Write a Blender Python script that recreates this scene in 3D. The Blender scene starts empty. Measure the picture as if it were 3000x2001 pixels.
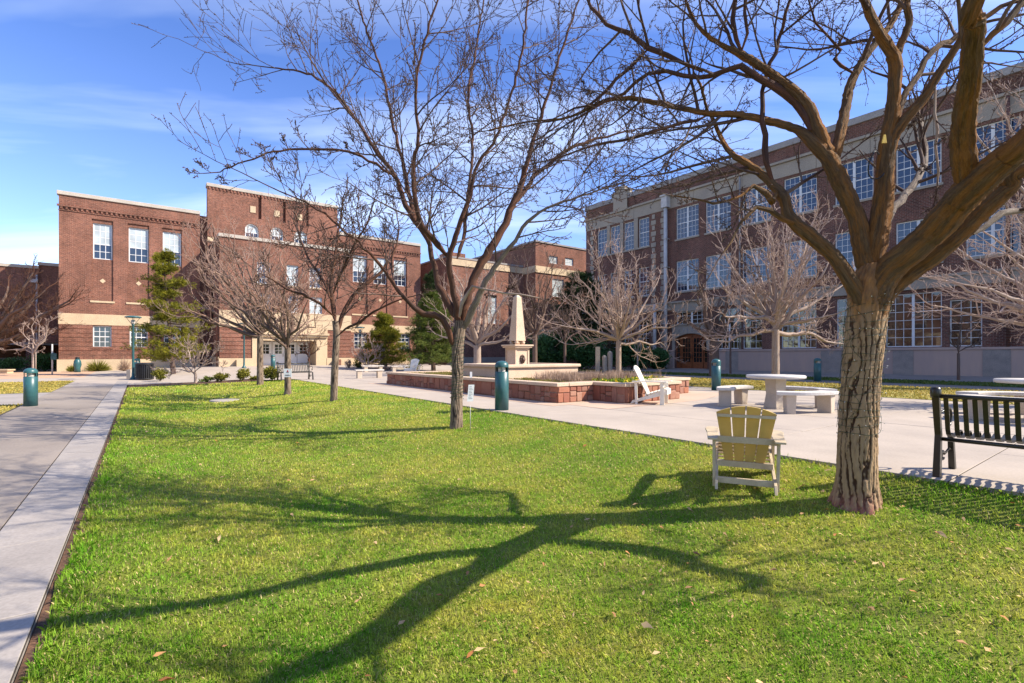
import bpy, bmesh, math, random
import numpy as np
from mathutils import Vector, Matrix, noise as mnoise

SC = bpy.context.scene
# ------------------------------------------------------------------ camera
cam_data = bpy.data.cameras.new("camera")
cam = bpy.data.objects.new("camera", cam_data)
SC.collection.objects.link(cam)
CAMZ, FPX, HZ = 1.22, 1450.0, 1041.0
cam.location = (0, 0, CAMZ)
cam.rotation_euler = (math.radians(90), 0, 0)
cam_data.sensor_width = 36.0
cam_data.lens = 36.0 * FPX / 3000.0
cam_data.shift_y = (HZ - 1000.5) / 3000.0
cam_data.clip_end = 3000
cam_data.clip_start = 0.05
SC.camera = cam
# ------------------------------------------------------------------ light
SUN_DIR = Vector((0.99, -0.12, 0)).normalized()
ELEV = math.radians(39.5)
sun_vec = Vector((SUN_DIR.x * math.cos(ELEV), SUN_DIR.y * math.cos(ELEV), math.sin(ELEV)))
sd = bpy.data.lights.new("sun", 'SUN')
sd.energy = 4.7
sd.angle = math.radians(0.42)
sd.color = (1.0, 0.90, 0.76)
sun = bpy.data.objects.new("sun", sd)
SC.collection.objects.link(sun)
sun.rotation_euler = sun_vec.to_track_quat('Z', 'Y').to_euler()
sun.location = (20, 5, 30)

world = bpy.data.worlds.new("World")
SC.world = world
world.use_nodes = True
wn = world.node_tree
wn.nodes.clear()
def WN(t, **kw):
    n = wn.nodes.new(t)
    for k, v in kw.items():
        setattr(n, k, v)
    return n
w_out = WN('ShaderNodeOutputWorld')
w_bg = WN('ShaderNodeBackground')
w_bg.inputs[1].default_value = 0.135
w_sky = WN('ShaderNodeTexSky', sky_type='NISHITA')
w_sky.sun_disc = False
w_sky.sun_elevation = ELEV
w_sky.sun_rotation = math.atan2(SUN_DIR.x, SUN_DIR.y)
w_sky.air_density = 1.0
w_sky.dust_density = 0.3
w_sky.ozone_density = 2.0
w_sky.altitude = 1500
# clouds: thin cirrus veils in the sky, by direction
w_tc = WN('ShaderNodeTexCoord')
w_sep = WN('ShaderNodeSeparateXYZ')
wn.links.new(w_tc.outputs['Generated'], w_sep.inputs[0])
w_zadd = WN('ShaderNodeMath', operation='ADD'); w_zadd.inputs[1].default_value = 0.12
wn.links.new(w_sep.outputs[2], w_zadd.inputs[0])
w_zmax = WN('ShaderNodeMath', operation='MAXIMUM'); w_zmax.inputs[1].default_value = 0.05
wn.links.new(w_zadd.outputs[0], w_zmax.inputs[0])
w_dx = WN('ShaderNodeMath', operation='DIVIDE'); w_dy = WN('ShaderNodeMath', operation='DIVIDE')
wn.links.new(w_sep.outputs[0], w_dx.inputs[0]); wn.links.new(w_zmax.outputs[0], w_dx.inputs[1])
wn.links.new(w_sep.outputs[1], w_dy.inputs[0]); wn.links.new(w_zmax.outputs[0], w_dy.inputs[1])
w_comb = WN('ShaderNodeCombineXYZ')
wn.links.new(w_dx.outputs[0], w_comb.inputs[0]); wn.links.new(w_dy.outputs[0], w_comb.inputs[1])
w_map = WN('ShaderNodeMapping')
w_map.inputs['Rotation'].default_value = (0, 0, math.radians(-24))
w_map.inputs['Scale'].default_value = (0.33, 1.25, 1.0)
w_map.inputs['Location'].default_value = (3.1, 1.7, 0)
wn.links.new(w_comb.outputs[0], w_map.inputs[0])
w_n1 = WN('ShaderNodeTexNoise'); w_n1.inputs['Scale'].default_value = 0.9; w_n1.inputs['Detail'].default_value = 6
w_n1.inputs['Roughness'].default_value = 0.55; w_n1.inputs['Distortion'].default_value = 0.5
wn.links.new(w_map.outputs[0], w_n1.inputs['Vector'])
w_r1 = WN('ShaderNodeMapRange'); w_r1.inputs[1].default_value = 0.44; w_r1.inputs[2].default_value = 0.82
w_r1.inputs[3].default_value = 0.0; w_r1.inputs[4].default_value = 0.75
wn.links.new(w_n1.outputs[0], w_r1.inputs[0])
# pale band towards the horizon
w_hz = WN('ShaderNodeMapRange'); w_hz.inputs[1].default_value = 0.0; w_hz.inputs[2].default_value = 0.45
w_hz.inputs[3].default_value = 0.10; w_hz.inputs[4].default_value = 0.0
wn.links.new(w_sep.outputs[2], w_hz.inputs[0])
w_mx = WN('ShaderNodeMath', operation='MAXIMUM')
wn.links.new(w_r1.outputs[0], w_mx.inputs[0]); wn.links.new(w_hz.outputs[0], w_mx.inputs[1])
w_hsv = WN('ShaderNodeHueSaturation'); w_hsv.inputs['Saturation'].default_value = 1.2; w_hsv.inputs['Value'].default_value = 1.12
w_hsv.inputs['Hue'].default_value = 0.516
wn.links.new(w_sky.outputs[0], w_hsv.inputs['Color'])
w_mix = WN('ShaderNodeMix', data_type='RGBA')
wn.links.new(w_mx.outputs[0], w_mix.inputs[0])
wn.links.new(w_hsv.outputs[0], w_mix.inputs[6])
w_mix.inputs[7].default_value = (5.6, 6.3, 7.4, 1)
wn.links.new(w_mix.outputs[2], w_bg.inputs[0])
wn.links.new(w_bg.outputs[0], w_out.inputs[0])

SC.view_settings.view_transform = 'Standard'
SC.view_settings.look = 'None'
SC.view_settings.gamma = 1
SC.view_settings.exposure = 0.98
SC.cycles.max_bounces = 6
SC.cycles.diffuse_bounces = 3
SC.cycles.glossy_bounces = 3
SC.cycles.transparent_max_bounces = 6

# ------------------------------------------------------------------ helpers
RZ = math.atan2(0.6, 0.8)          # building frame: x = q (0.8,0.6), y = s (-0.6,0.8)
def W(q, s, z=0.0):
    return Vector((0.8 * q - 0.6 * s, 0.6 * q + 0.8 * s, z))
def QS(x, y):
    return 0.8 * x + 0.6 * y, -0.6 * x + 0.8 * y
def AT(px, py, Y):
    return Vector(((px - 1500) / FPX * Y, Y, CAMZ + (HZ - py) / FPX * Y))
def sm(x, a, b):
    t = max(0.0, min(1.0, (x - a) / (b - a)))
    return t * t * (3 - 2 * t)
def lerp(a, b, t):
    return a + (b - a) * t
def pw(x, pts):
    if x <= pts[0][0]: return pts[0][1]
    for (x0, y0), (x1, y1) in zip(pts, pts[1:]):
        if x <= x1:
            t = (x - x0) / (x1 - x0); t = t * t * (3 - 2 * t) if False else t
            return y0 + (y1 - y0) * t
    return pts[-1][1]
NEARP = [(-0.5, -0.42), (0.2, -0.46), (1.5, -0.50), (2.6, -0.50), (3.8, -0.42), (4.7, -0.29), (5.5, -0.15), (6.0, -0.05), (6.25, -0.035)]
FARP = [(-0.5, -0.30), (0.2, -0.34), (1.5, -0.38), (2.6, -0.33), (3.8, -0.17), (4.7, -0.07), (5.5, -0.045), (6.0, -0.04), (6.25, -0.035)]
def path_z(s):
    return -0.38 + 0.0075 * min(max(s, -10), 34)
def ground(q, s):
    """height of the finished paving / terrain outside the lawn"""
    rise = 0.30 * sm(s, 33, 45)
    a = path_z(s)
    t = sm(q, 0.5, 6.0)
    base = lerp(a, 0.0, t)
    return base + rise * sm(q, -3.5, 3.0) + (0.1 * sm(s, 36, 50)) * (1 - sm(q, -3.5, 3.0))
def lawn_z(q, s):
    t = sm(s, 4.0, 13.5)
    z = lerp(pw(q, NEARP), pw(q, FARP), t)
    e = lerp(path_z(s), -0.035, max(0, min(1, (q + 0.5) / 6.75)))
    e2 = path_z(s) - 0.03
    if q < 0.3:
        z = lerp(e2, z, (q + 0.5) / 0.8)
    f = sm(s, 19, 27)
    return lerp(z, e, f)

def link(o, parent=None):
    SC.collection.objects.link(o)
    if parent is not None:
        o.parent = parent
    return o
def tag(o, label=None, cat=None, group=None, kind=None):
    if label: o['label'] = label
    if cat: o['category'] = cat
    if group: o['group'] = group
    if kind: o['kind'] = kind
    return o
def thing(name, loc=(0, 0, 0), rz=0.0, label=None, cat=None, group=None):
    o = bpy.data.objects.new(name, None)
    o.empty_display_size = 0.2
    o.location = loc
    o.rotation_euler = (0, 0, rz)
    link(o)
    return tag(o, label, cat, group)
def put(name, mesh, parent=None, loc=(0, 0, 0), rot=(0, 0, 0), kind=None, label=None):
    o = bpy.data.objects.new(name, mesh)
    o.location = loc
    o.rotation_euler = rot
    link(o, parent)
    if kind: o['kind'] = kind
    if label: o['label'] = label
    return o
def copy_tree(o, loc=None, rz=None, scale=None):
    r = o.copy(); SC.collection.objects.link(r)
    if loc is not None: r.location = loc
    if rz is not None: r.rotation_euler = (0, 0, rz)
    if scale is not None: r.scale = scale if hasattr(scale, '__len__') else (scale,) * 3
    for ch in o.children:
        c = ch.copy(); SC.collection.objects.link(c); c.parent = r
        for g in ch.children:
            d = g.copy(); SC.collection.objects.link(d); d.parent = c
    return r

class MB:
    def __init__(self):
        self.v = []; self.f = []; self.sm = []
    def add(self, vs, fs, smooth=False):
        n = len(self.v)
        self.v.extend(vs)
        for f in fs:
            self.f.append(tuple(i + n for i in f)); self.sm.append(smooth)
        return self
    def box(self, x0, x1, y0, y1, z0, z1):
        return self.add([(x0, y0, z0), (x1, y0, z0), (x1, y1, z0), (x0, y1, z0), (x0, y0, z1), (x1, y0, z1), (x1, y1, z1), (x0, y1, z1)],
                        [(0, 3, 2, 1), (4, 5, 6, 7), (0, 1, 5, 4), (1, 2, 6, 5), (2, 3, 7, 6), (3, 0, 4, 7)])
    def hexa(self, bottom, top):
        return self.add(list(bottom) + list(top), [(0, 3, 2, 1), (4, 5, 6, 7), (0, 1, 5, 4), (1, 2, 6, 5), (2, 3, 7, 6), (3, 0, 4, 7)])
    def beam(self, p, q, w, h, up=(0, 0, 1)):
        p = Vector(p); q = Vector(q); d = (q - p).normalized(); u = Vector(up)
        if abs(d.dot(u)) > 0.98: u = Vector((1, 0, 0))
        a = d.cross(u).normalized(); b = a.cross(d).normalized()
        a *= w / 2; b *= h / 2
        return self.hexa([p - a - b, p + a - b, q + a - b, q - a - b], [p - a + b, p + a + b, q + a + b, q - a + b])
    def tube(self, pts, rad, n=8, smooth=True, cap=True):
        pts = [Vector(p) for p in pts]
        if not hasattr(rad, '__len__'): rad = [rad] * len(pts)
        k = len(pts); vs = []; prev = None
        for i, p in enumerate(pts):
            d = (pts[min(i + 1, k - 1)] - pts[max(i - 1, 0)]).normalized()
            if prev is None:
                r = Vector((0, 0, 1)) if abs(d.z) < 0.9 else Vector((1, 0, 0))
                a = d.cross(r).normalized()
            else:
                a = (prev - d * prev.dot(d)).normalized()
            prev = a; b = d.cross(a)
            for j in range(n):
                t = 2 * math.pi * j / n
                vs.append(p + (a * math.cos(t) + b * math.sin(t)) * rad[i])
        fs = []
        for i in range(k - 1):
            for j in range(n):
                j2 = (j + 1) % n
                fs.append((i * n + j, i * n + j2, (i + 1) * n + j2, (i + 1) * n + j))
        self.add(vs, fs, smooth)
        if cap:
            m = len(self.v) - len(vs)
            self.f.append(tuple(m + j for j in reversed(range(n)))); self.sm.append(False)
            self.f.append(tuple(m + (k - 1) * n + j for j in range(n))); self.sm.append(False)
        return self
    def lathe(self, prof, n=24, cx=0, cy=0, smooth=True, a0=0.0, a1=2 * math.pi):
        full = abs(a1 - a0 - 2 * math.pi) < 1e-6
        m = n if full else n + 1
        vs = []
        for r, z in prof:
            for j in range(m):
                t = a0 + (a1 - a0) * j / n
                vs.append((cx + r * math.cos(t), cy + r * math.sin(t), z))
        fs = []
        for i in range(len(prof) - 1):
            for j in range(n):
                j2 = (j + 1) % m
                fs.append((i * m + j, i * m + j2, (i + 1) * m + j2, (i + 1) * m + j))
        self.add(vs, fs, smooth)
        return self
    def prism(self, poly, z0, z1, smooth=False):
        n = len(poly)
        vs = [(x, y, z0) for x, y in poly] + [(x, y, z1) for x, y in poly]
        fs = [tuple(reversed(range(n))), tuple(range(n, 2 * n))]
        for i in range(n):
            j = (i + 1) % n
            fs.append((i, j, n + j, n + i))
        return self.add(vs, fs, smooth)
    def mesh(self, name, mat=None):
        me = bpy.data.meshes.new(name)
        me.from_pydata([tuple(v) for v in self.v], [], self.f)
        if mat is not None:
            me.materials.append(mat)
        me.polygons.foreach_set('use_smooth', self.sm)
        me.update()
        return me
    def build(self, name, mat, parent=None, loc=(0, 0, 0), rz=0.0, kind=None, label=None, bevel=0.0):
        me = self.mesh(name, mat)
        if bevel:
            bm = bmesh.new(); bm.from_mesh(me)
            bmesh.ops.remove_doubles(bm, verts=bm.verts, dist=1e-5)
            ed = [e for e in bm.edges if len(e.link_faces) == 2 and e.calc_face_angle(0) > 0.6]
            bmesh.ops.bevel(bm, geom=ed, offset=bevel, segments=2, affect='EDGES', profile=0.6)
            bm.to_mesh(me); bm.free()
        return put(name, me, parent, loc, (0, 0, rz), kind, label)

def np_mesh(name, verts, faces_flat, nper, mat, attrs=None, smooth=False):
    me = bpy.data.meshes.new(name)
    verts = np.asarray(verts, dtype=np.float32)
    faces_flat = np.asarray(faces_flat, dtype=np.int32).ravel()
    nf = len(faces_flat) // nper
    me.vertices.add(len(verts)); me.vertices.foreach_set('co', verts.ravel())
    me.loops.add(len(faces_flat)); me.loops.foreach_set('vertex_index', faces_flat)
    me.polygons.add(nf)
    me.polygons.foreach_set('loop_start', np.arange(0, nf * nper, nper, dtype=np.int32))
    me.polygons.foreach_set('loop_total', np.full(nf, nper, dtype=np.int32))
    if smooth: me.polygons.foreach_set('use_smooth', np.ones(nf, dtype=bool))
    me.update(calc_edges=True)
    for k, a in (attrs or {}).items():
        a = np.asarray(a, dtype=np.float32)
        at = me.attributes.new(k, 'FLOAT' if a.ndim == 1 else 'FLOAT_VECTOR', 'POINT')
        at.data.foreach_set('value' if a.ndim == 1 else 'vector', a.ravel())
    if mat is not None: me.materials.append(mat)
    return me

# ------------------------------------------------------------------ materials
class NT:
    def __init__(self, name):
        self.m = bpy.data.materials.new(name); self.m.use_nodes = True
        self.t = self.m.node_tree; self.t.nodes.clear()
        self.out = self.n('ShaderNodeOutputMaterial')
        self.b = self.n('ShaderNodeBsdfPrincipled')
        self.l(self.b.outputs[0], self.out.inputs[0])
    def n(self, t, **kw):
        n = self.t.nodes.new(t)
        for k, v in kw.items(): setattr(n, k, v)
        return n
    def l(self, a, b): self.t.links.new(a, b)
    def coord(self, which='Object'):
        return self.n('ShaderNodeTexCoord').outputs[which]
    def pos(self):
        return self.n('ShaderNodeNewGeometry').outputs['Position']
    def attr(self, name, out='Vector'):
        a = self.n('ShaderNodeAttribute'); a.attribute_name = name
        return a.outputs[out]
    def mapping(self, vec, scale=(1, 1, 1), loc=(0, 0, 0), rot=(0, 0, 0)):
        m = self.n('ShaderNodeMapping'); m.inputs['Scale'].default_value = scale
        m.inputs['Location'].default_value = loc; m.inputs['Rotation'].default_value = rot
        self.l(vec, m.inputs[0]); return m.outputs[0]
    def noise(self, vec, scale, detail=4, rough=0.55, dist=0.0):
        n = self.n('ShaderNodeTexNoise'); n.inputs['Scale'].default_value = scale
        n.inputs['Detail'].default_value = detail; n.inputs['Roughness'].default_value = rough
        n.inputs['Distortion'].default_value = dist
        if vec is not None: self.l(vec, n.inputs['Vector'])
        return n.outputs[0]
    def rng(self, v, a, b, c=0.0, d=1.0):
        r = self.n('ShaderNodeMapRange')
        for i, x in enumerate((a, b, c, d)): r.inputs[i + 1].default_value = x
        self.l(v, r.inputs[0]); return r.outputs[0]
    def mix(self, f, a, b, mode='MIX'):
        m = self.n('ShaderNodeMix', data_type='RGBA', blend_type=mode)
        for s, v in ((0, f), (6, a), (7, b)):
            if hasattr(v, 'links') or hasattr(v, 'is_linked'): self.l(v, m.inputs[s])
            elif s == 0: m.inputs[0].default_value = v
            else: m.inputs[s].default_value = (v[0], v[1], v[2], 1)
        return m.outputs[2]
    def math(self, op, a, b=0.0):
        m = self.n('ShaderNodeMath', operation=op)
        for i, v in enumerate((a, b)):
            if hasattr(v, 'is_linked'): self.l(v, m.inputs[i])
            else: m.inputs[i].default_value = v
        return m.outputs[0]
    def bump(self, h, strength=0.3, dist=0.01):
        b = self.n('ShaderNodeBump'); b.inputs['Strength'].default_value = strength
        b.inputs['Distance'].default_value = dist
        self.l(h, b.inputs['Height']); self.l(b.outputs[0], self.b.inputs['Normal'])
    def base(self, v):
        if hasattr(v, 'is_linked'): self.l(v, self.b.inputs['Base Color'])
        else: self.b.inputs['Base Color'].default_value = (v[0], v[1], v[2], 1)
    def rough(self, v): self.b.inputs['Roughness'].default_value = v

def pm(name, c1, c2=None, rough=0.85, scale=3.0, bump=0.2, bscale=60.0, bdist=0.004, fine=0.25, space='Object', spec=0.3, metal=0.0):
    t = NT(name)
    vec = t.pos() if space == 'pos' else t.coord(space)
    if c2 is None: c2 = tuple(x * 0.78 for x in c1)
    n1 = t.rng(t.noise(vec, scale, 5), 0.3, 0.7)
    col = t.mix(n1, c1, c2)
    n2 = t.rng(t.noise(vec, bscale, 3), 0.25, 0.75, 1 - fine, 1 + fine)
    col = t.mix(1.0, col, t.rgbf(n2) if False else col, 'MIX') if False else col
    g = t.n('ShaderNodeCombineColor')
    for i in range(3): t.l(n2, g.inputs[i])
    col = t.mix(1.0, col, g.outputs[0], 'MULTIPLY')
    t.base(col); t.rough(rough)
    t.b.inputs['Specular IOR Level'].default_value = spec
    t.b.inputs['Metallic'].default_value = metal
    if bump: t.bump(t.noise(vec, bscale, 4), bump, bdist)
    return t.m

def brick_mat(name, c1, c2, mortar, stain=0.35, bw=0.22, bh=0.075, mort=0.011, stretch=1.0):
    t = NT(name)
    oc = t.coord('Object')
    sp = t.n('ShaderNodeSeparateXYZ'); t.l(oc, sp.inputs[0])
    a = t.math('ADD', sp.outputs[0], sp.outputs[1])
    cb = t.n('ShaderNodeCombineXYZ'); t.l(a, cb.inputs[0]); t.l(sp.outputs[2], cb.inputs[1])
    br = t.n('ShaderNodeTexBrick'); br.offset = 0.5
    br.inputs['Scale'].default_value = 1.0
    br.inputs['Brick Width'].default_value = bw; br.inputs['Row Height'].default_value = bh
    br.inputs['Mortar Size'].default_value = mort; br.inputs['Mortar Smooth'].default_value = 0.2
    br.inputs['Bias'].default_value = -0.1
    br.inputs['Color1'].default_value = (*c1, 1); br.inputs['Color2'].default_value = (*c2, 1)
    br.inputs['Mortar'].default_value = (*mortar, 1)
    t.l(cb.outputs[0], br.inputs['Vector'])
    n1 = t.noise(oc, 0.45, 5, 0.6)
    streak = t.noise(t.mapping(oc, (1.6, 1.6, 0.22)), 1.0, 4, 0.6)
    n3 = t.noise(oc, 9.0, 3, 0.6)
    k = t.rng(n1, 0.3, 0.7, 1 - stain, 1 + stain * 0.6)
    k2 = t.rng(streak, 0.3, 0.7, 0.88, 1.12)
    k3 = t.rng(n3, 0.3, 0.7, 0.72, 1.28)
    kk = t.math('MULTIPLY', t.math('MULTIPLY', k, k2), k3)
    g = t.n('ShaderNodeCombineColor')
    for i in range(3): t.l(kk, g.inputs[i])
    t.base(t.mix(1.0, br.outputs[0], g.outputs[0], 'MULTIPLY'))
    t.rough(0.9); t.b.inputs['Specular IOR Level'].default_value = 0.2
    inv = t.math('SUBTRACT', 1.0, br.outputs[1])
    t.bump(inv, 0.5, 0.008)
    return t.m

M = {}
M['brick_red'] = brick_mat('red_brick', (0.225, 0.082, 0.050), (0.125, 0.046, 0.032), (0.27, 0.175, 0.13))
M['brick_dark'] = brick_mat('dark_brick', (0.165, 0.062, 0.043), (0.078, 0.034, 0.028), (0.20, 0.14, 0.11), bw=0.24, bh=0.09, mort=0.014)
M['limestone'] = pm('limestone', (0.56, 0.43, 0.275), (0.45, 0.345, 0.225), scale=0.8, bscale=25, bump=0.12)
M['limestone_grey'] = pm('grey_stone', (0.34, 0.29, 0.225), (0.26, 0.225, 0.185), scale=0.6, bscale=20, bump=0.12)
M['coping'] = pm('coping_stone', (0.46, 0.41, 0.345), (0.37, 0.33, 0.28), scale=1.2, bscale=20)
M['dark_coping'] = pm('weathered_coping', (0.30, 0.28, 0.26), (0.22, 0.20, 0.19), scale=1.2, bscale=20)
M['frame_white'] = pm('white_window_paint', (0.66, 0.66, 0.65), (0.58, 0.58, 0.57), rough=0.5, bump=0, fine=0.05)
M['door_white'] = pm('white_door_paint', (0.8, 0.82, 0.84), (0.74, 0.76, 0.78), rough=0.45, bump=0, fine=0.05)
M['wood_door'] = pm('varnished_oak', (0.30, 0.10, 0.035), (0.19, 0.055, 0.02), rough=0.45, scale=6, bscale=40)
def stucco():
    t = NT('plinth_stucco')
    oc = t.coord('Object')
    n1 = t.rng(t.noise(t.mapping(oc, (0.16, 0.16, 0.02)), 1.0, 2, 0.4), 0.44, 0.56)
    n2 = t.rng(t.noise(t.mapping(oc, (4, 4, 0.7)), 1.0, 5), 0.3, 0.75)
    c = t.mix(n1, (0.44, 0.31, 0.245), (0.38, 0.275, 0.225))
    c = t.mix(t.math('MULTIPLY', n2, 0.35), c, (0.26, 0.22, 0.22))
    t.base(c); t.rough(0.9); t.bump(t.noise(oc, 40, 4), 0.15, 0.004)
    return t.m
M['stucco'] = stucco()
M['stucco_grey'] = pm('grey_stucco', (0.30, 0.255, 0.22), (0.22, 0.19, 0.17), scale=2.5, bscale=30, bump=0.1)
def glass(name, col, rough=0.04, ior=1.9, var=0.3):
    t = NT(name)
    oc = t.pos()
    n = t.rng(t.noise(oc, 0.9, 3), 0.35, 0.65)
    t.base(t.mix(n, col, tuple(x * (1 - var) for x in col)))
    t.rough(rough); t.b.inputs['IOR'].default_value = ior
    t.bump(t.noise(oc, 1.6, 2), 0.06, 0.02)
    return t.m
M['glass'] = glass('window_glass', (0.018, 0.03, 0.06), ior=1.75)
M['glass_warm'] = glass('window_glass_low', (0.07, 0.045, 0.03), ior=1.75, rough=0.02, var=0.6)  # brown of reflected brick walls put into the base colour
M['glass_blind'] = glass('glass_over_blind', (0.46, 0.52, 0.53), ior=1.5)
M['glass_dark'] = glass('door_glass', (0.02, 0.02, 0.02), ior=1.6)
M['void'] = pm('deep_interior', (0.03, 0.028, 0.027), rough=1, bump=0)
M['concrete'] = pm('pale_concrete', (0.455, 0.385, 0.31), (0.36, 0.305, 0.25), scale=0.9, bscale=35, bump=0.1, fine=0.10, space='pos')
M['concrete_grey'] = pm('grey_concrete', (0.31, 0.262, 0.215), (0.22, 0.185, 0.152), scale=0.55, bscale=30, bump=0.1, fine=0.13, space='pos')
M['concrete_edge'] = pm('edging_concrete', (0.37, 0.33, 0.29), (0.28, 0.25, 0.22), scale=1.3, bscale=40, bump=0.12, fine=0.14, space='pos')
M['concrete_tan'] = pm('tan_concrete', (0.56, 0.41, 0.30), (0.47, 0.335, 0.24), scale=0.7, bscale=30, bump=0.1, fine=0.1, space='pos')
M['paving_orange'] = pm('orange_pavers', (0.55, 0.35, 0.22), (0.48, 0.31, 0.2), scale=0.7, bscale=12, bump=0.1, fine=0.1, space='pos')
M['joint'] = pm('joint_soil', (0.05, 0.04, 0.03), rough=1, bump=0, space='pos')
M['mulch'] = pm('mulch_soil', (0.16, 0.085, 0.05), (0.08, 0.05, 0.035), scale=8, bscale=60, bump=0.6, bdist=0.02, fine=0.4, space='pos')
M['terrain'] = pm('dry_terrain', (0.30, 0.26, 0.2), (0.22, 0.2, 0.14), scale=0.1, bscale=3, space='pos')
M['sandstone'] = None
M['cap'] = pm('sandstone_cap', (0.60, 0.46, 0.33), (0.50, 0.37, 0.26), scale=2.0, bscale=40, bump=0.25)
M['fountain'] = pm('fountain_stone', (0.66, 0.50, 0.36), (0.56, 0.40, 0.28), scale=1.5, bscale=40, bump=0.15)
M['cast_concrete'] = pm('cast_concrete', (0.62, 0.58, 0.52), (0.52, 0.48, 0.43), scale=3, bscale=90, bump=0.25, fine=0.12)
M['cast_tan'] = pm('cast_concrete_tan', (0.55, 0.46, 0.36), (0.46, 0.38, 0.29), scale=3, bscale=90, bump=0.25, fine=0.15)
M['teal'] = pm('teal_metal_paint', (0.032, 0.115, 0.12), (0.022, 0.08, 0.088), rough=0.38, scale=4, bscale=50, bump=0.02, fine=0.08, spec=0.5)
M['lens'] = pm('bollard_reflector', (0.6, 0.56, 0.5), (0.3, 0.27, 0.24), rough=0.3, scale=14, bump=0)
M['black_metal'] = pm('dark_bronze_metal', (0.028, 0.024, 0.015), (0.02, 0.017, 0.011), rough=0.33, bump=0.03, fine=0.1, spec=0.5)
M['black'] = pm('black_paint', (0.02, 0.02, 0.022), (0.013, 0.013, 0.015), rough=0.5, bump=0.05, fine=0.1)
M['grey_metal'] = pm('grey_metal_paint', (0.5, 0.48, 0.46), (0.4, 0.38, 0.36), rough=0.5, bump=0.05, fine=0.1)
M['chair'] = pm('cream_chair_paint', (0.58, 0.47, 0.31), (0.48, 0.38, 0.24), rough=0.5, scale=9, bscale=60, bump=0.1, fine=0.08)
M['chair_white'] = pm('white_chair_paint', (0.80, 0.74, 0.62), (0.72, 0.65, 0.53), rough=0.5, scale=9, bscale=60, bump=0.1, fine=0.08)
def chair_back():
    t = NT('translucent_cream_slat')
    oc = t.coord('Object')
    t.base(t.mix(t.rng(t.noise(oc, 6, 4), 0.3, 0.7), (0.66, 0.50, 0.19), (0.57, 0.42, 0.15)))  # yellow base carries the glow of light passing through the slats
    t.rough(0.5)
    tr = t.n('ShaderNodeBsdfTranslucent'); tr.inputs[0].default_value = (0.85, 0.60, 0.12, 1)
    mx = t.n('ShaderNodeMixShader'); mx.inputs[0].default_value = 0.22
    t.l(t.b.outputs[0], mx.inputs[1]); t.l(tr.outputs[0], mx.inputs[2]); t.l(mx.outputs[0], t.out.inputs[0])
    return t.m
M['chair_back'] = chair_back()
M['sign_white'] = pm('white_sign', (0.82, 0.82, 0.8), (0.78, 0.78, 0.76), rough=0.5, bump=0, fine=0.03)
M['ink'] = pm('printed_ink', (0.06, 0.06, 0.07), rough=0.7, bump=0)
M['red_ink'] = pm('red_print', (0.45, 0.03, 0.03), rough=0.7, bump=0)
M['wire_green'] = pm('green_wire', (0.02, 0.05, 0.025), rough=0.5, bump=0)
M['bulb'] = pm('clear_bulb', (0.75, 0.74, 0.68), rough=0.2, bump=0)
M['yellow'] = pm('yellow_tag', (0.75, 0.5, 0.08), rough=0.5, bump=0)
# ------------------------------------------------------------------ sheets in the (q, s) frame
def sheet(name, q0, q1, s0, s1, zf, mat, dq=0.5, ds=0.5, kind='structure', parent=None, edgef=None, thick=0.0):
    nq = max(1, int(round((q1 - q0) / dq))); ns = max(1, int(round((s1 - s0) / ds)))
    vs = []; fs = []
    for i in range(nq + 1):
        for j in range(ns + 1):
            q = q0 + (q1 - q0) * i / nq; s = s0 + (s1 - s0) * j / ns
            if edgef: q, s = edgef(q, s)
            p = W(q, s, zf(q, s)); vs.append((p.x, p.y, p.z))
    for i in range(nq):
        for j in range(ns):
            a = i * (ns + 1) + j
            fs.append((a, a + ns + 1, a + ns + 2, a + 1))
    me = bpy.data.meshes.new(name); me.from_pydata(vs, [], fs); me.materials.append(mat)
    me.polygons.foreach_set('use_smooth', [True] * len(fs)); me.update()
    return put(name, me, parent, kind=kind)

def in_lawn(q, s):
    return -0.5 < q < 6.25 and s < 27
# terrain: one sheet to the horizon, finer near the camera
def axis_lines(lo, hi, step, far):
    a = list(np.arange(lo, hi + 1e-6, step))
    d = step
    x = lo
    L = []
    while x > -far:
        d *= 1.6; x -= d; L.append(x)
    R = []; d = step; x = hi
    while x < far:
        d *= 1.6; x += d; R.append(x)
    return L[::-1] + a + R
tq = axis_lines(-8, 12, 0.5, 900); ts = axis_lines(-8, 36, 1.0, 900)
tv = []
for q in tq:
    for s in ts:
        z = min(ground(q, s), lawn_z(min(max(q, -0.5), 6.25), s) if -1.2 < q < 6.9 and s < 28 else 9) - 0.12
        tv.append((*W(q, s)[:2], z))
nts = len(ts)
tf = [(i * nts + j, (i + 1) * nts + j, (i + 1) * nts + j + 1, i * nts + j + 1) for i in range(len(tq) - 1) for j in range(nts - 1)]
tme = bpy.data.meshes.new('terrain'); tme.from_pydata(tv, [], tf); tme.materials.append(M['terrain']); tme.update()
put('terrain', tme, kind='structure')

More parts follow.
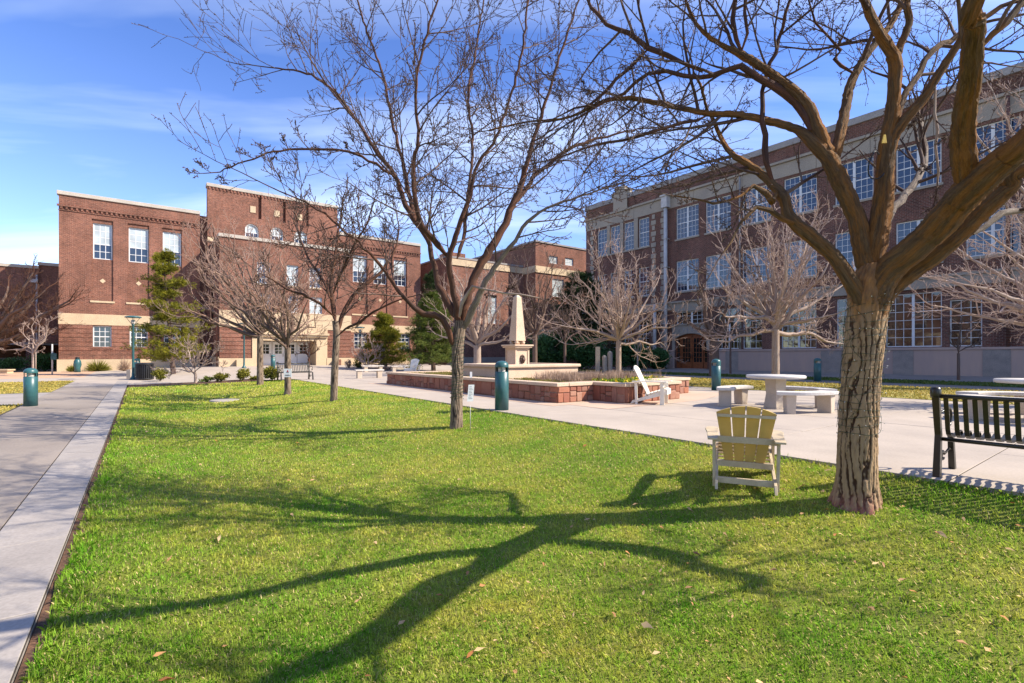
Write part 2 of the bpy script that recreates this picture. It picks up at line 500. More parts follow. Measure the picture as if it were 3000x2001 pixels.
# lawn soil surface
def lawn_mat():
    t = NT('lawn_turf'); p = t.pos()
    n1 = t.rng(t.noise(p, 0.55, 4, 0.6), 0.36, 0.62)
    n2 = t.rng(t.noise(p, 7.0, 4, 0.7), 0.3, 0.7)
    far = t.rng(t.noise(p, 26.0, 3, 0.7), 0.3, 0.7)
    c = t.mix(n1, (0.15, 0.22, 0.025), (0.32, 0.31, 0.05))
    c = t.mix(t.math('MULTIPLY', n2, 0.45), c, (0.05, 0.075, 0.015))
    c = t.mix(t.math('MULTIPLY', far, 0.4), c, (0.20, 0.20, 0.06))
    t.base(c); t.rough(0.95); t.b.inputs['Specular IOR Level'].default_value = 0.1
    t.bump(t.noise(p, 45, 4, 0.7), 0.8, 0.03)
    return t.m
def dry_lawn_mat():
    t = NT('dormant_lawn'); p = t.pos()
    n1 = t.rng(t.noise(p, 0.8, 4, 0.6), 0.38, 0.64)
    n2 = t.rng(t.noise(p, 30.0, 4, 0.7), 0.3, 0.7)
    c = t.mix(n1, (0.42, 0.32, 0.075), (0.20, 0.22, 0.03))
    c = t.mix(t.math('MULTIPLY', n2, 0.35), c, (0.5, 0.38, 0.12))
    t.base(c); t.rough(0.95); t.bump(t.noise(p, 40, 4, 0.7), 0.8, 0.03)
    return t.m
M['lawn'] = lawn_mat(); M['dry_lawn'] = dry_lawn_mat()
M['shade_lawn'] = pm('green_strip_turf', (0.06, 0.12, 0.02), (0.09, 0.13, 0.03), scale=1.0, bscale=40, bump=0.8, bdist=0.03, fine=0.4, space='pos')
def lawn_edge(q, s):
    if q > 6.1:
        q += 0.025 * math.sin(s * 3.1) + 0.02 * math.sin(s * 7.7 + 1)
    if q < -0.4:
        q += 0.03 * math.sin(s * 2.3) + 0.025 * math.sin(s * 6.1 + 2)
    return q, s
sheet('lawn', -0.44, 6.23, -8, 27, lawn_z, M['lawn'], 0.25, 0.4, edgef=lawn_edge)
sheet('lawn_edge_soil', -0.5, -0.38, -8, 27, lambda q, s: lawn_z(max(q, -0.5), s) - 0.012, M['mulch'], 0.06, 0.5)
sheet('planting_bed', -0.44, 5.0, 27.0, 29.2, lambda q, s: lerp(path_z(s), -0.035, (q + 0.5) / 6.75) + 0.0, M['mulch'], 0.4, 0.4)

# pavements made of single slabs
def slab_strip(root_name, mat, cells, zf, gap=0.008, th=0.10, label=None):
    root = thing(root_name); root['kind'] = 'structure'
    rr = random.Random(5)
    for (q0, q1, s0, s1) in cells:
        qa, qb, sa, sb = q0 + gap, q1 - gap, s0 + gap, s1 - gap
        dz = rr.uniform(-0.002, 0.002)
        c = [(qa, sa), (qb, sa), (qb, sb), (qa, sb)]
        cq, cs = (qa + qb) / 2, (sa + sb) / 2
        o = W(cq, cs, 0)
        top = []; bot = []; bev = []
        for (q, s) in c:
            z = zf(q, s) + dz
            p = W(q, s, z) - o; bot.append((p.x, p.y, z - th)); bev.append((p.x, p.y, z - 0.003))
            qi = q + (0.003 if q < cq else -0.003); si = s + (0.003 if s < cs else -0.003)
            p = W(qi, si, z) - o; top.append((p.x, p.y, z))
        mb = MB(); mb.add(bot + bev + top, [(8, 9, 10, 11)] + [(i, (i + 1) % 4, 4 + (i + 1) % 4, 4 + i) for i in range(4)] + [(4 + i, 4 + (i + 1) % 4, 8 + (i + 1) % 4, 8 + i) for i in range(4)])
        put('slab', mb.mesh('slab', mat), root, (o.x, o.y, 0))
    return root
sheet('joint_base', -2.8, -0.5, -8, 40, lambda q, s: path_z(s) - 0.005, M['joint'], 1.1, 1.0)
sheet('joint_bed', 6.25, 17.2, -8, 30, lambda q, s: -0.006, M['joint'], 3, 5)
cells = [(-1.0, -0.5, s, s + 1.52) for s in np.arange(-8, 33, 1.52)]
slab_strip('path_edging', M['concrete_edge'], cells, lambda q, s: path_z(s) + 0.004, gap=0.007)
cells = []
for s in np.arange(-8, 33, 3.05):
    cells += [(-2.75, -1.0, s, s + 3.05)]
slab_strip('footpath', M['concrete_grey'], cells, lambda q, s: path_z(s), gap=0.007)
cells = []
ss = list(np.arange(-8 + 0.0, 30, 2.25)); off = 1.3 - (ss[4]); ss = [x + off for x in ss] + [30.0]
ss = [x for x in ss if x <= 30.0]
qs = [6.25, 8.5, 10.75, 13.0, 15.25, 17.2]
for a, b in zip(qs, qs[1:]):
    for s0, s1 in zip(ss, ss[1:]):
        cells.append((a, b, s0, s1))
slab_strip('plaza', M['concrete'], cells, lambda q, s: 0.0, gap=0.007)
# forecourt before the left building, cross paths, right hand strips
G = ground
sheet('forecourt', -2.75, 6.25, 29.2, 51, G, M['concrete'], 1.0, 1.0)
sheet('forecourt_edge', 5.0, 6.25, 27, 29.2, G, M['concrete'], 0.6, 0.6)
sheet('rear_plaza', 6.25, 24, 30.0, 51, G, M['concrete'], 1.5, 1.0)
sheet('rear_path', 17.2, 24, 22, 30.0, lambda q, s: 0.0, M['concrete'], 2, 2)
sheet('dormant_lawn', 17.2, 23.7, -12, 22, lambda q, s: 0.012 + 0.0 * s, M['dry_lawn'], 1.0, 1.0)
sheet('wall_footpath', 23.7, 26.4, -12, 51, lambda q, s: 0.004, M['concrete_grey'], 2.7, 6)
sheet('shaded_grass_strip', 26.4, 30, -12, 40, lambda q, s: 0.016, M['shade_lawn'], 1.2, 3)
sheet('sidewalk', 30, 39.5, -12, 51, lambda q, s: 0.008, M['concrete_grey'], 3, 6)
sheet('cross_path', -16, -2.75, 20.5, 25.6, lambda q, s: path_z(s) - 0.004, M['concrete_edge'], 1.5, 1.0)
sheet('yellow_lawn_near', -16, -2.75, -8, 20.5, lambda q, s: path_z(s) - 0.02, M['dry_lawn'], 1.0, 1.0)
sheet('yellow_lawn_far', -16, -2.75, 25.6, 34.5, lambda q, s: path_z(s) + 0.005, M['dry_lawn'], 1.0, 1.0)
sheet('pale_footpath', -30, -2.75, 34.5, 39.5, G, M['concrete'], 1.5, 1.0)
sheet('orange_paving', -30, -2.75, 39.5, 50.9, G, M['paving_orange'], 1.5, 1.0)

# ------------------------------------------------------------------ buildings
class Bld:
    def __init__(self, name, q0, s0, label, cat='building'):
        self.q0, self.s0 = q0, s0
        self.root = thing(name, W(q0, s0, 0), RZ, label, cat)
    def build(self, mb, name, mat, parent=None, kind=None, label=None, bevel=0):
        mb.v = [(v[0] - self.q0, v[1] - self.s0, v[2]) for v in mb.v]
        return mb.build(name, mat, parent or self.root, kind=kind, label=label, bevel=bevel)
    def loc(self, q, s, z): return (q - self.q0, s - self.s0, z)

def bx(mb, ax, pl, a0, a1, o0, o1, z0, z1):
    if ax == 'x': mb.box(a0, a1, pl - o1, pl - o0, z0, z1)
    else: mb.box(pl - o1, pl - o0, a0, a1, z0, z1)
def p3(ax, pl, a, o, z):
    return (a, pl - o, z) if ax == 'x' else (pl - o, a, z)
def quad(mb, ax, pts):
    mb.add(pts, [(0, 1, 2, 3)] )
def wall_face(mb, ax, pl, a0, a1, z0, z1, ops, out=0.0):
    """front face at 'out', with openings (a0,a1,z0,z1,depth) and their reveals"""
    A = sorted({a0, a1, *[o[0] for o in ops], *[o[1] for o in ops]}); Z = sorted({z0, z1, *[o[2] for o in ops], *[o[3] for o in ops]})
    A = [a for a in A if a0 - 1e-6 <= a <= a1 + 1e-6]; Z = [z for z in Z if z0 - 1e-6 <= z <= z1 + 1e-6]
    for x0, x1 in zip(A, A[1:]):
        for y0, y1 in zip(Z, Z[1:]):
            cx, cz = (x0 + x1) / 2, (y0 + y1) / 2
            if any(o[0] < cx < o[1] and o[2] < cz < o[3] for o in ops): continue
            pts = [p3(ax, pl, x0, out, y0), p3(ax, pl, x1, out, y0), p3(ax, pl, x1, out, y1), p3(ax, pl, x0, out, y1)]
            if ax == 'y': pts.reverse()
            mb.add(pts, [(0, 1, 2, 3)])
    for (x0, x1, y0, y1, d) in ops:
        i = out - d
        for (u0, w0, u1, w1) in ((x0, y0, x1, y0), (x1, y0, x1, y1), (x1, y1, x0, y1), (x0, y1, x0, y0)):
            pts = [p3(ax, pl, u0, out, w0), p3(ax, pl, u0, i, w0), p3(ax, pl, u1, i, w1), p3(ax, pl, u1, out, w1)]
            if ax == 'y': pts.reverse()
            mb.add(pts, [(3, 2, 1, 0)])
_pane_cache = {}
prand = random.Random(77)
def pane_mesh(ax, w, h, mat):
    key = (ax, round(w, 3), round(h, 3), mat.name)
    if key not in _pane_cache:
        m = MB()
        if ax == 'x': m.box(-w / 2, w / 2, -0.004, 0.004, -h / 2, h / 2)
        else: m.box(-0.004, 0.004, -w / 2, w / 2, -h / 2, h / 2)
        _pane_cache[key] = m.mesh('pane', mat)
    return _pane_cache[key]
def window(B, ax, pl, a0, a1, z0, z1, cols, rows, out, fw=0.07, mw=0.03, rail=None, mull=0, gmat=None, single=False, arch=False, sill=True, name='window', fmat=None, lowmat=None, lowrows=0):
    """frame + muntins are one mesh (the window); panes are its children"""
    gmat = gmat or M['glass']; mb = MB()
    d0, d1 = out, out + 0.07
    bx(mb, ax, pl, a0, a0 + fw, d0, d1, z0, z1); bx(mb, ax, pl, a1 - fw, a1, d0, d1, z0, z1)
    bx(mb, ax, pl, a0 + fw, a1 - fw, d0, d1, z0, z0 + fw); bx(mb, ax, pl, a0 + fw, a1 - fw, d0, d1, z1 - fw, z1)
    sashes = []
    if mull:
        c = (a0 + a1) / 2
        bx(mb, ax, pl, c - mull / 2, c + mull / 2, d0, d1 + 0.01, z0 + fw, z1 - fw)
        sashes = [(a0 + fw, c - mull / 2), (c + mull / 2, a1 - fw)]
    else: sashes = [(a0 + fw, a1 - fw)]
    zz = [(z0 + fw, z1 - fw)]
    if rail is not None:
        zr = z0 + (z1 - z0) * rail
        bx(mb, ax, pl, a0 + fw, a1 - fw, d0 + 0.005, d1 - 0.01, zr - 0.035, zr + 0.035)
        zz = [(z0 + fw, zr - 0.035), (zr + 0.035, z1 - fw)]
    panes = []
    rr = rows if hasattr(rows, '__len__') else ([rows] if rail is None else [rows, rows])
    for (b0, b1) in sashes:
        for (y0, y1), nr in zip(zz, rr):
            for i in range(1, cols):
                x = b0 + (b1 - b0) * i / cols
                bx(mb, ax, pl, x - mw / 2, x + mw / 2, d0 + 0.01, d0 + 0.045, y0, y1)
            for j in range(1, nr):
                y = y0 + (y1 - y0) * j / nr
                bx(mb, ax, pl, b0, b1, d0 + 0.012, d0 + 0.043, y - mw / 2, y + mw / 2)
            if single: panes.append((b0, b1, y0, y1))
            else:
                for i in range(cols):
                    for j in range(nr):
                        panes.append((b0 + (b1 - b0) * i / cols, b0 + (b1 - b0) * (i + 1) / cols, y0 + (y1 - y0) * j / nr, y0 + (y1 - y0) * (j + 1) / nr))
    wob = B.build(mb, name, fmat or M['frame_white'])
    for (b0, b1, y0, y1) in panes:
        g = gmat
        if lowmat and (y0 + y1) / 2 < z0 + (z1 - z0) * lowrows: g = lowmat
        me = pane_mesh(ax, b1 - b0, y1 - y0, g)
        q, s, z = p3(ax, pl, (b0 + b1) / 2, d0 + 0.028, (y0 + y1) / 2)
        if ax == 'x': rot = (prand.gauss(0, 0.004), 0, prand.gauss(0, 0.004))
        else: rot = (0, prand.gauss(0, 0.004), prand.gauss(0, 0.004))
        put('pane', me, wob, B.loc(q, s, z), rot)
    return wob

# ---------------- left building (sunlit red brick, three bays)
SL = 51.1; SF = 46.7; ST = 50.95
def FQ(px, s=SL):
    r = (px - 1500) / FPX; Y = s / (0.8 - 0.6 * r); return (0.8 * r + 0.6) * Y
def FZ(px, py, s=SL):
    r = (px - 1500) / FPX; Y = s / (0.8 - 0.6 * r); return CAMZ + (HZ - py) / FPX * Y
q0 = FQ(172); q1 = FQ(586); q2 = FQ(608, ST); q3 = FQ(989, ST); q4 = FQ(1232)
f0 = FQ(643, SF); f1 = FQ(1028, SF)
LB = Bld('brick_hall', (q0 + q4) / 2, SL, 'sunlit red brick hall with pale stone band and raised central entrance block')
def rusticate(mb, ax, pl, a0, a1, z0, z1, ops, out, step=0.34):
    z = z0
    while z < z1 - 0.05:
        zt = min(z + step - 0.035, z1)
        segs = [(a0, a1)]
        for o in ops:
            if o[2] < (z + zt) / 2 < o[3]:
                ns = []
                for (x0, x1) in segs:
                    if o[0] > x0: ns.append((x0, min(o[0], x1)))
                    if o[1] < x1: ns.append((max(o[1], x0), x1))
                segs = [q for q in ns if q[1] - q[0] > 0.02]
        for (x0, x1) in segs: bx(mb, ax, pl, x0, x1, -0.02, out, z, zt)
        z += step
PB, RT, BT, WT, CT = 0.90, 3.62, 4.47, 13.55, 13.85
def wing(qa, qb, ups, lows, lo_ops):
    m = MB()
    rec = [(a - 0.07, b + 0.05, 5.55, 12.0, 0.10) for a, b in ups]
    wall_face(m, 'x', SL, qa, qb, BT, WT, rec, 0.0)
    for (a, b), r in zip(ups, rec):
        wall_face(m, 'x', SL, r[0], r[1], r[2], r[3], [(a, b, 8.88, 11.72, 0.18)], -0.10)
    lo = [(a, b, 1.85, 3.56, 0.2) for a, b in lows]
    wall_face(m, 'x', SL, qa, qb, PB, RT, lo, 0.0)
    # end walls, back and roof
    m.box(qa, qa + 0.3, SL + 0.02, SL + 16, -0.6, WT); m.box(qb - 0.3, qb, SL + 0.02, SL + 16, -0.6, WT)
    m.box(qa + 0.3, qb - 0.3, SL + 15.7, SL + 16, -0.6, WT)
    LB.build(m, 'wall', M['brick_red'])
    m = MB(); rusticate(m, 'x', SL, qa, qb, PB + 0.02, RT, lo, 0.035); LB.build(m, 'brick_courses', M['brick_red'])
    m = MB(); bx(m, 'x', SL, qa - 0.03, qb, -0.1, 0.05, RT, BT); LB.build(m, 'stone_band', M['limestone'], bevel=0.01)
    m = MB(); bx(m, 'x', SL, qa - 0.1, qb, -0.1, 0.12, -0.8, PB); LB.build(m, 'plinth', M['limestone'], bevel=0.02)
    m = MB(); bx(m, 'x', SL, qa - 0.12, qb, -0.5, 0.10, WT, CT); LB.build(m, 'coping', M['coping'], bevel=0.03)
    m = MB(); bx(m, 'x', SL, qa - 0.1, qb, -0.02, 0.13, 12.66, 12.8); bx(m, 'x', SL, qa - 0.03, qb, -0.02, 0.06, 12.36, 12.42)
    x = qa + 0.1
    while x < qb - 0.1:
        bx(m, 'x', SL, x, x + 0.13, -0.02, 0.10, 12.46, 12.655); x += 0.30
    LB.build(m, 'dentil_course', M['brick_red'])
    m = MB(); m.box(qa + 0.31, qb - 0.31, SL + 0.4, SL + 15.6, WT - 0.5, WT - 0.3); LB.build(m, 'roof', M['dark_coping'])
    for a, b in ups:
        window(LB, 'x', SL, a, b, 8.88, 11.72, 3, [2, 3], -0.27, fw=0.075, mw=0.04, rail=0.42, gmat=M['glass_blind'], lowmat=M['glass'], lowrows=0.38)
        m = MB(); bx(m, 'x', SL, a - 0.16, b + 0.16, -0.12, 0.06, 5.40, 5.55); LB.build(m, 'window_ledge', M['limestone'])
        c = (a + b) / 2; m = MB(); r = 0.19
        m.add([p3('x', SL, c - r, -0.07, 7.15), p3('x', SL, c, -0.07, 7.15 - r), p3('x', SL, c + r, -0.07, 7.15), p3('x', SL, c, -0.07, 7.15 + r),
               p3('x', SL, c - r, -0.12, 7.15), p3('x', SL, c, -0.12, 7.15 - r), p3('x', SL, c + r, -0.12, 7.15), p3('x', SL, c, -0.12, 7.15 + r)],
              [(0, 1, 2, 3), (0, 4, 5, 1), (1, 5, 6, 2), (2, 6, 7, 3), (3, 7, 4, 0)])
        LB.build(m, 'stone_diamond', M['limestone'])
    for a, b in lows:
        window(LB, 'x', SL, a, b, 1.85, 3.56, 3, 2, -0.18, fw=0.075, mw=0.04, rail=0.5)
        m = MB(); bx(m, 'x', SL, a - 0.1, b + 0.1, -0.15, 0.07, 1.73, 1.845); LB.build(m, 'window_ledge', M['brick_red'])
ups = [(FQ(272), FQ(329)), (FQ(377), FQ(435)), (FQ(477), FQ(531))]
lows = [(FQ(272), FQ(327)), (FQ(380), FQ(433)), (FQ(480), FQ(530))]
wing(q0, q1, ups, lows, None)
ups2 = [(FQ(1035), FQ(1075)), (FQ(1096), FQ(1133)), (FQ(1155), FQ(1191))]
lows2 = [(FQ(1037), FQ(1075)), (FQ(1165), FQ(1200))]
wing(f1, q4, ups2, lows2, None)
# recessed link beside the tower
m = MB(); m.box(q1 - 0.2, f0 + 0.4, SL + 0.55, SL + 0.9, -0.3, 13.6); LB.build(m, 'link_wall', M['brick_red'])
# tower
m = MB(); TZ = FZ(608, 535, ST)
ar = []
for (pa, pb, pt, pbm) in ((717, 758, 658, 710), (792, 830, 671, 715), (862, 900, 680, 722)):
    ar.append((FQ(pa, ST), FQ(pb, ST)))
slots = [(FQ(757, ST), FQ(766, ST)), (FQ(829, ST), FQ(837, ST)), (FQ(897, ST), FQ(904, ST))]
AZ0, AZ1 = 11.75, 13.35
ops = [(a, b, AZ0, AZ1, 0.22) for a, b in ar] + [(a, b, 13.9, TZ - 0.35, 0.3) for a, b in slots]
wall_face(m, 'x', ST, q2, q3, 9.5, TZ - 0.3, ops, 0.0)
for a, b in slots: m.box(a, b, ST + 0.3, ST + 0.35, 13.9, TZ - 0.35)
m.box(q2, q2 + 0.35, ST + 0.02, ST + 0.8, 4, TZ - 0.3); m.box(q3 - 0.35, q3, ST + 0.02, ST + 0.8, 4, TZ - 0.3)
m.box(q2 + 0.4, q3 - 0.4, ST + 0.5, ST + 0.8, 9.5, TZ - 0.3)
LB.build(m, 'tower_wall', M['brick_red'])
m = MB(); bx(m, 'x', ST, q2 - 0.08, q3 + 0.08, -0.85, 0.1, TZ - 0.3, TZ); LB.build(m, 'coping', M['coping'], bevel=0.03)
m = MB()
x = q2 + 0.1
while x < q3 - 0.1:
    bx(m, 'x', ST, x, x + 0.12, -0.02, 0.07, TZ - 0.52, TZ - 0.32); x += 0.28
LB.build(m, 'dentil_course', M['brick_red'])
m = MB(); bx(m, 'x', ST, q2, q3, -0.02, 0.07, 11.3, 11.65); LB.build(m, 'stone_band', M['limestone'])
for (pa, pb, pt, pbm) in ((733, 749, 603, 622), (804, 819, 616, 634), (871, 885, 627, 644)):
    m = MB(); bx(m, 'x', ST, FQ(pa, ST), FQ(pb, ST), -0.02, 0.05, FZ(pa, pbm, ST), FZ(pa, pt, ST)); LB.build(m, 'stone_block', M['limestone'])
for a, b in ar:
    w = b - a; c = (a + b) / 2; zs = AZ1 - w / 2
    # brick spandrels that round the head of the opening
    m = MB()
    for sg in (-1, 1):
        pts = [(c + sg * w / 2, AZ1)]
        for k in range(7):
            t = math.pi / 2 * k / 6
            pts.append((c + sg * (w / 2) * math.cos(t), zs + (w / 2) * math.sin(t)))
        n = len(pts)
        vs = [(x, ST + 0.0, z) for x, z in pts] + [(x, ST + 0.2, z) for x, z in pts]
        f = tuple(range(n)) if sg < 0 else tuple(reversed(range(n)))
        m.add(vs, [f] + [(i, (i + 1) % n, n + (i + 1) % n, n + i) for i in range(n)])
    LB.build(m, 'arch_spandrel', M['brick_red'])
    w0 = window(LB, 'x', ST, a, b, AZ0, AZ1, 3, [2, 2], -0.2, fw=0.06, mw=0.04, rail=0.5, gmat=M['glass_blind'], lowmat=M['glass'], lowrows=0.45)
    m = MB(); pr = []
    for k in range(13):
        t = math.pi * k / 12
        pr.append((c + (w / 2 - 0.045) * math.cos(t), ST + 0.08, zs + (w / 2 - 0.045) * math.sin(t)))
    m.tube([(c + w / 2 - 0.045, ST + 0.08, AZ0)] + pr + [(c - w / 2 + 0.045, ST + 0.08, AZ0)], 0.05, 4, smooth=False)
    LB.build(m, 'arch_frame', M['frame_white'])
# front block with the entrance
FB, FT = 4.95, 10.95
wins = []
for (pa, pb, pt, pm_) in ((753, 792, 773, 831), (840, 874, 780, 838), (907, 938, 790, 845), (760, 792, 866, 910), (845, 874, 872, 926), (907, 944, 878, 931)):
    wins.append((FQ(pa, SF), FQ(pb, SF), FZ((pa + pb) / 2, pm_, SF), FZ((pa + pb) / 2, pt, SF)))
wz = [(7.35, 9.2), (5.0, 6.5)]
wins = [(a, b, *wz[0]) if c > 6.9 else (a, b, *wz[1]) for a, b, c, d in wins]
m = MB()
wall_face(m, 'x', SF, f0, f1, FB, FT, [(a, b, c, d, 0.2) for a, b, c, d in wins], 0.0)
m.box(f0 + 0.001, f0 + 0.3, SF + 0.02, SL + 0.5, 0.0, RT + 0.0)
m.box(f0 + 0.001, f0 + 0.3, SF + 0.02, SL + 0.5, BT, FT)
m.box(f1 - 0.3, f1 - 0.001, SF + 0.02, SL - 0.01, 0.0, FT)
LB.build(m, 'front_wall', M['brick_red'])
m = MB(); rusticate(m, 'y', f0, SF + 0.02, SL, PB + 0.02, RT, [], 0.035)
LB.build(m, 'brick_courses', M['brick_red'])
m = MB(); m.box(f0 - 0.04, f0 + 0.29, SF + 0.02, SL - 0.01, RT, BT); LB.build(m, 'stone_band', M['limestone'])
m = MB(); m.box(f0 - 0.1, f0 + 0.29, SF + 0.02, SL - 0.13, -0.4, PB + 0.2); LB.build(m, 'plinth', M['limestone'])
m = MB(); m.box(f0 - 0.08, f1 + 0.08, SF - 0.1, SL - 0.2, FT, FT + 0.28); LB.build(m, 'coping', M['coping'], bevel=0.02)
for i, (a, b, c, d) in enumerate(wins):
    window(LB, 'x', SF, a, b, c, d, 3, [2, 2], -0.18, fw=0.07, mw=0.035, rail=0.5, single=False, gmat=M['glass_blind'] if i % 2 else M['glass'])
    m = MB(); bx(m, 'x', SF, a - 0.08, b + 0.08, -0.1, 0.06, c - 0.12, c - 0.005); LB.build(m, 'window_ledge', M['limestone'])
# stone entablature, piers and portal
pj0, po0, po1, pj1 = FQ(738, SF), FQ(770, SF), FQ(925, SF), FQ(958, SF)
m = MB(); bx(m, 'x', SF, f0 - 0.03, f1 + 0.03, -0.1, 0.06, 3.55, FB); LB.build(m, 'entablature', M['limestone'], bevel=0.01)
m = MB(); bx(m, 'x', SF, pj0 - 0.45, pj1 + 0.1, -0.05, 0.42, 3.02, 3.22); bx(m, 'x', SF, pj0 - 0.3, pj1 + 0.0, -0.05, 0.30, 2.84, 3.018); bx(m, 'x', SF, pj0 - 0.35, pj1, -0.05, 0.2, 3.222, 3.54)
LB.build(m, 'cornice', M['limestone'], bevel=0.01)
m = MB(); bx(m, 'x', SF, pj0, po0, -2.0, 0.12, -0.1, 2.838); bx(m, 'x', SF, po1, pj1, -2.0, 0.12, -0.1, 2.838); bx(m, 'x', SF, po0, po1, -2.0, 0.10, 2.5, 2.838)
LB.build(m, 'portal_frame', M['limestone'], bevel=0.01)
for a, b in ((f0, pj0), (pj1, f1)):
    m = MB(); bx(m, 'x', SF, a + 0.01, b - 0.01, -0.3, 0.0, PB, 3.545); LB.build(m, 'pier_wall', M['brick_red'])
    m = MB(); rusticate(m, 'x', SF, a, b, PB + 0.12, 3.5, [], 0.05); LB.build(m, 'brick_courses', M['brick_red'])
    m = MB(); bx(m, 'x', SF, a - 0.06, b + 0.02, -0.3, 0.16, -0.4, PB + 0.08); LB.build(m, 'plinth', M['limestone'], bevel=0.02)
m = MB(); bx(m, 'x', SF, f0 + 1.15, f0 + 1.75, 0.165, 0.6, -0.1, 0.85); LB.build(m, 'buttress_block', M['limestone'], bevel=0.02)
m = MB(); bx(m, 'x', SF, f1 - 1.7, f1 - 1.1, 0.165, 0.6, -0.1, 0.85); LB.build(m, 'buttress_block', M['brick_red'], bevel=0.02)
m = MB(); bx(m, 'x', SF, pj0 - 0.6, pj1 + 0.5, -2.0, 0.9, -0.1, 0.31); LB.build(m, 'entrance_landing', M['concrete'])
m = MB(); bx(m, 'x', SF, pj0 - 0.8, pj1 + 2.7, 0.9, 1.3, -0.1, 0.18); LB.build(m, 'step', M['concrete'])
m = MB(); bx(m, 'x', SF, po0, po1, -2.3, -2.1, 0.0, 2.6); LB.build(m, 'entrance_back_wall', M['frame_white'])
dw = (po1 - po0 - 0.5) / 4
for i in range(4):
    a = po0 + 0.1 + i * (dw + 0.1); b = a + dw
    m = MB(); D0, D1 = -2.09, -2.04
    bx(m, 'x', SF, a, b, D0, D1, 0.33, 1.36)
    bx(m, 'x', SF, a, a + 0.2 * dw, D0, D1, 1.36, 2.42); bx(m, 'x', SF, b - 0.2 * dw, b, D0, D1, 1.36, 2.42)
    bx(m, 'x', SF, a + 0.2 * dw, b - 0.2 * dw, D0, D1, 2.2, 2.42)
    c = (a + b) / 2
    bx(m, 'x', SF, c - 0.02, c + 0.02, D0, D1, 1.36, 2.2)
    for zz_ in (1.64, 1.92): bx(m, 'x', SF, a + 0.2 * dw, b - 0.2 * dw, D0 + 0.01, D1 - 0.01, zz_ - 0.02, zz_ + 0.02)
    for zz_ in (0.5, 0.95): bx(m, 'x', SF, a + 0.15, b - 0.15, D1, D1 + 0.012, zz_, zz_ + 0.32)
    d = LB.build(m, 'door', M['door_white'])
    m = MB(); bx(m, 'x', SF, a + 0.2 * dw, b - 0.2 * dw, D0 - 0.005, D0 + 0.005, 1.36, 2.2); LB.build(m, 'pane', M['glass_dark'], d)
    m = MB(); m.tube([p3('x', SF, b - 0.1, D1 + 0.04, 1.1), p3('x', SF, b - 0.1, D1 + 0.04, 1.4)], 0.015, 6); LB.build(m, 'handle', M['black_metal'], d)
m = MB(); m.tube([(f0 - 0.14, SF + 0.25, 0.1), (f0 - 0.14, SF + 0.25, 8.6)], 0.06, 8); LB.build(m, 'downspout', M['brick_red'])
# ---------------- low arcade wing at the far left
s5 = 60.0
AB = Bld('arcade_wing', FQ(60, s5), s5, 'low brick wing with dark covered arcade left of the red brick hall')
qa, qb, qm = FQ(-900, s5), FQ(172, s5) + 1.2, FQ(115, s5)
m = MB(); wall_face(m, 'x', s5, qa, qm, 2.35, 8.85, []); wall_face(m, 'x', s5, qm, qb, 2.35, 9.15, [], 0.3); m.box(qm, qm + 0.2, s5 - 0.3, s5, 2.35, 9.15)
m.box(qa, qb, s5 + 5, s5 + 5.3, -1, 9.0); AB.build(m, 'wall', M['brick_red'])
m = MB(); m.box(qa, qm, s5 - 0.1, s5 + 0.4, 8.85, 9.1); m.box(qm - 0.05, qb, s5 - 0.4, s5 + 0.1, 9.15, 9.4); AB.build(m, 'coping', M['coping'])
m = MB(); m.box(qa, qb, s5 - 0.1, s5 + 5, 2.15, 2.345); AB.build(m, 'arcade_soffit', M['dark_coping'])
m = MB(); m.box(qa, qb, s5 + 2.8, s5 + 3, -1, 1.0); AB.build(m, 'low_wall', M['limestone_grey'])
for px in (-300, -100, 92):
    q = FQ(px, s5); m = MB(); m.box(q - 0.35, q + 0.35, s5, s5 + 0.7, -0.6, 2.15); AB.build(m, 'pillar', M['brick_dark'])
m = MB(); m.tube([(qm - 0.15, s5 - 0.08, 0), (qm - 0.15, s5 - 0.08, 8.3)], 0.07, 8); m.box(qm - 0.6, qm - 0.05, s5 - 0.3, s5 - 0.01, 7.6, 7.9); AB.build(m, 'downspout', M['grey_metal'])

# ---------------- building behind the fountain
DB = Bld('corner_hall', 45, 46.3, 'brick hall with attic storey and pale stone cornice behind the obelisk')
sA, qA, sB = 46.3, 38.3, 48.6
qB0 = FQ(1310, sB)
aw = [(FQ(1608, sA), FQ(1634, sA), FZ(1620, 772, sA), FZ(1620, 750, sA)), (FQ(1656, sA), FQ(1680, sA), FZ(1668, 778, sA), FZ(1668, 756, sA)),
      (FQ(1618, sA), FQ(1652, sA), FZ(1635, 870, sA), FZ(1635, 818, sA)), (FQ(1690, sA), FQ(1715, sA), 5.5, 8.0)]
m = MB(); wall_face(m, 'x', sA, qA, 60, -0.3, 15.0, [(a, b, c, d, 0.2) for a, b, c, d in aw])
wall_face(m, 'y', qA, sA, sA + 26, -0.3, 15.0, [])
DB.build(m, 'wall', M['brick_red'])
for a, b, c, d in aw:
    window(DB, 'x', sA, a, b, c, d, 2, 2, -0.18, fw=0.09, mw=0.05, rail=0.5, single=True, gmat=M['glass_blind'])
m = MB(); m.box(qA - 0.12, 60, sA - 0.12, sA + 26, 15.0, 15.2); DB.build(m, 'coping', M['dark_coping'])
m = MB(); m.box(qA - 0.14, 60, sA - 0.14, sA - 0.001, 11.3, 12.1); m.box(qA - 0.14, qA - 0.001, sA - 0.14, sB - 0.01, 11.3, 12.1); DB.build(m, 'stone_band', M['limestone'])
m = MB(); m.box(qA - 0.05, 60, sA - 0.05, sA - 0.001, 3.4, 4.4); DB.build(m, 'stone_band', M['limestone'])
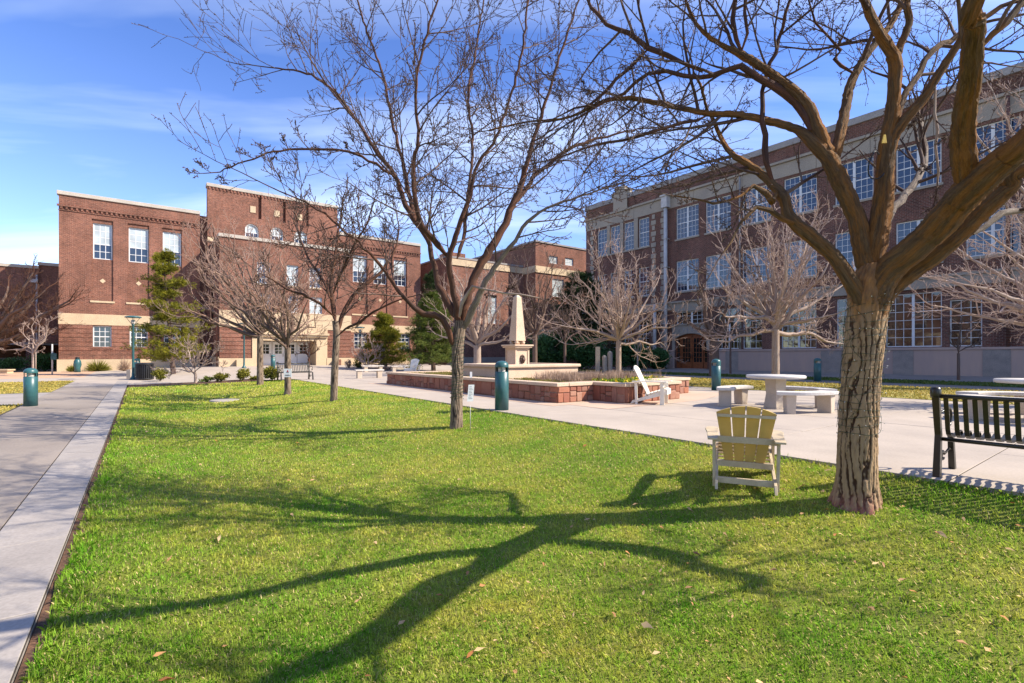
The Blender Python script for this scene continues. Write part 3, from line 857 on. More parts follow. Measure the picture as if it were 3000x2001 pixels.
m = MB(); wall_face(m, 'x', sB, qB0, qA, -0.3, 12.2, [(FQ(1430, sB), FQ(1455, sB), 5.0, 8.4, 0.2), (FQ(1350, sB), FQ(1380, sB), 5.0, 8.4, 0.2)]); m.box(qB0, qB0 + 0.3, sB, sB + 14, -0.3, 12.2)
DB.build(m, 'lower_wall', M['brick_red'])
window(DB, 'x', sB, FQ(1430, sB), FQ(1455, sB), 5.0, 8.4, 2, 3, -0.18, rail=0.5, single=True, gmat=M['glass_blind'])
window(DB, 'x', sB, FQ(1350, sB), FQ(1380, sB), 5.0, 8.4, 2, 3, -0.18, rail=0.5, single=True, gmat=M['glass_blind'])
m = MB(); m.box(qB0 - 0.1, qA - 0.15, sB - 0.12, sB - 0.001, 11.4, 12.1); DB.build(m, 'stone_band', M['limestone'])
m = MB(); m.box(qB0 - 0.1, qA - 0.15, sB - 0.05, sB + 14, 12.2, 12.4); DB.build(m, 'coping', M['dark_coping'])
m = MB(); m.box(qB0, qA - 0.1, sB - 0.06, sB - 0.001, -0.3, 1.0); DB.build(m, 'plinth', M['limestone_grey'])
m = MB(); m.box(31.8, 34.3, 56, 58.5, 0, 14.6); DB.build(m, 'brick_stack', M['brick_red'])
m = MB(); m.box(31.7, 34.4, 55.9, 58.6, 11.6, 12.0); DB.build(m, 'stack_band', M['limestone'])

# ---------------- right building (long dark brick school in shade)
QR = 39.0
def RS(px):
    r = (px - 1500) / FPX; Y = QR / (0.8 * r + 0.6); return Y * (0.8 - 0.6 * r)
RB = Bld('school_building', QR, 15, 'long dark brick building with grey stone frieze and white paned windows')
sE0, sE1 = -14.0, RS(1717)
SJ = RS(1955)
wl = [(RS(1778), RS(1750)), (RS(1816), RS(1789)), (RS(1857), RS(1828)), (RS(1902), RS(1871))]
starts = [27.1, 24.15, 20.9, 17.65, 14.2, 10.7, 7.3, 3.9, 0.5, -2.9, -6.3, -9.7]
pairs = [(a - 2.28, a) for a in starts]
third = [(a, b, 11.75, 14.55, 0.2) for a, b in pairs + wl]
second = [(a, b, 7.0, 9.75, 0.2) for a, b in pairs + wl]
first = [(21.0, 23.1, 1.75, 5.15), (19.3, 20.85, 1.75, 5.15), (15.4, 17.85, 1.75, 5.15), (12.0, 14.1, 1.75, 5.15), (8.4, 11.25, 1.75, 5.15), (6.6, 8.05, 1.75, 4.55), (-2.0, 0.4, 1.75, 5.15), (-7, -4.6, 1.75, 5.15)]
dS0, dS1 = RS(2072), RS(1978)
door_op = (dS0, dS1, -0.02, 3.15, 0.6)
m = MB()
fi = [(a, b, c, d, 0.22) for a, b, c, d in first]
over = (RS(2070), RS(1982), 4.0, 5.15, 0.2)
low_left = [(a, b, 2.0, 4.6, 0.2) for a, b in wl]
wall_face(m, 'y', QR, sE0, sE1, -0.2, 16.95, third + second + fi + [over] + low_left + [door_op])
m.box(QR + 0.05, QR + 18, sE1 - 0.3, sE1, -0.2, 16.95); m.box(QR + 0.05, QR + 18, sE0, sE0 + 0.3, -0.2, 16.95); m.box(QR + 17.7, QR + 18, sE0, sE1, -0.2, 16.95)
RB.build(m, 'wall', M['brick_dark'])
m = MB(); m.box(QR + 0.35, QR + 17.6, sE0 + 0.3, sE1 - 0.3, 16.2, 16.4); RB.build(m, 'roof', M['dark_coping'])
m = MB(); m.box(QR - 0.12, QR + 0.5, sE0 - 0.1, sE1 + 0.1, 16.95, 17.42); RB.build(m, 'coping', M['dark_coping'], bevel=0.03)
# frieze in blocks with pilaster marks
s = sE1
while s > sE0:
    e = max(s - 3.3, sE0)
    m = MB(); m.box(QR - 0.06, QR - 0.001, e + 0.012, s - 0.012, 14.72, 15.78); RB.build(m, 'frieze_block', M['limestone_grey'])
    s = e
m = MB(); m.box(QR - 0.22, QR - 0.001, sE0, sE1 + 0.15, 15.785, 15.98); RB.build(m, 'frieze_ledge', M['limestone_grey'], bevel=0.02)
m = MB(); m.box(QR - 0.16, QR - 0.001, sE0, dS0 - 0.3, 5.35, 5.95); m.box(QR - 0.16, QR - 0.001, dS1 + 0.2, sE1, 5.35, 5.95); m.box(QR - 0.26, QR - 0.001, sE0, sE1, 5.955, 6.12)
RB.build(m, 'belt_course', M['limestone_grey'], bevel=0.02)
m = MB(); m.box(QR - 0.1, QR - 0.001, dS0 - 0.29, dS1 + 0.19, 5.16, 5.95); RB.build(m, 'belt_course', M['limestone_grey'])
for (a, b, z0_, z1_, d) in third + second:
    wid = b - a
    if wid > 1.6:
        window(RB, 'y', QR, a, b, z0_, z1_, 3, [3, 3], -0.19, fw=0.075, mw=0.026, rail=0.5, mull=0.16, single=True)
    else:
        window(RB, 'y', QR, a, b, z0_, z1_, 3, [3, 3], -0.19, fw=0.075, mw=0.026, rail=0.5, single=True)
    m = MB(); m.box(QR - 0.08, QR + 0.1, a - 0.1, b + 0.1, z0_ - 0.16, z0_ - 0.005); RB.build(m, 'window_sill', M['limestone_grey'])
for (a, b, z0_, z1_) in first:
    cw = max(2, int(round((b - a) / 2 / 0.42))) if b - a > 2.0 else 3
    window(RB, 'y', QR, a, b, z0_, z1_, cw, 6, -0.2, fw=0.07, mw=0.03, mull=0.14 if b - a > 2.0 else 0, gmat=M['glass_warm'])
window(RB, 'y', QR, over[0], over[1], over[2], over[3], 3, 3, -0.19, mull=0.16, gmat=M['glass_warm'], single=True)
for (a, b, z0_, z1_, d) in low_left:
    window(RB, 'y', QR, a, b, z0_, z1_, 3, [3, 3], -0.19, rail=0.5, single=True, gmat=M['glass_warm'])
# stone piers and quoins of the end pavilion
for c in [(wl[i][1], wl[i + 1][0]) for i in range(0)]: pass
for (a, b) in zip([w[0] for w in wl][:-1], [w[1] for w in wl][1:]):
    m = MB(); m.box(QR - 0.07, QR - 0.001, b + 0.06, a - 0.06, 11.6, 14.7); RB.build(m, 'stone_pier', M['limestone_grey'])
for (px) in (1735, 1915, 1943):
    c = RS(px)
    z = 0.4; k = 0
    while z < 14.6:
        if not (5.3 < z < 6.15 or 5.3 < z + 0.5 < 6.15):
            w = 0.55 if k % 2 else 0.32
            m = MB(); m.box(QR - 0.05, QR - 0.001, c - w / 2, c + w / 2, z, z + 0.42); RB.build(m, 'quoin', M['limestone_grey'])
        z += 0.56 if k % 2 else 0.5; k += 1
c = RS(1820)
m = MB(); m.box(QR - 0.2, QR - 0.13, c - 0.9, c + 0.9, 15.99, 17.9); m.box(QR - 0.2, QR + 0.3, c - 0.6, c + 0.6, 17.9, 18.3); m.box(QR - 0.13, QR + 0.3, c - 1.2, c + 1.2, 17.43, 17.895)
RB.build(m, 'parapet_crest', M['limestone_grey'], bevel=0.03)
# plinth with stained panels
segs = [(sE0, dS0 - 0.45), (dS1 + 0.05, SJ - 0.1)]
for a, b in segs:
    m = MB(); m.box(QR - 0.28, QR - 0.001, a, b, -0.2, 1.55); m.box(QR - 0.34, QR - 0.001, a - 0.03, b + 0.03, 1.552, 1.70); RB.build(m, 'plinth', M['stucco'], bevel=0.015)
for (pa, pb) in ((2168, 2131), (2680, 2620), (2965, 2882), (2470, 2410), (3400, 3200)):
    m = MB(); m.box(QR - 0.305, QR - 0.281, RS(max(pa, pb)), RS(min(pa, pb)), -0.2, 1.548); RB.build(m, 'plinth_panel', M['stucco_grey'])
# entrance: stone surround, arched oak doors
m = MB(); m.box(QR - 0.12, QR - 0.001, dS0 - 0.3, dS0 - 0.001, 1.705, 3.9); m.box(QR - 0.12, QR - 0.001, dS1 + 0.001, dS1 + 0.25, 1.705, 3.9); m.box(QR - 0.12, QR - 0.001, dS0, dS1, 3.16, 3.9)
m.box(QR - 0.22, QR - 0.001, dS0 - 0.35, dS1 + 0.3, 3.9, 4.02)
# segmental arch under the lintel
cS = (dS0 + dS1) / 2; hw = (dS1 - dS0) / 2; n = 12
top = [(dS0 + 2 * hw * i / n) for i in range(n + 1)]
vs = [(QR - 0.1, t, 3.159) for t in top] + [(QR - 0.1, t, 3.158 - 0.42 * ((t - cS) / hw) ** 2) for t in top] + [(QR + 0.3, t, 3.158 - 0.42 * ((t - cS) / hw) ** 2) for t in top]
m.add(vs, [(i + 1, i, n + 1 + i, n + 2 + i) for i in range(n)] + [(n + 2 + i, n + 1 + i, 2 * n + 2 + i, 2 * n + 3 + i) for i in range(n)])
RB.build(m, 'entrance_surround', M['limestone_grey'])
for k_, t_ in enumerate(np.linspace(dS0 + 0.5, dS1 - 0.5, 6)):
    m = MB(); m.box(QR - 0.14, QR - 0.121, t_ - 0.04, t_ + 0.04, 3.3, 3.7); RB.build(m, 'carved_letter_stroke', M['dark_coping'])
m = MB(); m.box(QR + 0.45, QR + 0.6, dS0, dS1, -0.1, 3.2); RB.build(m, 'entrance_backing', M['void'])
wd = (dS1 - dS0)
leafs = [(dS0, dS0 + wd * 0.14), (dS0 + wd * 0.16, dS0 + wd * 0.49), (dS0 + wd * 0.51, dS0 + wd * 0.84), (dS0 + wd * 0.86, dS1)]
for i, (a, b) in enumerate(leafs):
    m = MB(); e = 0.13 if i in (1, 2) else 0.07
    x0, x1 = QR + 0.2, QR + 0.28; zt = 2.98
    m.box(x0, x1, a, b, 0.05, 0.62); m.box(x0, x1, a, a + e, 0.62, zt); m.box(x0, x1, b - e, b, 0.62, zt); m.box(x0, x1, a + e, b - e, zt - 0.25, zt)
    nc = 3 if i in (1, 2) else 1
    for k in range(1, nc): 
        t = a + e + (b - a - 2 * e) * k / nc; m.box(x0 + 0.01, x1 - 0.01, t - 0.018, t + 0.018, 0.62, zt - 0.25)
    for k in range(1, 5):
        z = 0.62 + (zt - 0.25 - 0.62) * k / 5; m.box(x0 + 0.012, x1 - 0.012, a + e, b - e, z - 0.018, z + 0.018)
    d = RB.build(m, 'door' if i in (1, 2) else 'side_light', M['wood_door'])
    m = MB(); m.box(x0 + 0.03, x0 + 0.04, a + e, b - e, 0.62, zt - 0.25); RB.build(m, 'pane', M['glass_warm'] if i != 1 else M['glass_dark'], d)
    if i in (1, 2):
        m = MB(); t = b - 0.07 if i == 1 else a + 0.07; m.tube([(x0 - 0.05, t, 0.95), (x0 - 0.05, t, 1.35)], 0.018, 6); RB.build(m, 'handle', M['black_metal'], d)
m = MB(); n = 12
vs = [(QR + 0.2, t, 3.16) for t in top] + [(QR + 0.2, t, 2.985 if abs(t - cS) / hw < .62 else 2.6) for t in top]
m.add(vs, [(i + 1, i, n + 1 + i, n + 2 + i) for i in range(n)]); RB.build(m, 'door_head', M['wood_door'])
m = MB(); m.box(QR - 1.5, QR + 0.45, dS0 - 0.2, dS1 + 0.2, 0.0, 0.06); RB.build(m, 'doorstep', M['concrete_grey'])
# pipes on the facade
def pipe(px, z0_, z1_, r, mat, head=False, name='downspout'):
    c = RS(px); m = MB(); m.tube([(QR - 0.2 - r, c, z0_), (QR - 0.2 - r, c, z1_)], r, 8)
    z = z0_ + 1.5
    while z < z1_ - 0.5:
        m.box(QR - 0.22 - r * 2, QR - 0.001, c - r - 0.03, c + r + 0.03, z, z + 0.06); z += 2.6
    if head:
        m.box(QR - 0.65, QR - 0.02, c - 0.3, c + 0.3, z1_ - 0.1, z1_ + 0.9); m.box(QR - 0.75, QR - 0.02, c - 0.38, c + 0.38, z1_ + 0.9, z1_ + 1.05)
    RB.build(m, name, mat)
pipe(1957, 0, 14.9, 0.17, M['grey_metal'], True)
pipe(1925, 0, 6.0, 0.16, M['grey_metal'])
pipe(2172, 1.7, 15.7, 0.06, M['dark_coping'])
pipe(2956, 1.7, 15.7, 0.09, M['brick_dark'])

# brick hall on the other side of the footpath, behind the viewer's left shoulder (seen mirrored in the low windows)
OB = Bld('opposite_hall', -46, 5, 'long red brick hall on the far side of the footpath, mirrored in the school windows')
qO = -46.0; owin = [(s_, s_ + 2.2, z_, z_ + 2.6, 0.2) for s_ in np.arange(-28, 34, 4.4) for z_ in (1.4, 5.6, 9.6)]
m = MB(); m.box(qO - 12, qO - 0.001, -32, 36, -1, 13.5)
for (a, b, c, d, e) in owin: pass
OB.build(m, 'wall', M['brick_red'])
m = MB(); m.box(qO, qO + 0.08, -32, 36, 4.5, 5.2); OB.build(m, 'stone_band', M['limestone'])
for (a, b, c, d, e) in owin:
    m = MB(); m.box(qO + 0.01, qO + 0.05, a, b, c, d); w_ = OB.build(m, 'window', M['frame_white'])
    m = MB(); m.box(qO + 0.051, qO + 0.06, a + 0.1, b - 0.1, c + 0.1, d - 0.1); OB.build(m, 'pane', M['glass'], w_)
# ------------------------------------------------------------------ bollards, lamps, street furniture
def bollard_proto():
    t = thing('bollard')
    m = MB(); m.lathe([(0.0, 0.0), (0.155, 0.0), (0.155, 0.845), (0.135, 0.855), (0.0, 0.855)], 28); m.build('post', M['teal'], t)
    m = MB(); m.lathe([(0.085, 0.852), (0.085, 0.975)], 20); m.build('light_lens', M['lens'], t)
    m = MB(); m.lathe([(0.155, 0.955), (0.157, 0.985), (0.15, 1.02), (0.13, 1.055), (0.09, 1.083), (0.04, 1.097), (0.0, 1.1)], 28)
    m.lathe([(0.155, 0.955), (0.0, 0.957)], 28); m.build('cap', M['teal'], t)
    m = MB(); m.lathe([(0.1545, 0.85), (0.1545, 0.957)], 16, a0=math.radians(10), a1=math.radians(150)); m.lathe([(0.135, 0.957), (0.135, 0.85)], 16, a0=math.radians(10), a1=math.radians(150))
    for a in (185, 270, 350):
        x, y = 0.145 * math.cos(math.radians(a)), 0.145 * math.sin(math.radians(a)); m.box(x - 0.008, x + 0.008, y - 0.008, y + 0.008, 0.85, 0.957)
    m.build('rear_shield', M['teal'], t)
    return t
bp = bollard_proto()
bspots = [((90, 1190), 14.2, 'teal bollard light beside the footpath at the cross path', 0.3),
          ((1470, 1199), 11.08, 'teal bollard light between the lawn edge and the stone planter', 0.0),
          ((2098, 1143), 17.3, 'teal bollard light with scratched cap where the plaza meets the yellow lawn', -2.1),
          ((2395, 1117), 23.2, 'dark teal bollard in building shade beside the wall footpath', 1.0),
          ((402, 1098), 30.5, 'teal bollard behind the litter bin and lamp post', 0.2),
          ((800, 1085), 36.5, 'small weathered bollard in front of the white entrance doors', 2.0)]
for i, ((px, py), Y, lab, rz) in enumerate(bspots):
    p = AT(px, py, Y); q, s = QS(p.x, p.y)
    z = ground(q, s) if i not in (2, 3) else 0.0
    if i == 0: z = path_z(s) - 0.01
    o = bp if i == 0 else copy_tree(bp)
    o.location = (p.x, p.y, z); o.rotation_euler = (0, 0, rz)
    tag(o, lab, 'bollard', 'teal bollard lights around the plaza')

def lamp_proto():
    t = thing('street_lamp')
    m = MB(); m.lathe([(0.0, 0), (0.17, 0), (0.165, 0.05), (0.11, 0.12), (0.075, 0.2), (0.07, 0.35), (0.062, 0.4)], 20); m.build('base', M['teal'], t)
    m = MB(); m.lathe([(0.062, 0.35), (0.052, 2.9), (0.07, 2.92), (0.07, 2.98), (0.05, 3.0)], 16); m.build('pole', M['teal'], t)
    m = MB()
    for k in range(4):
        a = math.pi / 4 + k * math.pi / 2
        m.tube([(0.05 * math.cos(a), 0.05 * math.sin(a), 2.95), (0.3 * math.cos(a), 0.3 * math.sin(a), 3.33)], 0.012, 6)
    m.build('bracket', M['teal'], t)
    m = MB(); m.lathe([(0.08, 3.0), (0.11, 3.12), (0.09, 3.2), (0.0, 3.22)], 16); m.build('lamp_lens', M['lens'], t)
    m = MB(); m.lathe([(0.0, 3.33), (0.37, 3.33), (0.385, 3.35), (0.37, 3.385), (0.2, 3.43), (0.0, 3.44)], 28); m.build('shade', M['teal'], t)
    return t
lp = lamp_proto()
for i, (px, pyb, Y, pyt, lab) in enumerate([(390, 1121, 27.3, 925, 'teal post lamp with flat disc shade at the end of the footpath'),
                              (715, 1083, 37.5, 946, 'dark post lamp standing by the brick pier left of the entrance'),
                              (1055, 1078, 40.5, 957, 'dark post lamp with disc shade near the pine shrub right of the entrance')]):
    p = AT(px, pyb, Y); q, s = QS(p.x, p.y); z = ground(q, s)
    o = lp if i == 0 else copy_tree(lp)
    h = CAMZ + (HZ - pyt) / FPX * Y - z
    o.location = (p.x, p.y, z); o.scale = (1, 1, h / 3.44)
    tag(o, lab, 'street lamp', 'post lamps with disc shades')
# litter bin: vertical flat bars
p = AT(424, 1116, 27.2); q, s = QS(p.x, p.y)
t = thing('litter_bin', (p.x, p.y, ground(q, s)), 0, 'black slatted steel litter bin beside the teal post lamp', 'litter bin')
for k in range(26):
    a = 2 * math.pi * k / 26
    m = MB(); R = 0.40
    m.beam((R * math.cos(a), R * math.sin(a), 0.05), (R * math.cos(a), R * math.sin(a), 0.84), 0.055, 0.01, up=(math.cos(a), math.sin(a), 0)); m.build('slat', M['black'], t)
m = MB(); m.lathe([(0.0, 0.03), (0.35, 0.03), (0.37, 0.86), (0.35, 0.87), (0.0, 0.6)], 24); m.build('liner', M['black'], t)
m = MB(); m.lathe([(0.40, 0.82), (0.43, 0.84), (0.43, 0.88), (0.30, 0.94), (0.22, 0.92), (0.22, 0.85)], 28); m.build('rim', M['black'], t)
m = MB(); m.lathe([(0.41, 0.04), (0.42, 0.04), (0.42, 0.09), (0.41, 0.09)], 28); m.build('base_ring', M['black'], t)
p = AT(398, 1114, 28.2); q, s = QS(p.x, p.y)
m = MB(); m.box(-0.12, 0.12, -0.12, 0.12, 0, 0.52)
tag(m.build('concrete_block', M['concrete'], None, (p.x - 0.1, p.y - 0.3, ground(q, s)), bevel=0.02), 'small pale concrete block between lamp post and litter bin', 'block')
# utility pedestal and post with box near the left building
p = AT(227, 1093, 36.5); q, s = QS(p.x, p.y)
t = thing('utility_pedestal', (p.x, p.y, ground(q, s)), 0, 'short teal utility pedestal before the pale stone plinth', 'utility box')
m = MB(); m.lathe([(0, 0), (0.2, 0), (0.17, 0.3), (0.24, 0.55), (0.2, 0.85), (0.1, 1.0), (0, 1.02)], 16); m.build('body', M['teal'], t)
m = MB(); m.lathe([(0.12, 1.0), (0.15, 1.04), (0.1, 1.12), (0, 1.13)], 14); m.build('cap', M['black'], t)
p = AT(153, 1101, 32.5); q, s = QS(p.x, p.y)
t = thing('meter_post', (p.x, p.y, ground(q, s)), 0.3, 'thin post carrying a small teal box near the hall corner', 'post')
m = MB(); m.tube([(0, 0, 0), (0, 0, 2.02)], 0.045, 8); m.build('pole', M['grey_metal'], t)
m = MB(); m.box(-0.02, 0.24, -0.14, 0.02, 1.0, 1.42); m.build('box', M['teal'], t, bevel=0.02)
# low pale wall end at the far left
p = AT(6, 1097, 34.0)
t = thing('garden_wall', (p.x - 1.9, p.y, -0.1), RZ * 0.2, 'low pale garden wall with cap beyond the yellow grass', 'wall')
m = MB(); m.box(-3, 2.2, -0.25, 0.25, -0.3, 0.26); m.build('wall', M['limestone'], t)
m = MB(); m.box(-3.05, 2.28, -0.32, 0.32, 0.262, 0.36); m.build('cap', M['limestone'], t, bevel=0.02)
m = MB(); m.tube([(1.4, 0, 0.36), (1.4, 0, 0.75)], 0.05, 8); tag(m.build('marker_post', M['sign_white'], None, (p.x - 1.9, p.y, -0.1)), 'short white marker stub on top of the low garden wall', 'post')

# ------------------------------------------------------------------ adirondack chairs
def adirondack(matc, matb):
    t = thing('adirondack_chair')
    for sx in (-1, 1):
        m = MB(); m.hexa([(sx * 0.275 - 0.014, 0.40, 0.26), (sx * 0.275 + 0.014, 0.40, 0.26), (sx * 0.275 + 0.014, -0.46, 0.0), (sx * 0.275 - 0.014, -0.46, 0.0)],
                         [(sx * 0.275 - 0.014, 0.40, 0.37), (sx * 0.275 + 0.014, 0.40, 0.37), (sx * 0.275 + 0.014, -0.40, 0.09), (sx * 0.275 - 0.014, -0.40, 0.09)]); m.build('stringer', matc, t, bevel=0.004)
        m = MB(); m.box(sx * 0.305 - 0.014, sx * 0.305 + 0.014, 0.26, 0.36, 0, 0.555); m.build('leg', matc, t, bevel=0.004)
        m = MB(); m.hexa([(sx * 0.30 - 0.014, -0.33, 0), (sx * 0.30 + 0.014, -0.33, 0), (sx * 0.30 + 0.014, -0.27, 0), (sx * 0.30 - 0.014, -0.27, 0)],
                         [(sx * 0.305 - 0.014, -0.35, 0.555), (sx * 0.305 + 0.014, -0.35, 0.555), (sx * 0.305 + 0.014, -0.28, 0.555), (sx * 0.305 - 0.014, -0.28, 0.555)]); m.build('leg', matc, t, bevel=0.004)
        poly = [(sx * 0.265, -0.40), (sx * 0.365, -0.40), (sx * 0.385, 0.05), (sx * 0.41, 0.30), (sx * 0.395, 0.42), (sx * 0.35, 0.46), (sx * 0.29, 0.44), (sx * 0.262, 0.36)]
        if sx < 0: poly = poly[::-1]
        m = MB(); m.prism(poly, 0.556, 0.58); m.build('armrest', matc, t, bevel=0.005)
        m = MB(); m.prism([(sx * 0.32, 0.26), (sx * 0.32, 0.36), (sx * 0.38, 0.34), (sx * 0.38, 0.28)][::sx], 0.44, 0.555); m.build('arm_bracket', matc, t)
    for k in range(6):
        y = 0.385 - k * 0.085; z = 0.385 - k * 0.027
        m = MB(); m.beam((-0.262, y, z), (0.262, y, z), 0.075, 0.02, up=(0, 0.3, 1)); m.build('seat_slat', matc, t, bevel=0.004)
    m = MB(); m.box(-0.29, 0.29, 0.405, 0.43, 0.25, 0.375); m.build('front_apron', matc, t, bevel=0.004)
    # back: four fanned boards with a rounded head
    xb = [-0.195, -0.0985, -0.002, 0.0945, 0.191]; xt = [-0.29, -0.147, -0.002, 0.143, 0.286]
    def head(x): return 0.965 - 0.9 * (x / 1.0) ** 2 * 1.15
    for k in range(4):
        m = MB(); g = 0.006
        def yz(z): return -0.04 - (z - 0.2) * 0.47
        prof = []
        x0b, x1b, x0t, x1t = xb[k] + g, xb[k + 1] - g, xt[k] + g, xt[k + 1] - g
        top = [(x0t + (x1t - x0t) * i / 5, head(x0t + (x1t - x0t) * i / 5)) for i in range(6)]
        pts = [(x0b, 0.19), (x1b, 0.19)] + [(x, z) for x, z in reversed(top)]
        n = len(pts)
        vs = [(x, yz(z) + 0.010, z) for x, z in pts] + [(x, yz(z) - 0.010, z - 0.004) for x, z in pts]
        m.add(vs, [tuple(reversed(range(n))), tuple(range(n, 2 * n))] + [(i, (i + 1) % n, n + (i + 1) % n, n + i) for i in range(n)])
        m.build('back_slat', matb, t)
    for (z, w, h, off) in ((0.845, 0.55, 0.035, 0.028), (0.545, 0.64, 0.075, 0.032), (0.225, 0.55, 0.07, 0.034)):
        m = MB(); y = yz(z) - off; m.box(-w / 2, w / 2, y - 0.012, y + 0.012, z - h / 2, z + h / 2); m.build('back_rail', matc, t, bevel=0.004)
    m = MB(); m.box(-0.286, 0.286, -0.325, -0.29, 0.045, 0.115); m.build('stretcher', matc, t, bevel=0.004)
    return t
c1 = adirondack(M['chair'], M['chair_back'])
rz = math.radians(-23)
rear = Vector((2.43, 5.16, 0)); fwd = Vector((-math.sin(rz), math.cos(rz), 0))
o = rear + fwd * 0.30; q, s = QS(o.x, o.y)
c1.location = (o.x, o.y, lawn_z(q, s) + 0.02); c1.rotation_euler = (math.radians(0.5), math.radians(0.5), rz); c1.scale = (1, 1, 0.9)
tag(c1, 'cream slatted garden chair on the lawn, seen from behind its fanned back', 'garden chair', 'slatted garden chairs')
c2 = adirondack(M['chair_white'], M['chair_white'])
c2.location = (3.53, 12.55, 0.0); c2.rotation_euler = (0, 0, math.radians(-90 - 26)); c2.scale = (1.02, 1.02, 1.0)
tag(c2, 'white slatted garden chair on the plaza, side on before the stone planter', 'garden chair', 'slatted garden chairs')
c3 = copy_tree(c2); p = AT(1207, 1096, 30.5); c3.location = (p.x, p.y, 0.0); c3.rotation_euler = (0, 0, math.radians(160)); c3.scale = (1.05,) * 3
tag(c3, 'small distant white slatted chair behind the raised planter near the evergreens', 'garden chair', 'slatted garden chairs')

# ------------------------------------------------------------------ slatted steel bench (right)
def steel_bench(n, L, name='park_bench'):
    t = thing(name)
    # x along the bench, +y towards the sitter's front, origin at rear left foot
    for k in range(n):
        x = 0.075 + (L - 0.15) * k / (n - 1)
        prof = [(-0.055, 0.80), (-0.03, 0.70), (0.0, 0.58), (0.02, 0.48), (0.05, 0.43), (0.11, 0.40), (0.2, 0.39), (0.32, 0.40), (0.42, 0.425), (0.49, 0.43), (0.53, 0.405), (0.54, 0.36)]
        m = MB(); w = 0.019; vs = []; 
        for i, (y, z) in enumerate(prof):
            a = prof[max(0, i - 1)]; b = prof[min(len(prof) - 1, i + 1)]
            ty, tz = b[0] - a[0], b[1] - a[1]; l = math.hypot(ty, tz); ny, nz = -tz / l * 0.004, ty / l * 0.004
            vs += [(x - w, y + ny, z + nz), (x + w, y + ny, z + nz), (x + w, y - ny, z - nz), (x - w, y - ny, z - nz)]
        fs = []
        for i in range(len(prof) - 1):
            for j in range(4): fs.append((i * 4 + j, i * 4 + (j + 1) % 4, i * 4 + 4 + (j + 1) % 4, i * 4 + 4 + j))
        m.add(vs, fs); m.build('slat', M['black_metal'], t)
    m = MB(); m.tube([(0.0, -0.065, 0.815), (L, -0.065, 0.815)], 0.021, 10); m.build('top_rail', M['black_metal'], t)
    m = MB(); m.tube([(0.0, 0.515, 0.375), (L, 0.515, 0.375)], 0.018, 8); m.tube([(0.0, 0.06, 0.375), (L, 0.06, 0.375)], 0.02, 8); m.build('seat_rail', M['black_metal'], t)
    ends = [0.0, L] if L < 2.5 else [0.0, L / 2, L]
    for x in ends:
        m = MB(); m.hexa([(x - 0.03, -0.06, 0), (x + 0.03, -0.06, 0), (x + 0.03, 0.02, 0), (x - 0.03, 0.02, 0)], [(x - 0.025, -0.0, 0.42), (x + 0.025, -0.0, 0.42), (x + 0.025, 0.07, 0.42), (x - 0.025, 0.07, 0.42)])
        m.hexa([(x - 0.025, 0.0, 0.42), (x + 0.025, 0.0, 0.42), (x + 0.025, 0.07, 0.42), (x - 0.025, 0.07, 0.42)], [(x - 0.03, -0.09, 0.84), (x + 0.03, -0.09, 0.84), (x + 0.03, -0.035, 0.84), (x - 0.03, -0.035, 0.84)]); m.build('leg', M['black_metal'], t, bevel=0.005)
        m = MB(); m.hexa([(x - 0.028, 0.53, 0), (x + 0.028, 0.53, 0), (x + 0.028, 0.60, 0), (x - 0.028, 0.60, 0)], [(x - 0.024, 0.47, 0.38), (x + 0.024, 0.47, 0.38), (x + 0.024, 0.53, 0.38), (x - 0.024, 0.53, 0.38)]); m.build('leg', M['black_metal'], t, bevel=0.005)
        m = MB(); m.lathe([(0.0, 0.80), (0.04, 0.80), (0.046, 0.82), (0.046, 0.875), (0.038, 0.90), (0, 0.905)], 14, cx=x, cy=-0.066); m.build('post_cap', M['black_metal'], t)
        m = MB(); pts = [(x, -0.02, 0.62)]
        for i in range(15):
            a = math.radians(100 - i * 20); r = 0.11 - i * 0.003; pts.append((x, 0.42 + r * math.cos(a), 0.56 + r * math.sin(a)))
        m.tube(pts, 0.013, 8); m.build('armrest', M['black_metal'], t)
        m = MB(); m.tube([(x, 0.0, 0.2), (x, 0.15, 0.235), (x, 0.28, 0.20), (x, 0.42, 0.235), (x, 0.55, 0.2)], 0.011, 6)
        for cy in (0.12, 0.2):
            m.tube([(x + 0.0, cy + 0.045 * math.cos(a), 0.19 + 0.045 * math.sin(a)) for a in np.linspace(0, 5.6, 12)], 0.009, 6)
        m.build('scroll', M['black_metal'], t)
    return t
bx1 = steel_bench(25, 1.86)
bx1.location = (4.29, 4.99, 0.0); bx1.rotation_euler = (0, 0, math.atan2(-0.8, 0.6))
tag(bx1, 'dark steel bench with vertical strap slats on the paving at the lawn edge', 'bench', 'steel strap benches')
bx2 = steel_bench(18, 1.5)
p = AT(905, 1112, 25.2); q, s = QS(p.x, p.y)
bx2.location = (p.x, p.y, ground(q, s)); bx2.rotation_euler = (0, 0, math.radians(222))
tag(bx2, 'small dark steel bench standing behind the tree that carries the white notice', 'bench', 'steel strap benches')

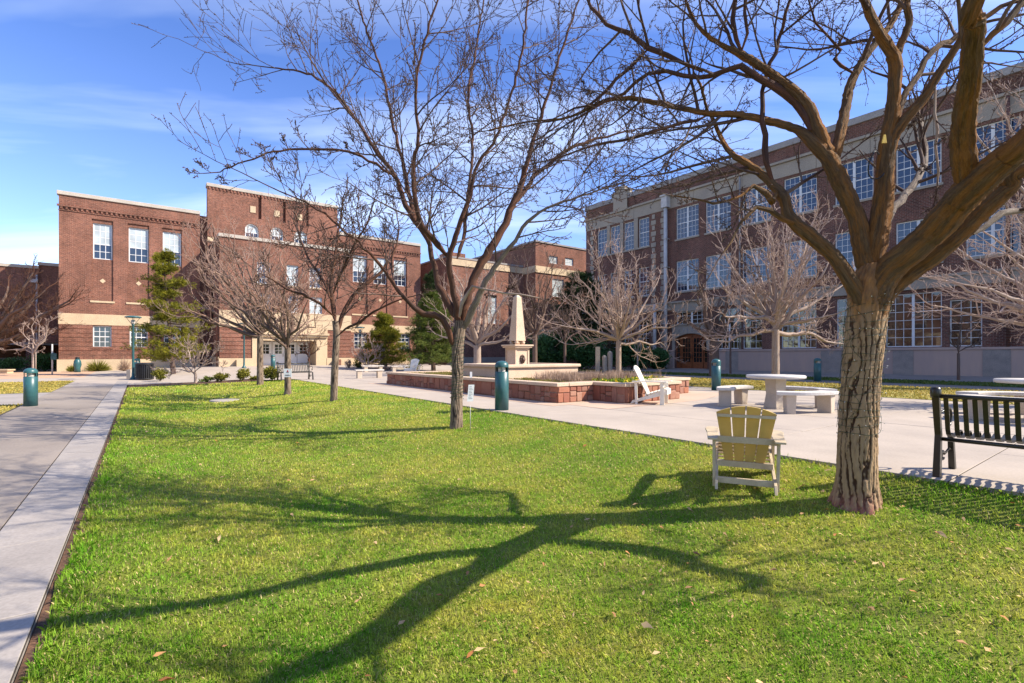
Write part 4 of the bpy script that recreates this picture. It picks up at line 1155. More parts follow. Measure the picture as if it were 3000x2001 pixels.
# ------------------------------------------------------------------ cast concrete table sets
def arc_bench(matc):
    t = thing('curved_bench')
    R0, R1, half = 0.88, 1.26, math.radians(37)
    m = MB(); n = 16; z0, z1 = 0.39, 0.46
    inner = [(R0 * math.cos(a), R0 * math.sin(a)) for a in np.linspace(-half, half, n)]
    outer = [(R1 * math.cos(a), R1 * math.sin(a)) for a in np.linspace(half, -half, n)]
    m.prism(outer[::-1][::-1] + inner, z0, z1); 
    m.build('seat', matc, t, bevel=0.012)
    for a in (-0.42, 0.42):
        c, s_ = math.cos(a), math.sin(a); m = MB()
        def P(r, w, z): return (r * c - w * s_, r * s_ + w * c, z)
        m.hexa([P(0.93, -0.08, 0), P(1.21, -0.08, 0), P(1.21, 0.08, 0), P(0.93, 0.08, 0)], [P(0.93, -0.10, z0 - 0.002), P(1.21, -0.10, z0 - 0.002), P(1.21, 0.10, z0 - 0.002), P(0.93, 0.10, z0 - 0.002)])
        m.build('leg', M['cast_tan'], t, bevel=0.012)
    return t
def round_table(matc):
    t = thing('round_table')
    m = MB(); m.lathe([(0, 0.69), (0.585, 0.69), (0.615, 0.705), (0.62, 0.745), (0.605, 0.765), (0, 0.768)], 48); m.build('tabletop', matc, t)
    m = MB(); 
    m.hexa([(-0.18, -0.18, 0), (0.18, -0.18, 0), (0.18, 0.18, 0), (-0.18, 0.18, 0)], [(-0.14, -0.14, 0.34), (0.14, -0.14, 0.34), (0.14, 0.14, 0.34), (-0.14, 0.14, 0.34)])
    m.hexa([(-0.14, -0.14, 0.34), (0.14, -0.14, 0.34), (0.14, 0.14, 0.34), (-0.14, 0.14, 0.34)], [(-0.16, -0.16, 0.688), (0.16, -0.16, 0.688), (0.16, 0.16, 0.688), (-0.16, 0.16, 0.688)])
    m.build('pedestal', M['cast_tan'], t, bevel=0.01)
    return t
tb = round_table(M['cast_concrete']); tb.location = (6.08, 11.42, 0); tb.rotation_euler = (0, 0, 0.35)
tag(tb, 'round cast concrete table on a square pedestal, ringed by curved benches', 'table', 'round concrete tables')
tb2 = copy_tree(tb, (9.95, 9.35, 0), 0.9); tag(tb2, 'round concrete table cut off by the picture edge beyond the steel bench', 'table', 'round concrete tables')
ab = arc_bench(M['cast_concrete'])
def place_arc(i, cx, cy, deg, lab, grp):
    o = ab if i == 0 else copy_tree(ab)
    o.location = (cx, cy, 0); o.rotation_euler = (0, 0, math.radians(deg)); tag(o, lab, 'stone bench', grp)
g1 = 'curved concrete benches around the tables'
place_arc(0, 6.08, 11.42, -80, 'curved concrete bench in front of the round table near the white chair', g1)
place_arc(1, 6.08, 11.42, 132, 'curved concrete bench behind and left of the round table near the scratched bollard', g1)
place_arc(2, 6.08, 11.42, 22, 'curved concrete bench on the far right side of the round table, behind the trunk', g1)
place_arc(3, 9.95, 9.35, -160, 'curved concrete bench seen through the slats of the steel bench', g1)
place_arc(4, 9.95, 9.35, -40, 'curved concrete bench of the edge table, nearest its front right', g1)
place_arc(5, 9.95, 9.35, 80, 'curved concrete bench behind the table at the picture edge', g1)
# distant straight benches left of the planter
def slab_bench(w):
    t = thing('stone_bench')
    m = MB(); m.box(-w / 2, w / 2, -0.2, 0.2, 0.39, 0.46); m.build('seat', M['cast_concrete'], t, bevel=0.015)
    for x in (-w / 2 + 0.22, w / 2 - 0.22):
        m = MB(); m.box(x - 0.12, x + 0.12, -0.16, 0.16, 0, 0.388); m.build('leg', M['cast_tan'], t, bevel=0.01)
    return t
sb = slab_bench(1.5)
for i, (px, py, Y, rz, lab) in enumerate([(1082, 1107, 26.6, 0.5, 'low concrete slab bench at the far left end of the raised planter'),
                                           (1093, 1088, 36, 0.5, 'distant concrete slab bench behind the planter, further left of the small white chair'),
                                           (1175, 1088, 36, 0.5, 'distant concrete slab bench beside the small white chair')]):
    o = sb if i == 0 else copy_tree(sb)
    p = AT(px, py, Y); q, s = QS(p.x, p.y); o.location = (p.x, p.y, ground(q, s)); o.rotation_euler = (0, 0, rz); tag(o, lab, 'stone bench', 'distant slab benches')

# ------------------------------------------------------------------ raised planter
def stone_mat():
    t = NT('red_sandstone'); oc = t.pos()
    oi = t.n('ShaderNodeObjectInfo')
    cr = t.n('ShaderNodeValToRGB'); e = cr.color_ramp.elements
    e[0].position = 0; e[0].color = (0.27, 0.10, 0.06, 1); e[1].position = 1; e[1].color = (0.38, 0.21, 0.14, 1)
    for pos, c in ((0.25, (0.24, 0.085, 0.055, 1)), (0.5, (0.38, 0.15, 0.08, 1)), (0.75, (0.28, 0.13, 0.09, 1))):
        x = cr.color_ramp.elements.new(pos); x.color = c
    t.l(oi.outputs['Random'], cr.inputs[0])
    n = t.rng(t.noise(oc, 9, 5, 0.65), 0.3, 0.7)
    c = t.mix(t.math('MULTIPLY', n, 0.5), cr.outputs[0], (0.25, 0.10, 0.06))
    t.base(c); t.rough(0.9); t.bump(t.noise(oc, 30, 5, 0.65), 0.6, 0.015)
    return t.m
M['sandstone'] = stone_mat()
M['mortar'] = pm('wall_mortar', (0.34, 0.23, 0.17), bump=0.2)
PL = thing('raised_planter', W(11.35, 14.8), RZ, 'raised planter walled in red sandstone blocks with pale cap slabs around the fountain', 'planter')
Pq, Ps = 11.35, 14.8
srand = random.Random(12)
stone_meshes = []
for k in range(8):
    m = MB(); e = 0.035; rs = random.Random(k)
    j = lambda a: a + rs.uniform(-0.13, 0.10)
    b = [(-0.5, 0, -0.5), (0.5, 0, -0.5), (0.5, 0, 0.5), (-0.5, 0, 0.5)]
    mid = [(x * 0.98, -0.75, z * 0.98) for x, y, z in b]
    fr = [(j(x * 0.84), -1.0 + rs.uniform(-0.15, 0.1), j(z * 0.80)) for x, y, z in b]
    m.add(b + mid + fr, [(8, 9, 10, 11)] + [(i, (i + 1) % 4, 4 + (i + 1) % 4, 4 + i) for i in range(4)] + [(4 + i, 4 + (i + 1) % 4, 8 + (i + 1) % 4, 8 + i) for i in range(4)])
    stone_meshes.append(m.mesh('stone', M['sandstone']))
def split(x0, x1, z0, z1, out):
    w, h = x1 - x0, z1 - z0
    if w > 0.55 or (w > 0.30 and srand.random() < 0.55 and w > h * 0.9):
        c = x0 + w * srand.uniform(0.35, 0.65); split(x0, c, z0, z1, out); split(c, x1, z0, z1, out)
    elif h > 0.26 and srand.random() < 0.8:
        c = z0 + h * srand.uniform(0.35, 0.65); split(x0, x1, z0, c, out); split(x0, x1, c, z1, out)
    else: out.append((x0, x1, z0, z1))
def stone_wall(qa, sa, qb, sb_, thick=0.30, zt=0.42):
    """wall from A to B; stones face the right hand side walking A->B ... (outer side)"""
    d = Vector((qb - qa, sb_ - sa, 0)); L = d.length; d /= L; nrm = Vector((d.y, -d.x, 0))
    m = MB(); a = Vector((qa - Pq, sa - Ps, 0)); b = Vector((qb - Pq, sb_ - Ps, 0))
    i0, i1 = a - nrm * 0.02, b - nrm * 0.02; o0, o1 = i0 - nrm * thick, i1 - nrm * thick
    m.hexa([(i0.x, i0.y, -0.05), (o0.x, o0.y, -0.05), (o1.x, o1.y, -0.05), (i1.x, i1.y, -0.05)][::-1], [(i0.x, i0.y, zt), (o0.x, o0.y, zt), (o1.x, o1.y, zt), (i1.x, i1.y, zt)][::-1])
    m.build('wall_core', M['mortar'], PL)
    out = []; x = 0.0
    while x < L - 0.05:
        w = srand.uniform(0.7, 1.3); w = min(w, L - x)
        if L - x - w < 0.2: w = L - x
        split(x, x + w, 0.0, zt, out); x += w
    ang = math.atan2(d.y, d.x)
    for (x0, x1, z0, z1) in out:
        c = a + d * ((x0 + x1) / 2) - nrm * 0.03
        o = put('stone', srand.choice(stone_meshes), PL, (c.x, c.y, (z0 + z1) / 2), (0, 0, ang))
        o.scale = (x1 - x0 - 0.014, srand.uniform(0.04, 0.065), z1 - z0 - 0.014)
outline = [(8.5, 20.3), (8.5, 9.4), (9.8, 9.4), (9.8, 8.3), (12.1, 8.3), (12.1, 9.4), (14.2, 9.4), (14.2, 20.3)]
for i in range(7):
    stone_wall(*outline[i], *outline[i + 1])
stone_wall(*outline[7], *outline[0])
# cap slabs
def cap(qa, sa, qb, sb_, ea, eb):
    d = Vector((qb - qa, sb_ - sa, 0)); L = d.length; d /= L; nrm = Vector((d.y, -d.x, 0))
    a = Vector((qa - Pq, sa - Ps, 0)); x = -ea
    tot = L + ea + eb; n = max(1, round(tot / 1.25)); w = tot / n
    for k in range(n):
        x0, x1 = x + k * w + 0.004, x + (k + 1) * w - 0.004
        P = [a + d * x0 + nrm * 0.05, a + d * x1 + nrm * 0.05, a + d * x1 - nrm * 0.36, a + d * x0 - nrm * 0.36]
        m = MB(); m.hexa([(p.x, p.y, 0.421) for p in P][::-1], [(p.x, p.y, 0.505) for p in P][::-1]); m.build('cap_slab', M['cap'], PL, bevel=0.012)
E = 0.05
cap(8.5, 20.3, 8.5, 9.4, 0.05, 0.05); cap(8.5, 9.4, 9.8, 9.4, -0.37, -0.06); cap(9.8, 9.4, 9.8, 8.3, 0.36, 0.05)
cap(9.8, 8.3, 12.1, 8.3, -0.37, 0.05); cap(12.1, 8.3, 12.1, 9.4, -0.37, 0.36); cap(12.1, 9.4, 14.2, 9.4, 0.055 - 0.12, 0.05)
cap(14.2, 9.4, 14.2, 20.3, -0.37, 0.05); cap(14.2, 20.3, 8.5, 20.3, -0.37, -0.37)
m = MB(); m.prism([(q - Pq, s - Ps) for q, s in [(8.8, 20.0), (8.8, 9.7), (10.1, 9.7), (10.1, 8.6), (11.8, 8.6), (11.8, 9.7), (13.9, 9.7), (13.9, 20.0)]], 0.1, 0.40)
m.build('planter_soil', M['mulch'], PL)
# tan apron round the planter, laid 4 mm above the plaza
sheet('tan_apron', 7.9, 8.45, 8.9, 21, lambda q, s: 0.005, M['concrete_tan'], 1, 3)
sheet('tan_apron_front', 8.45, 15.0, 7.65, 9.36, lambda q, s: 0.005, M['concrete_tan'], 1, 1, edgef=lambda q, s: (q, s if s > 8 else s + 0.28 * max(0, q - 12)))
sheet('tan_apron_side', 14.3, 15.2, 9.36, 21, lambda q, s: 0.005, M['concrete_tan'], 1, 3)

# fountain
FN = thing('obelisk_fountain', W(11.35, 14.8, 0.0), RZ, 'square stone fountain basin with a tapering obelisk rising from its pedestal', 'fountain')
h = 1.6
m = MB()
for (x0, x1, y0, y1) in ((-h, h, -h, -h + 0.22), (-h, h, h - 0.22, h), (-h, -h + 0.22, -h + 0.221, h - 0.221), (h - 0.22, h, -h + 0.221, h - 0.221)): m.box(x0, x1, y0, y1, 0.2, 0.80)
m.build('basin_wall', M['fountain'], FN)
for (x0, x1, y0, y1) in ((-h - .08, h + .08, -h - .08, -h + 0.3), (-h - .08, h + .08, h - 0.3, h + .08), (-h - .08, -h + 0.3, -h + 0.302, h - 0.302), (h - 0.3, h + .08, -h + 0.302, h - 0.302)):
    m = MB(); m.box(x0, x1, y0, y1, 0.80, 0.91); m.build('basin_cap', M['fountain'], FN, bevel=0.03)
m = MB(); m.box(-h + .2, h - .2, -h + .2, h - .2, 0.2, 0.6); m.build('basin_floor', M['limestone_grey'], FN)
m = MB(); a = 0.29; m.box(-a, a, -a, a, 0.6, 1.44)
for sx in (-1, 1):
    for ax_ in (0, 1):
        for sd_ in (-1, 1):
            if ax_ == 0: m.box(sx * a - 0.04, sx * a + 0.04, sd_ * (a + 0.012) - 0.012, sd_ * (a + 0.012) + 0.012, 0.6, 1.44)
m.box(-a - 0.03, a + 0.03, -a - 0.03, a + 0.03, 0.6, 0.72)
m.build('pedestal', M['fountain'], FN, bevel=0.008)
m = MB(); m.box(-0.33, 0.33, -0.33, 0.33, 1.441, 1.50); m.box(-0.40, 0.40, -0.40, 0.40, 1.502, 1.56); m.box(-0.44, 0.44, -0.44, 0.44, 1.562, 1.62); m.build('cornice', M['fountain'], FN, bevel=0.01)
for x in (-0.15, 0.15):
    for y in (-0.15, 0.15):
        m = MB(); m.lathe([(0, 1.62), (0.06, 1.64), (0.085, 1.69), (0.06, 1.75), (0, 1.77)], 14, cx=x, cy=y); m.build('ball_foot', M['fountain'], FN)
m = MB(); m.hexa([(-0.225, -0.225, 1.76), (0.225, -0.225, 1.76), (0.225, 0.225, 1.76), (-0.225, 0.225, 1.76)], [(-0.11, -0.11, 3.40), (0.11, -0.11, 3.40), (0.11, 0.11, 3.40), (-0.11, 0.11, 3.40)])
m.hexa([(-0.11, -0.11, 3.40), (0.11, -0.11, 3.40), (0.11, 0.11, 3.40), (-0.11, 0.11, 3.40)], [(-0.03, -0.03, 3.50), (0.03, -0.03, 3.50), (0.03, 0.03, 3.50), (-0.03, 0.03, 3.50)])
m.build('obelisk_shaft', M['fountain'], FN, bevel=0.006)
M['bronze'] = pm('dark_bronze_relief', (0.13, 0.075, 0.055), (0.08, 0.05, 0.04), rough=0.5, scale=20, bscale=80)
m = MB()
for k in range(26):
    t_ = k / 25 * 5.2; r = 0.035 + 0.012 * math.sin(k * 2.1)
    cx = 0.10 * math.cos(t_) * (1 - k / 60); cz = 1.06 + 0.17 * math.sin(t_) * (1 - k / 60)
    m.lathe([(0, cz - r), (r * 0.8, cz - r * 0.6), (r, cz), (r * 0.8, cz + r * 0.6), (0, cz + r)], 7, cx=cx, cy=-a - 0.012)
m.tube([(0.02, -a - 0.01, 0.95), (0.03, -a - 0.06, 1.05), (-0.02, -a - 0.04, 1.15)], [0.06, 0.075, 0.03], 8)
m.build('relief', M['bronze'], FN)
# signs
p = AT(1378, 1237, 9.3); q, s = QS(p.x, p.y)
t = thing('lawn_sign', (p.x, p.y, lawn_z(q, s)), 0.15, 'small white notice on a thin wire stake beside the middle tree', 'sign', )
zb = lawn_z(q, s)
m = MB(); m.tube([(0, 0, -0.03), (0, 0, 0.46)], 0.006, 6); m.build('stake', M['grey_metal'], t)
zt_, zb_ = CAMZ + (HZ - 1127) / FPX * 9.3 - zb, CAMZ + (HZ - 1176) / FPX * 9.3 - zb
m = MB(); m.hexa([(-0.06, -0.008, zb_), (0.05, -0.008, zb_), (0.05, 0.0, zb_), (-0.06, 0.0, zb_)], [(-0.035, -0.008, zt_), (0.075, -0.008, zt_), (0.075, 0, zt_), (-0.035, 0, zt_)]); pl_ = m.build('sign_plate', M['sign_white'], t)
m = MB()
for k in range(9): 
    z = zb_ + 0.05 + k * 0.028; dx = (z - zb_) / (zt_ - zb_) * 0.025
    m.box(-0.04 + dx, 0.03 + dx - (k % 3) * 0.012, -0.0095, -0.0083, z, z + 0.006)
m.build('printed_lines', M['ink'], pl_, kind='stuff')
p = AT(1380, 1101, 15.6)
t = thing('planter_sign', (p.x, p.y, 0.4), 0.1, 'tiny white plant sign in the raised planter before the fountain basin', 'sign')
m = MB(); m.tube([(0, 0, 0), (0, 0, 0.2)], 0.006, 6); m.build('stake', M['grey_metal'], t)
m = MB(); m.box(-0.035, 0.035, -0.006, 0.006, 0.12, 0.30); m.build('sign_plate', M['sign_white'], t)
# utility cover in the lawn
p = AT(660, 1154, 17.0); q, s = QS(p.x, p.y)
m = MB(); m.lathe([(0, 0.012), (0.44, 0.012), (0.47, 0.0), (0.47, -0.05)], 24)
tag(m.build('access_cover', M['concrete_edge'], None, (p.x, p.y, lawn_z(q, s) + 0.03)), 'pale round access cover lying in the lawn hollow', 'access cover')
# stone pillars by the evergreen hedge
for i, (px, w_, top, lab) in enumerate(((1751, 12, 1016, 'tall square stone post left of the group by the dark hedge'), (1771, 15, 1040, 'short round-topped stone post in the middle of the group by the hedge'), (1787, 15, 1028, 'round-topped stone post right of the group by the dark hedge'))):
    Y = 33.0; p = AT(px, 1094, Y); h_ = CAMZ + (HZ - top) / FPX * Y; r = w_ / 2 / FPX * Y
    m = MB()
    if i == 0: m.box(-r, r, -r, r, 0, h_)
    else: m.lathe([(r, 0), (r, h_ - r), (r * .8, h_ - r * .4), (r * .4, h_ - 0.03), (0, h_)], 14)
    tag(m.build('stone_post', M['limestone_grey'], None, (p.x, p.y, 0)), lab, 'post', 'stone posts by the hedge')
# ------------------------------------------------------------------ trees
def bark(name, c1, c2, c3, sc=(14, 14, 2.2), bump=0.8, bd=0.012):
    sc = (sc[0] * 2.6, sc[1] * 2.6, sc[2] * 1.8)
    t = NT(name); v = t.attr('bark')
    m = t.mapping(v, sc)
    n1 = t.rng(t.noise(m, 1.0, 5, 0.6, 0.4), 0.35, 0.65)
    n2 = t.rng(t.noise(t.mapping(v, (18, 18, 2.2), (5, 3, 1)), 1.0, 4, 0.6), 0.44, 0.60)
    c = t.mix(n1, c1, c2); c = t.mix(t.math('MULTIPLY', n2, 0.75), c, c3)
    t.base(c); t.rough(0.85); t.b.inputs['Specular IOR Level'].default_value = 0.25
    fine = t.rng(t.noise(t.mapping(v, (sc[0] * 4, sc[1] * 4, sc[2] * 4)), 1.0, 4, 0.7), 0.3, 0.7)
    t.base(t.mix(t.math('MULTIPLY', fine, 0.45), c, tuple(x * 0.35 for x in c2)))
    hh = t.math('ADD', t.noise(t.mapping(v, (sc[0] * 1.6, sc[1] * 1.6, sc[2] * 1.8)), 1.0, 5, 0.65, 0.3), t.math('MULTIPLY', fine, 0.25))
    t.bump(hh, bump, bd)
    return t.m
M['bark_limb'] = bark('orange_brown_bark', (0.27, 0.165, 0.075), (0.12, 0.072, 0.04), (0.44, 0.185, 0.04), (24, 24, 2.4), 1.0, 0.03)  # orange inner bark, strengthened to stand in for warm ground bounce
M['bark_red'] = bark('red_brown_bark', (0.115, 0.06, 0.042), (0.055, 0.03, 0.022), (0.17, 0.07, 0.035), (16, 16, 2))
M['bark_pink'] = bark('pinkish_brown_twigs', (0.42, 0.29, 0.23), (0.27, 0.175, 0.135), (0.36, 0.21, 0.15), (10, 10, 2), 0.1)
M['bark_twig'] = bark('dark_twig_bark', (0.10, 0.055, 0.042), (0.055, 0.032, 0.026), (0.22, 0.16, 0.13), (30, 30, 6), 0.2)
M['bark_grey'] = bark('grey_plated_bark', (0.36, 0.30, 0.24), (0.15, 0.11, 0.085), (0.24, 0.19, 0.15), (14, 14, 3.0), 0.9, 0.02)
M['bark_pale'] = bark('pale_pinkish_bark', (0.46, 0.37, 0.31), (0.33, 0.25, 0.20), (0.38, 0.26, 0.19), (10, 10, 2), 0.4)
M['bark_pale_twig'] = bark('pale_twig_bark', (0.58, 0.455, 0.38), (0.35, 0.25, 0.20), (0.40, 0.255, 0.19), (10, 10, 2), 0.1)
M['bark_brown'] = bark('brown_bark', (0.20, 0.14, 0.11), (0.12, 0.085, 0.07), (0.16, 0.09, 0.06), (10, 10, 2), 0.4)  # plain brown bark shared by trunks, limbs and stems

class Tubes:
    def __init__(self): self.g = {}
    def add(self, pts, rad, n):
        self.g.setdefault((len(pts), n), ([], []))
        self.g[(len(pts), n)][0].append(pts); self.g[(len(pts), n)][1].append(rad)
    def mesh(self, name, mat, origin, rnoise=0.0):
        V = []; F = []; B = []; off = 0
        for (k, n), (P, R) in self.g.items():
            P = np.array(P, dtype=np.float64); R = np.array(R, dtype=np.float64)
            T = np.empty_like(P); T[:, 1:-1] = P[:, 2:] - P[:, :-2]; T[:, 0] = P[:, 1] - P[:, 0]; T[:, -1] = P[:, -1] - P[:, -2]
            T /= np.linalg.norm(T, axis=2, keepdims=True) + 1e-9
            main = P[:, -1] - P[:, 0]; ref = np.zeros_like(main)
            ax = np.argmin(np.abs(main), axis=1); ref[np.arange(len(ax)), ax] = 1
            A = np.cross(T, ref[:, None, :]); A /= np.linalg.norm(A, axis=2, keepdims=True) + 1e-9
            Bn = np.cross(T, A)
            th = np.arange(n) * 2 * np.pi / n
            c = np.cos(th)[None, None, :, None]; s = np.sin(th)[None, None, :, None]
            rr = R[:, :, None, None]
            if rnoise and n >= 20:
                acc = 0.0; add = np.zeros((len(P), k, n, 1)); r00 = float(R[0].max()); seedv = float(P[0, 0, 0] * 7.3 + P[0, 0, 2])
                am = min(1.0, r00 / 0.06)
                for i in range(k):
                    if i: acc += float(np.linalg.norm(P[0, i] - P[0, i - 1]))
                    for j in range(n):
                        ca, sa = math.cos(th[j]), math.sin(th[j])
                        g1 = mnoise.noise((ca * 2.2 + seedv, sa * 2.2, acc * 1.6)); g2 = mnoise.noise((ca * 7 + seedv, sa * 7, acc * 5 + g1)); g3 = mnoise.noise((ca * 16, sa * 16 + seedv, acc * 16))
                        add[0, i, j, 0] = am * (0.010 * g1 - 0.011 * max(0, 1 - abs(g2) / 0.16) + 0.004 * g3)
                rr = rr + add
            elif rnoise and n > 6:
                rg = np.random.default_rng(3)
                rr = rr * (1 + rnoise * rg.standard_normal((len(P), k, n, 1)) * 0.5 + rnoise * np.sin(th * 3 + 1)[None, None, :, None])
            X = P[:, :, None, :] + (A[:, :, None, :] * c + Bn[:, :, None, :] * s) * rr
            L = np.concatenate([np.zeros((len(P), 1)), np.cumsum(np.linalg.norm(P[:, 1:] - P[:, :-1], axis=2), axis=1)], axis=1)
            bk = np.stack([np.broadcast_to(np.cos(th)[None, None, :] * R[:, :, None], X.shape[:3]), np.broadcast_to(np.sin(th)[None, None, :] * R[:, :, None], X.shape[:3]), np.broadcast_to(L[:, :, None] + np.arange(len(P))[:, None, None] * 1.37, X.shape[:3])], axis=3)
            m = len(P)
            V.append(X.reshape(-1, 3)); B.append(bk.reshape(-1, 3))
            i = np.arange(m)[:, None, None] * (k * n); a = np.arange(k - 1)[None, :, None] * n; j = np.arange(n)[None, None, :]; j2 = (j + 1) % n
            f = np.stack([i + a + j, i + a + j2, i + a + n + j2, i + a + n + j], axis=3).reshape(-1, 4) + off
            F.append(f); off += m * k * n
        V = np.concatenate(V) - np.array(origin)[None, :]
        return np_mesh(name, V, np.concatenate(F), 4, mat, {'bark': np.concatenate(B)}, smooth=True)

def catmull(P, step):
    """P: list of (x,y,z,r) -> resampled"""
    out = []
    n = len(P)
    for i in range(n - 1):
        p0, p1, p2, p3 = P[max(i - 1, 0)], P[i], P[i + 1], P[min(i + 2, n - 1)]
        L = math.dist(p1[:3], p2[:3]); m = max(1, int(L / step))
        for k in range(m):
            t = k / m; t2, t3 = t * t, t * t * t
            out.append(tuple(0.5 * (2 * p1[c] + (p2[c] - p0[c]) * t + (2 * p0[c] - 5 * p1[c] + 4 * p2[c] - p3[c]) * t2 + (3 * p1[c] - p0[c] - 3 * p2[c] + p3[c]) * t3) for c in range(4)))
    out.append(tuple(P[-1])); return out
def nrm(v):
    l = math.sqrt(v[0] ** 2 + v[1] ** 2 + v[2] ** 2) + 1e-9
    return (v[0] / l, v[1] / l, v[2] / l)
def deviate(d, ang, rng, bias=None):
    while True:
        v = (rng.gauss(0, 1), rng.gauss(0, 1), rng.gauss(0, 1))
        if bias: v = (v[0] + bias[0], v[1] + bias[1], v[2] + bias[2])
        k = v[0] * d[0] + v[1] * d[1] + v[2] * d[2]
        v = (v[0] - k * d[0], v[1] - k * d[1], v[2] - k * d[2])
        if abs(v[0]) + abs(v[1]) + abs(v[2]) > 0.2: break
    v = nrm(v); c, s = math.cos(ang), math.sin(ang)
    return (d[0] * c + v[0] * s, d[1] * c + v[1] * s, d[2] * c + v[2] * s)

class Tree:
    def __init__(self, seed, wob=0.22, up=0.05, spur=0.0, minr=0.0022, ks=(0, 8, 6, 5, 4), sides=(12, 6, 4, 3, 3), nch=(0, 5, 4, 3), rb=(0.005, 0.007), spread=(0.45, 1.05), bud=0.0035):
        self.nch = nch; self.rb = rb; self.spread = spread; self.bud = bud
        self.r = random.Random(seed); self.tw = Tubes(); self.wob = wob; self.up = up; self.spur = spur; self.minr = minr; self.ks = ks; self.sd = sides; self.n = 0
    def branch(self, p, d, L, r, lvl, maxl, dens=1.0, droop=0.0):
        rg = self.r; k = self.ks[lvl]; st = L / k; pts = [p]; rad = [r]; dirs = [d]
        for i in range(k):
            w = self.wob * (1.0 + 0.15 * (lvl - 1))
            d = nrm((d[0] + rg.gauss(0, w), d[1] + rg.gauss(0, w), d[2] + rg.gauss(0, w) + self.up - droop))
            p = (p[0] + d[0] * st, p[1] + d[1] * st, p[2] + d[2] * st)
            pts.append(p); dirs.append(d); rad.append(max(self.minr, r * (1 - 0.72 * (i + 1) / k)))
        self.tw.add(pts, rad, self.sd[lvl]); self.n += 1
        if self.spur and lvl >= 2:
            for i in range(1, k + 1):
                for _ in range(2 if rg.random() < self.spur else 0):
                    dd = deviate(dirs[i], rg.uniform(0.8, 1.5), rg); l = rg.uniform(0.012, 0.028)
                    q = tuple(pts[i][c] + (pts[i - 1][c] - pts[i][c]) * rg.random() for c in range(3))
                    self.tw.add([q, tuple(q[c] + dd[c] * l * 0.6 for c in range(3)), tuple(q[c] + dd[c] * l for c in range(3))], [rad[i] * 0.8, self.bud, self.minr * 0.9], 3)
        if lvl < maxl:
            nc = self.nch[lvl] * dens
            nc = int(nc) + (1 if rg.random() < nc - int(nc) else 0)
            for c in range(nc):
                t = (c + rg.uniform(0.4, 1.0)) / nc; t = 0.15 + 0.85 * min(t, 1.0)
                i = min(k - 1, int(t * k)); f = t * k - i; f = min(1, max(0, f))
                q = tuple(pts[i][a] * (1 - f) + pts[i + 1][a] * f for a in range(3))
                dd = deviate(dirs[i + 1], rg.uniform(*self.spread), rg, (0, 0, 0.25))
                self.branch(q, dd, L * rg.uniform(0.38, 0.72) * (1.1 - 0.45 * t), max(self.minr, rad[i] * rg.uniform(0.5, 0.7)), lvl + 1, maxl, dens, droop)
    def limb(self, P, origin, mat, parent, step=0.13, sides=14, t0=0.15, spacing=0.32, L=(0.6, 1.4), maxl=4, jit=0.4, dens=1.0, name='limb', bias=(0, 0, 0.3), wig=0.01, droop=0.0, rn=0.05):
        rg = self.r
        if sides == 14: sides, step, wig = 24, 0.035, 0.002
        C = catmull(P, step)
        C = [(x + rg.gauss(0, wig), y + rg.gauss(0, wig), z + rg.gauss(0, wig), r * (1 + rg.gauss(0, 0.03))) for (x, y, z, r) in C]
        if len(C) > 3: C[0] = (*C[0][:3], C[0][3] * 0.35); C[1] = (*C[1][:3], C[1][3] * 0.8)
        T = Tubes(); T.add([c[:3] for c in C], [max(c[3], self.minr) for c in C], sides)
        if parent is not None: put(name, T.mesh(name, mat, origin, rn), parent)
        tot = 0; nxt = None; acc = [0]
        for a, b in zip(C, C[1:]): acc.append(acc[-1] + math.dist(a[:3], b[:3]))
        s = acc[-1] * t0
        while s < acc[-1]:
            i = max(j for j in range(len(acc)) if acc[j] <= s); i = min(i, len(C) - 2)
            f = (s - acc[i]) / max(1e-6, acc[i + 1] - acc[i])
            p = tuple(C[i][c] * (1 - f) + C[i + 1][c] * f for c in range(3)); r = C[i][3] * (1 - f) + C[i + 1][3] * f
            d = nrm(tuple(C[i + 1][c] - C[i][c] for c in range(3)))
            dd = deviate(d, rg.uniform(0.5, 1.15), rg, bias)
            l = rg.uniform(*L) * (1.0 - 0.35 * s / acc[-1])
            self.branch(p, dd, l, min(r * 0.6, self.rb[0] + l * self.rb[1]), 1, maxl, dens, droop)
            s += spacing * rg.uniform(1 - jit, 1 + jit)
        # terminal continuation
        d = nrm(tuple(C[-1][c] - C[-2][c] for c in range(3)))
        self.branch(C[-1][:3], d, rg.uniform(*L), max(self.minr, C[-1][3]), 1, maxl, dens, droop)
        return C
    def crown(self, mat, origin, parent, name='crown'):
        return put(name, self.tw.mesh(name, mat, origin), parent, kind='stuff')

def TP(lst, widths=True):
    """list of (px,py,Y,w px) -> world (x,y,z,r)"""
    out = []
    for (px, py, Y, w) in lst:
        p = AT(px, py, Y); out.append((p.x, p.y, p.z, w / 2 / FPX * Y / math.sqrt(1 + ((px - 1500) / FPX) ** 2)))
    return out

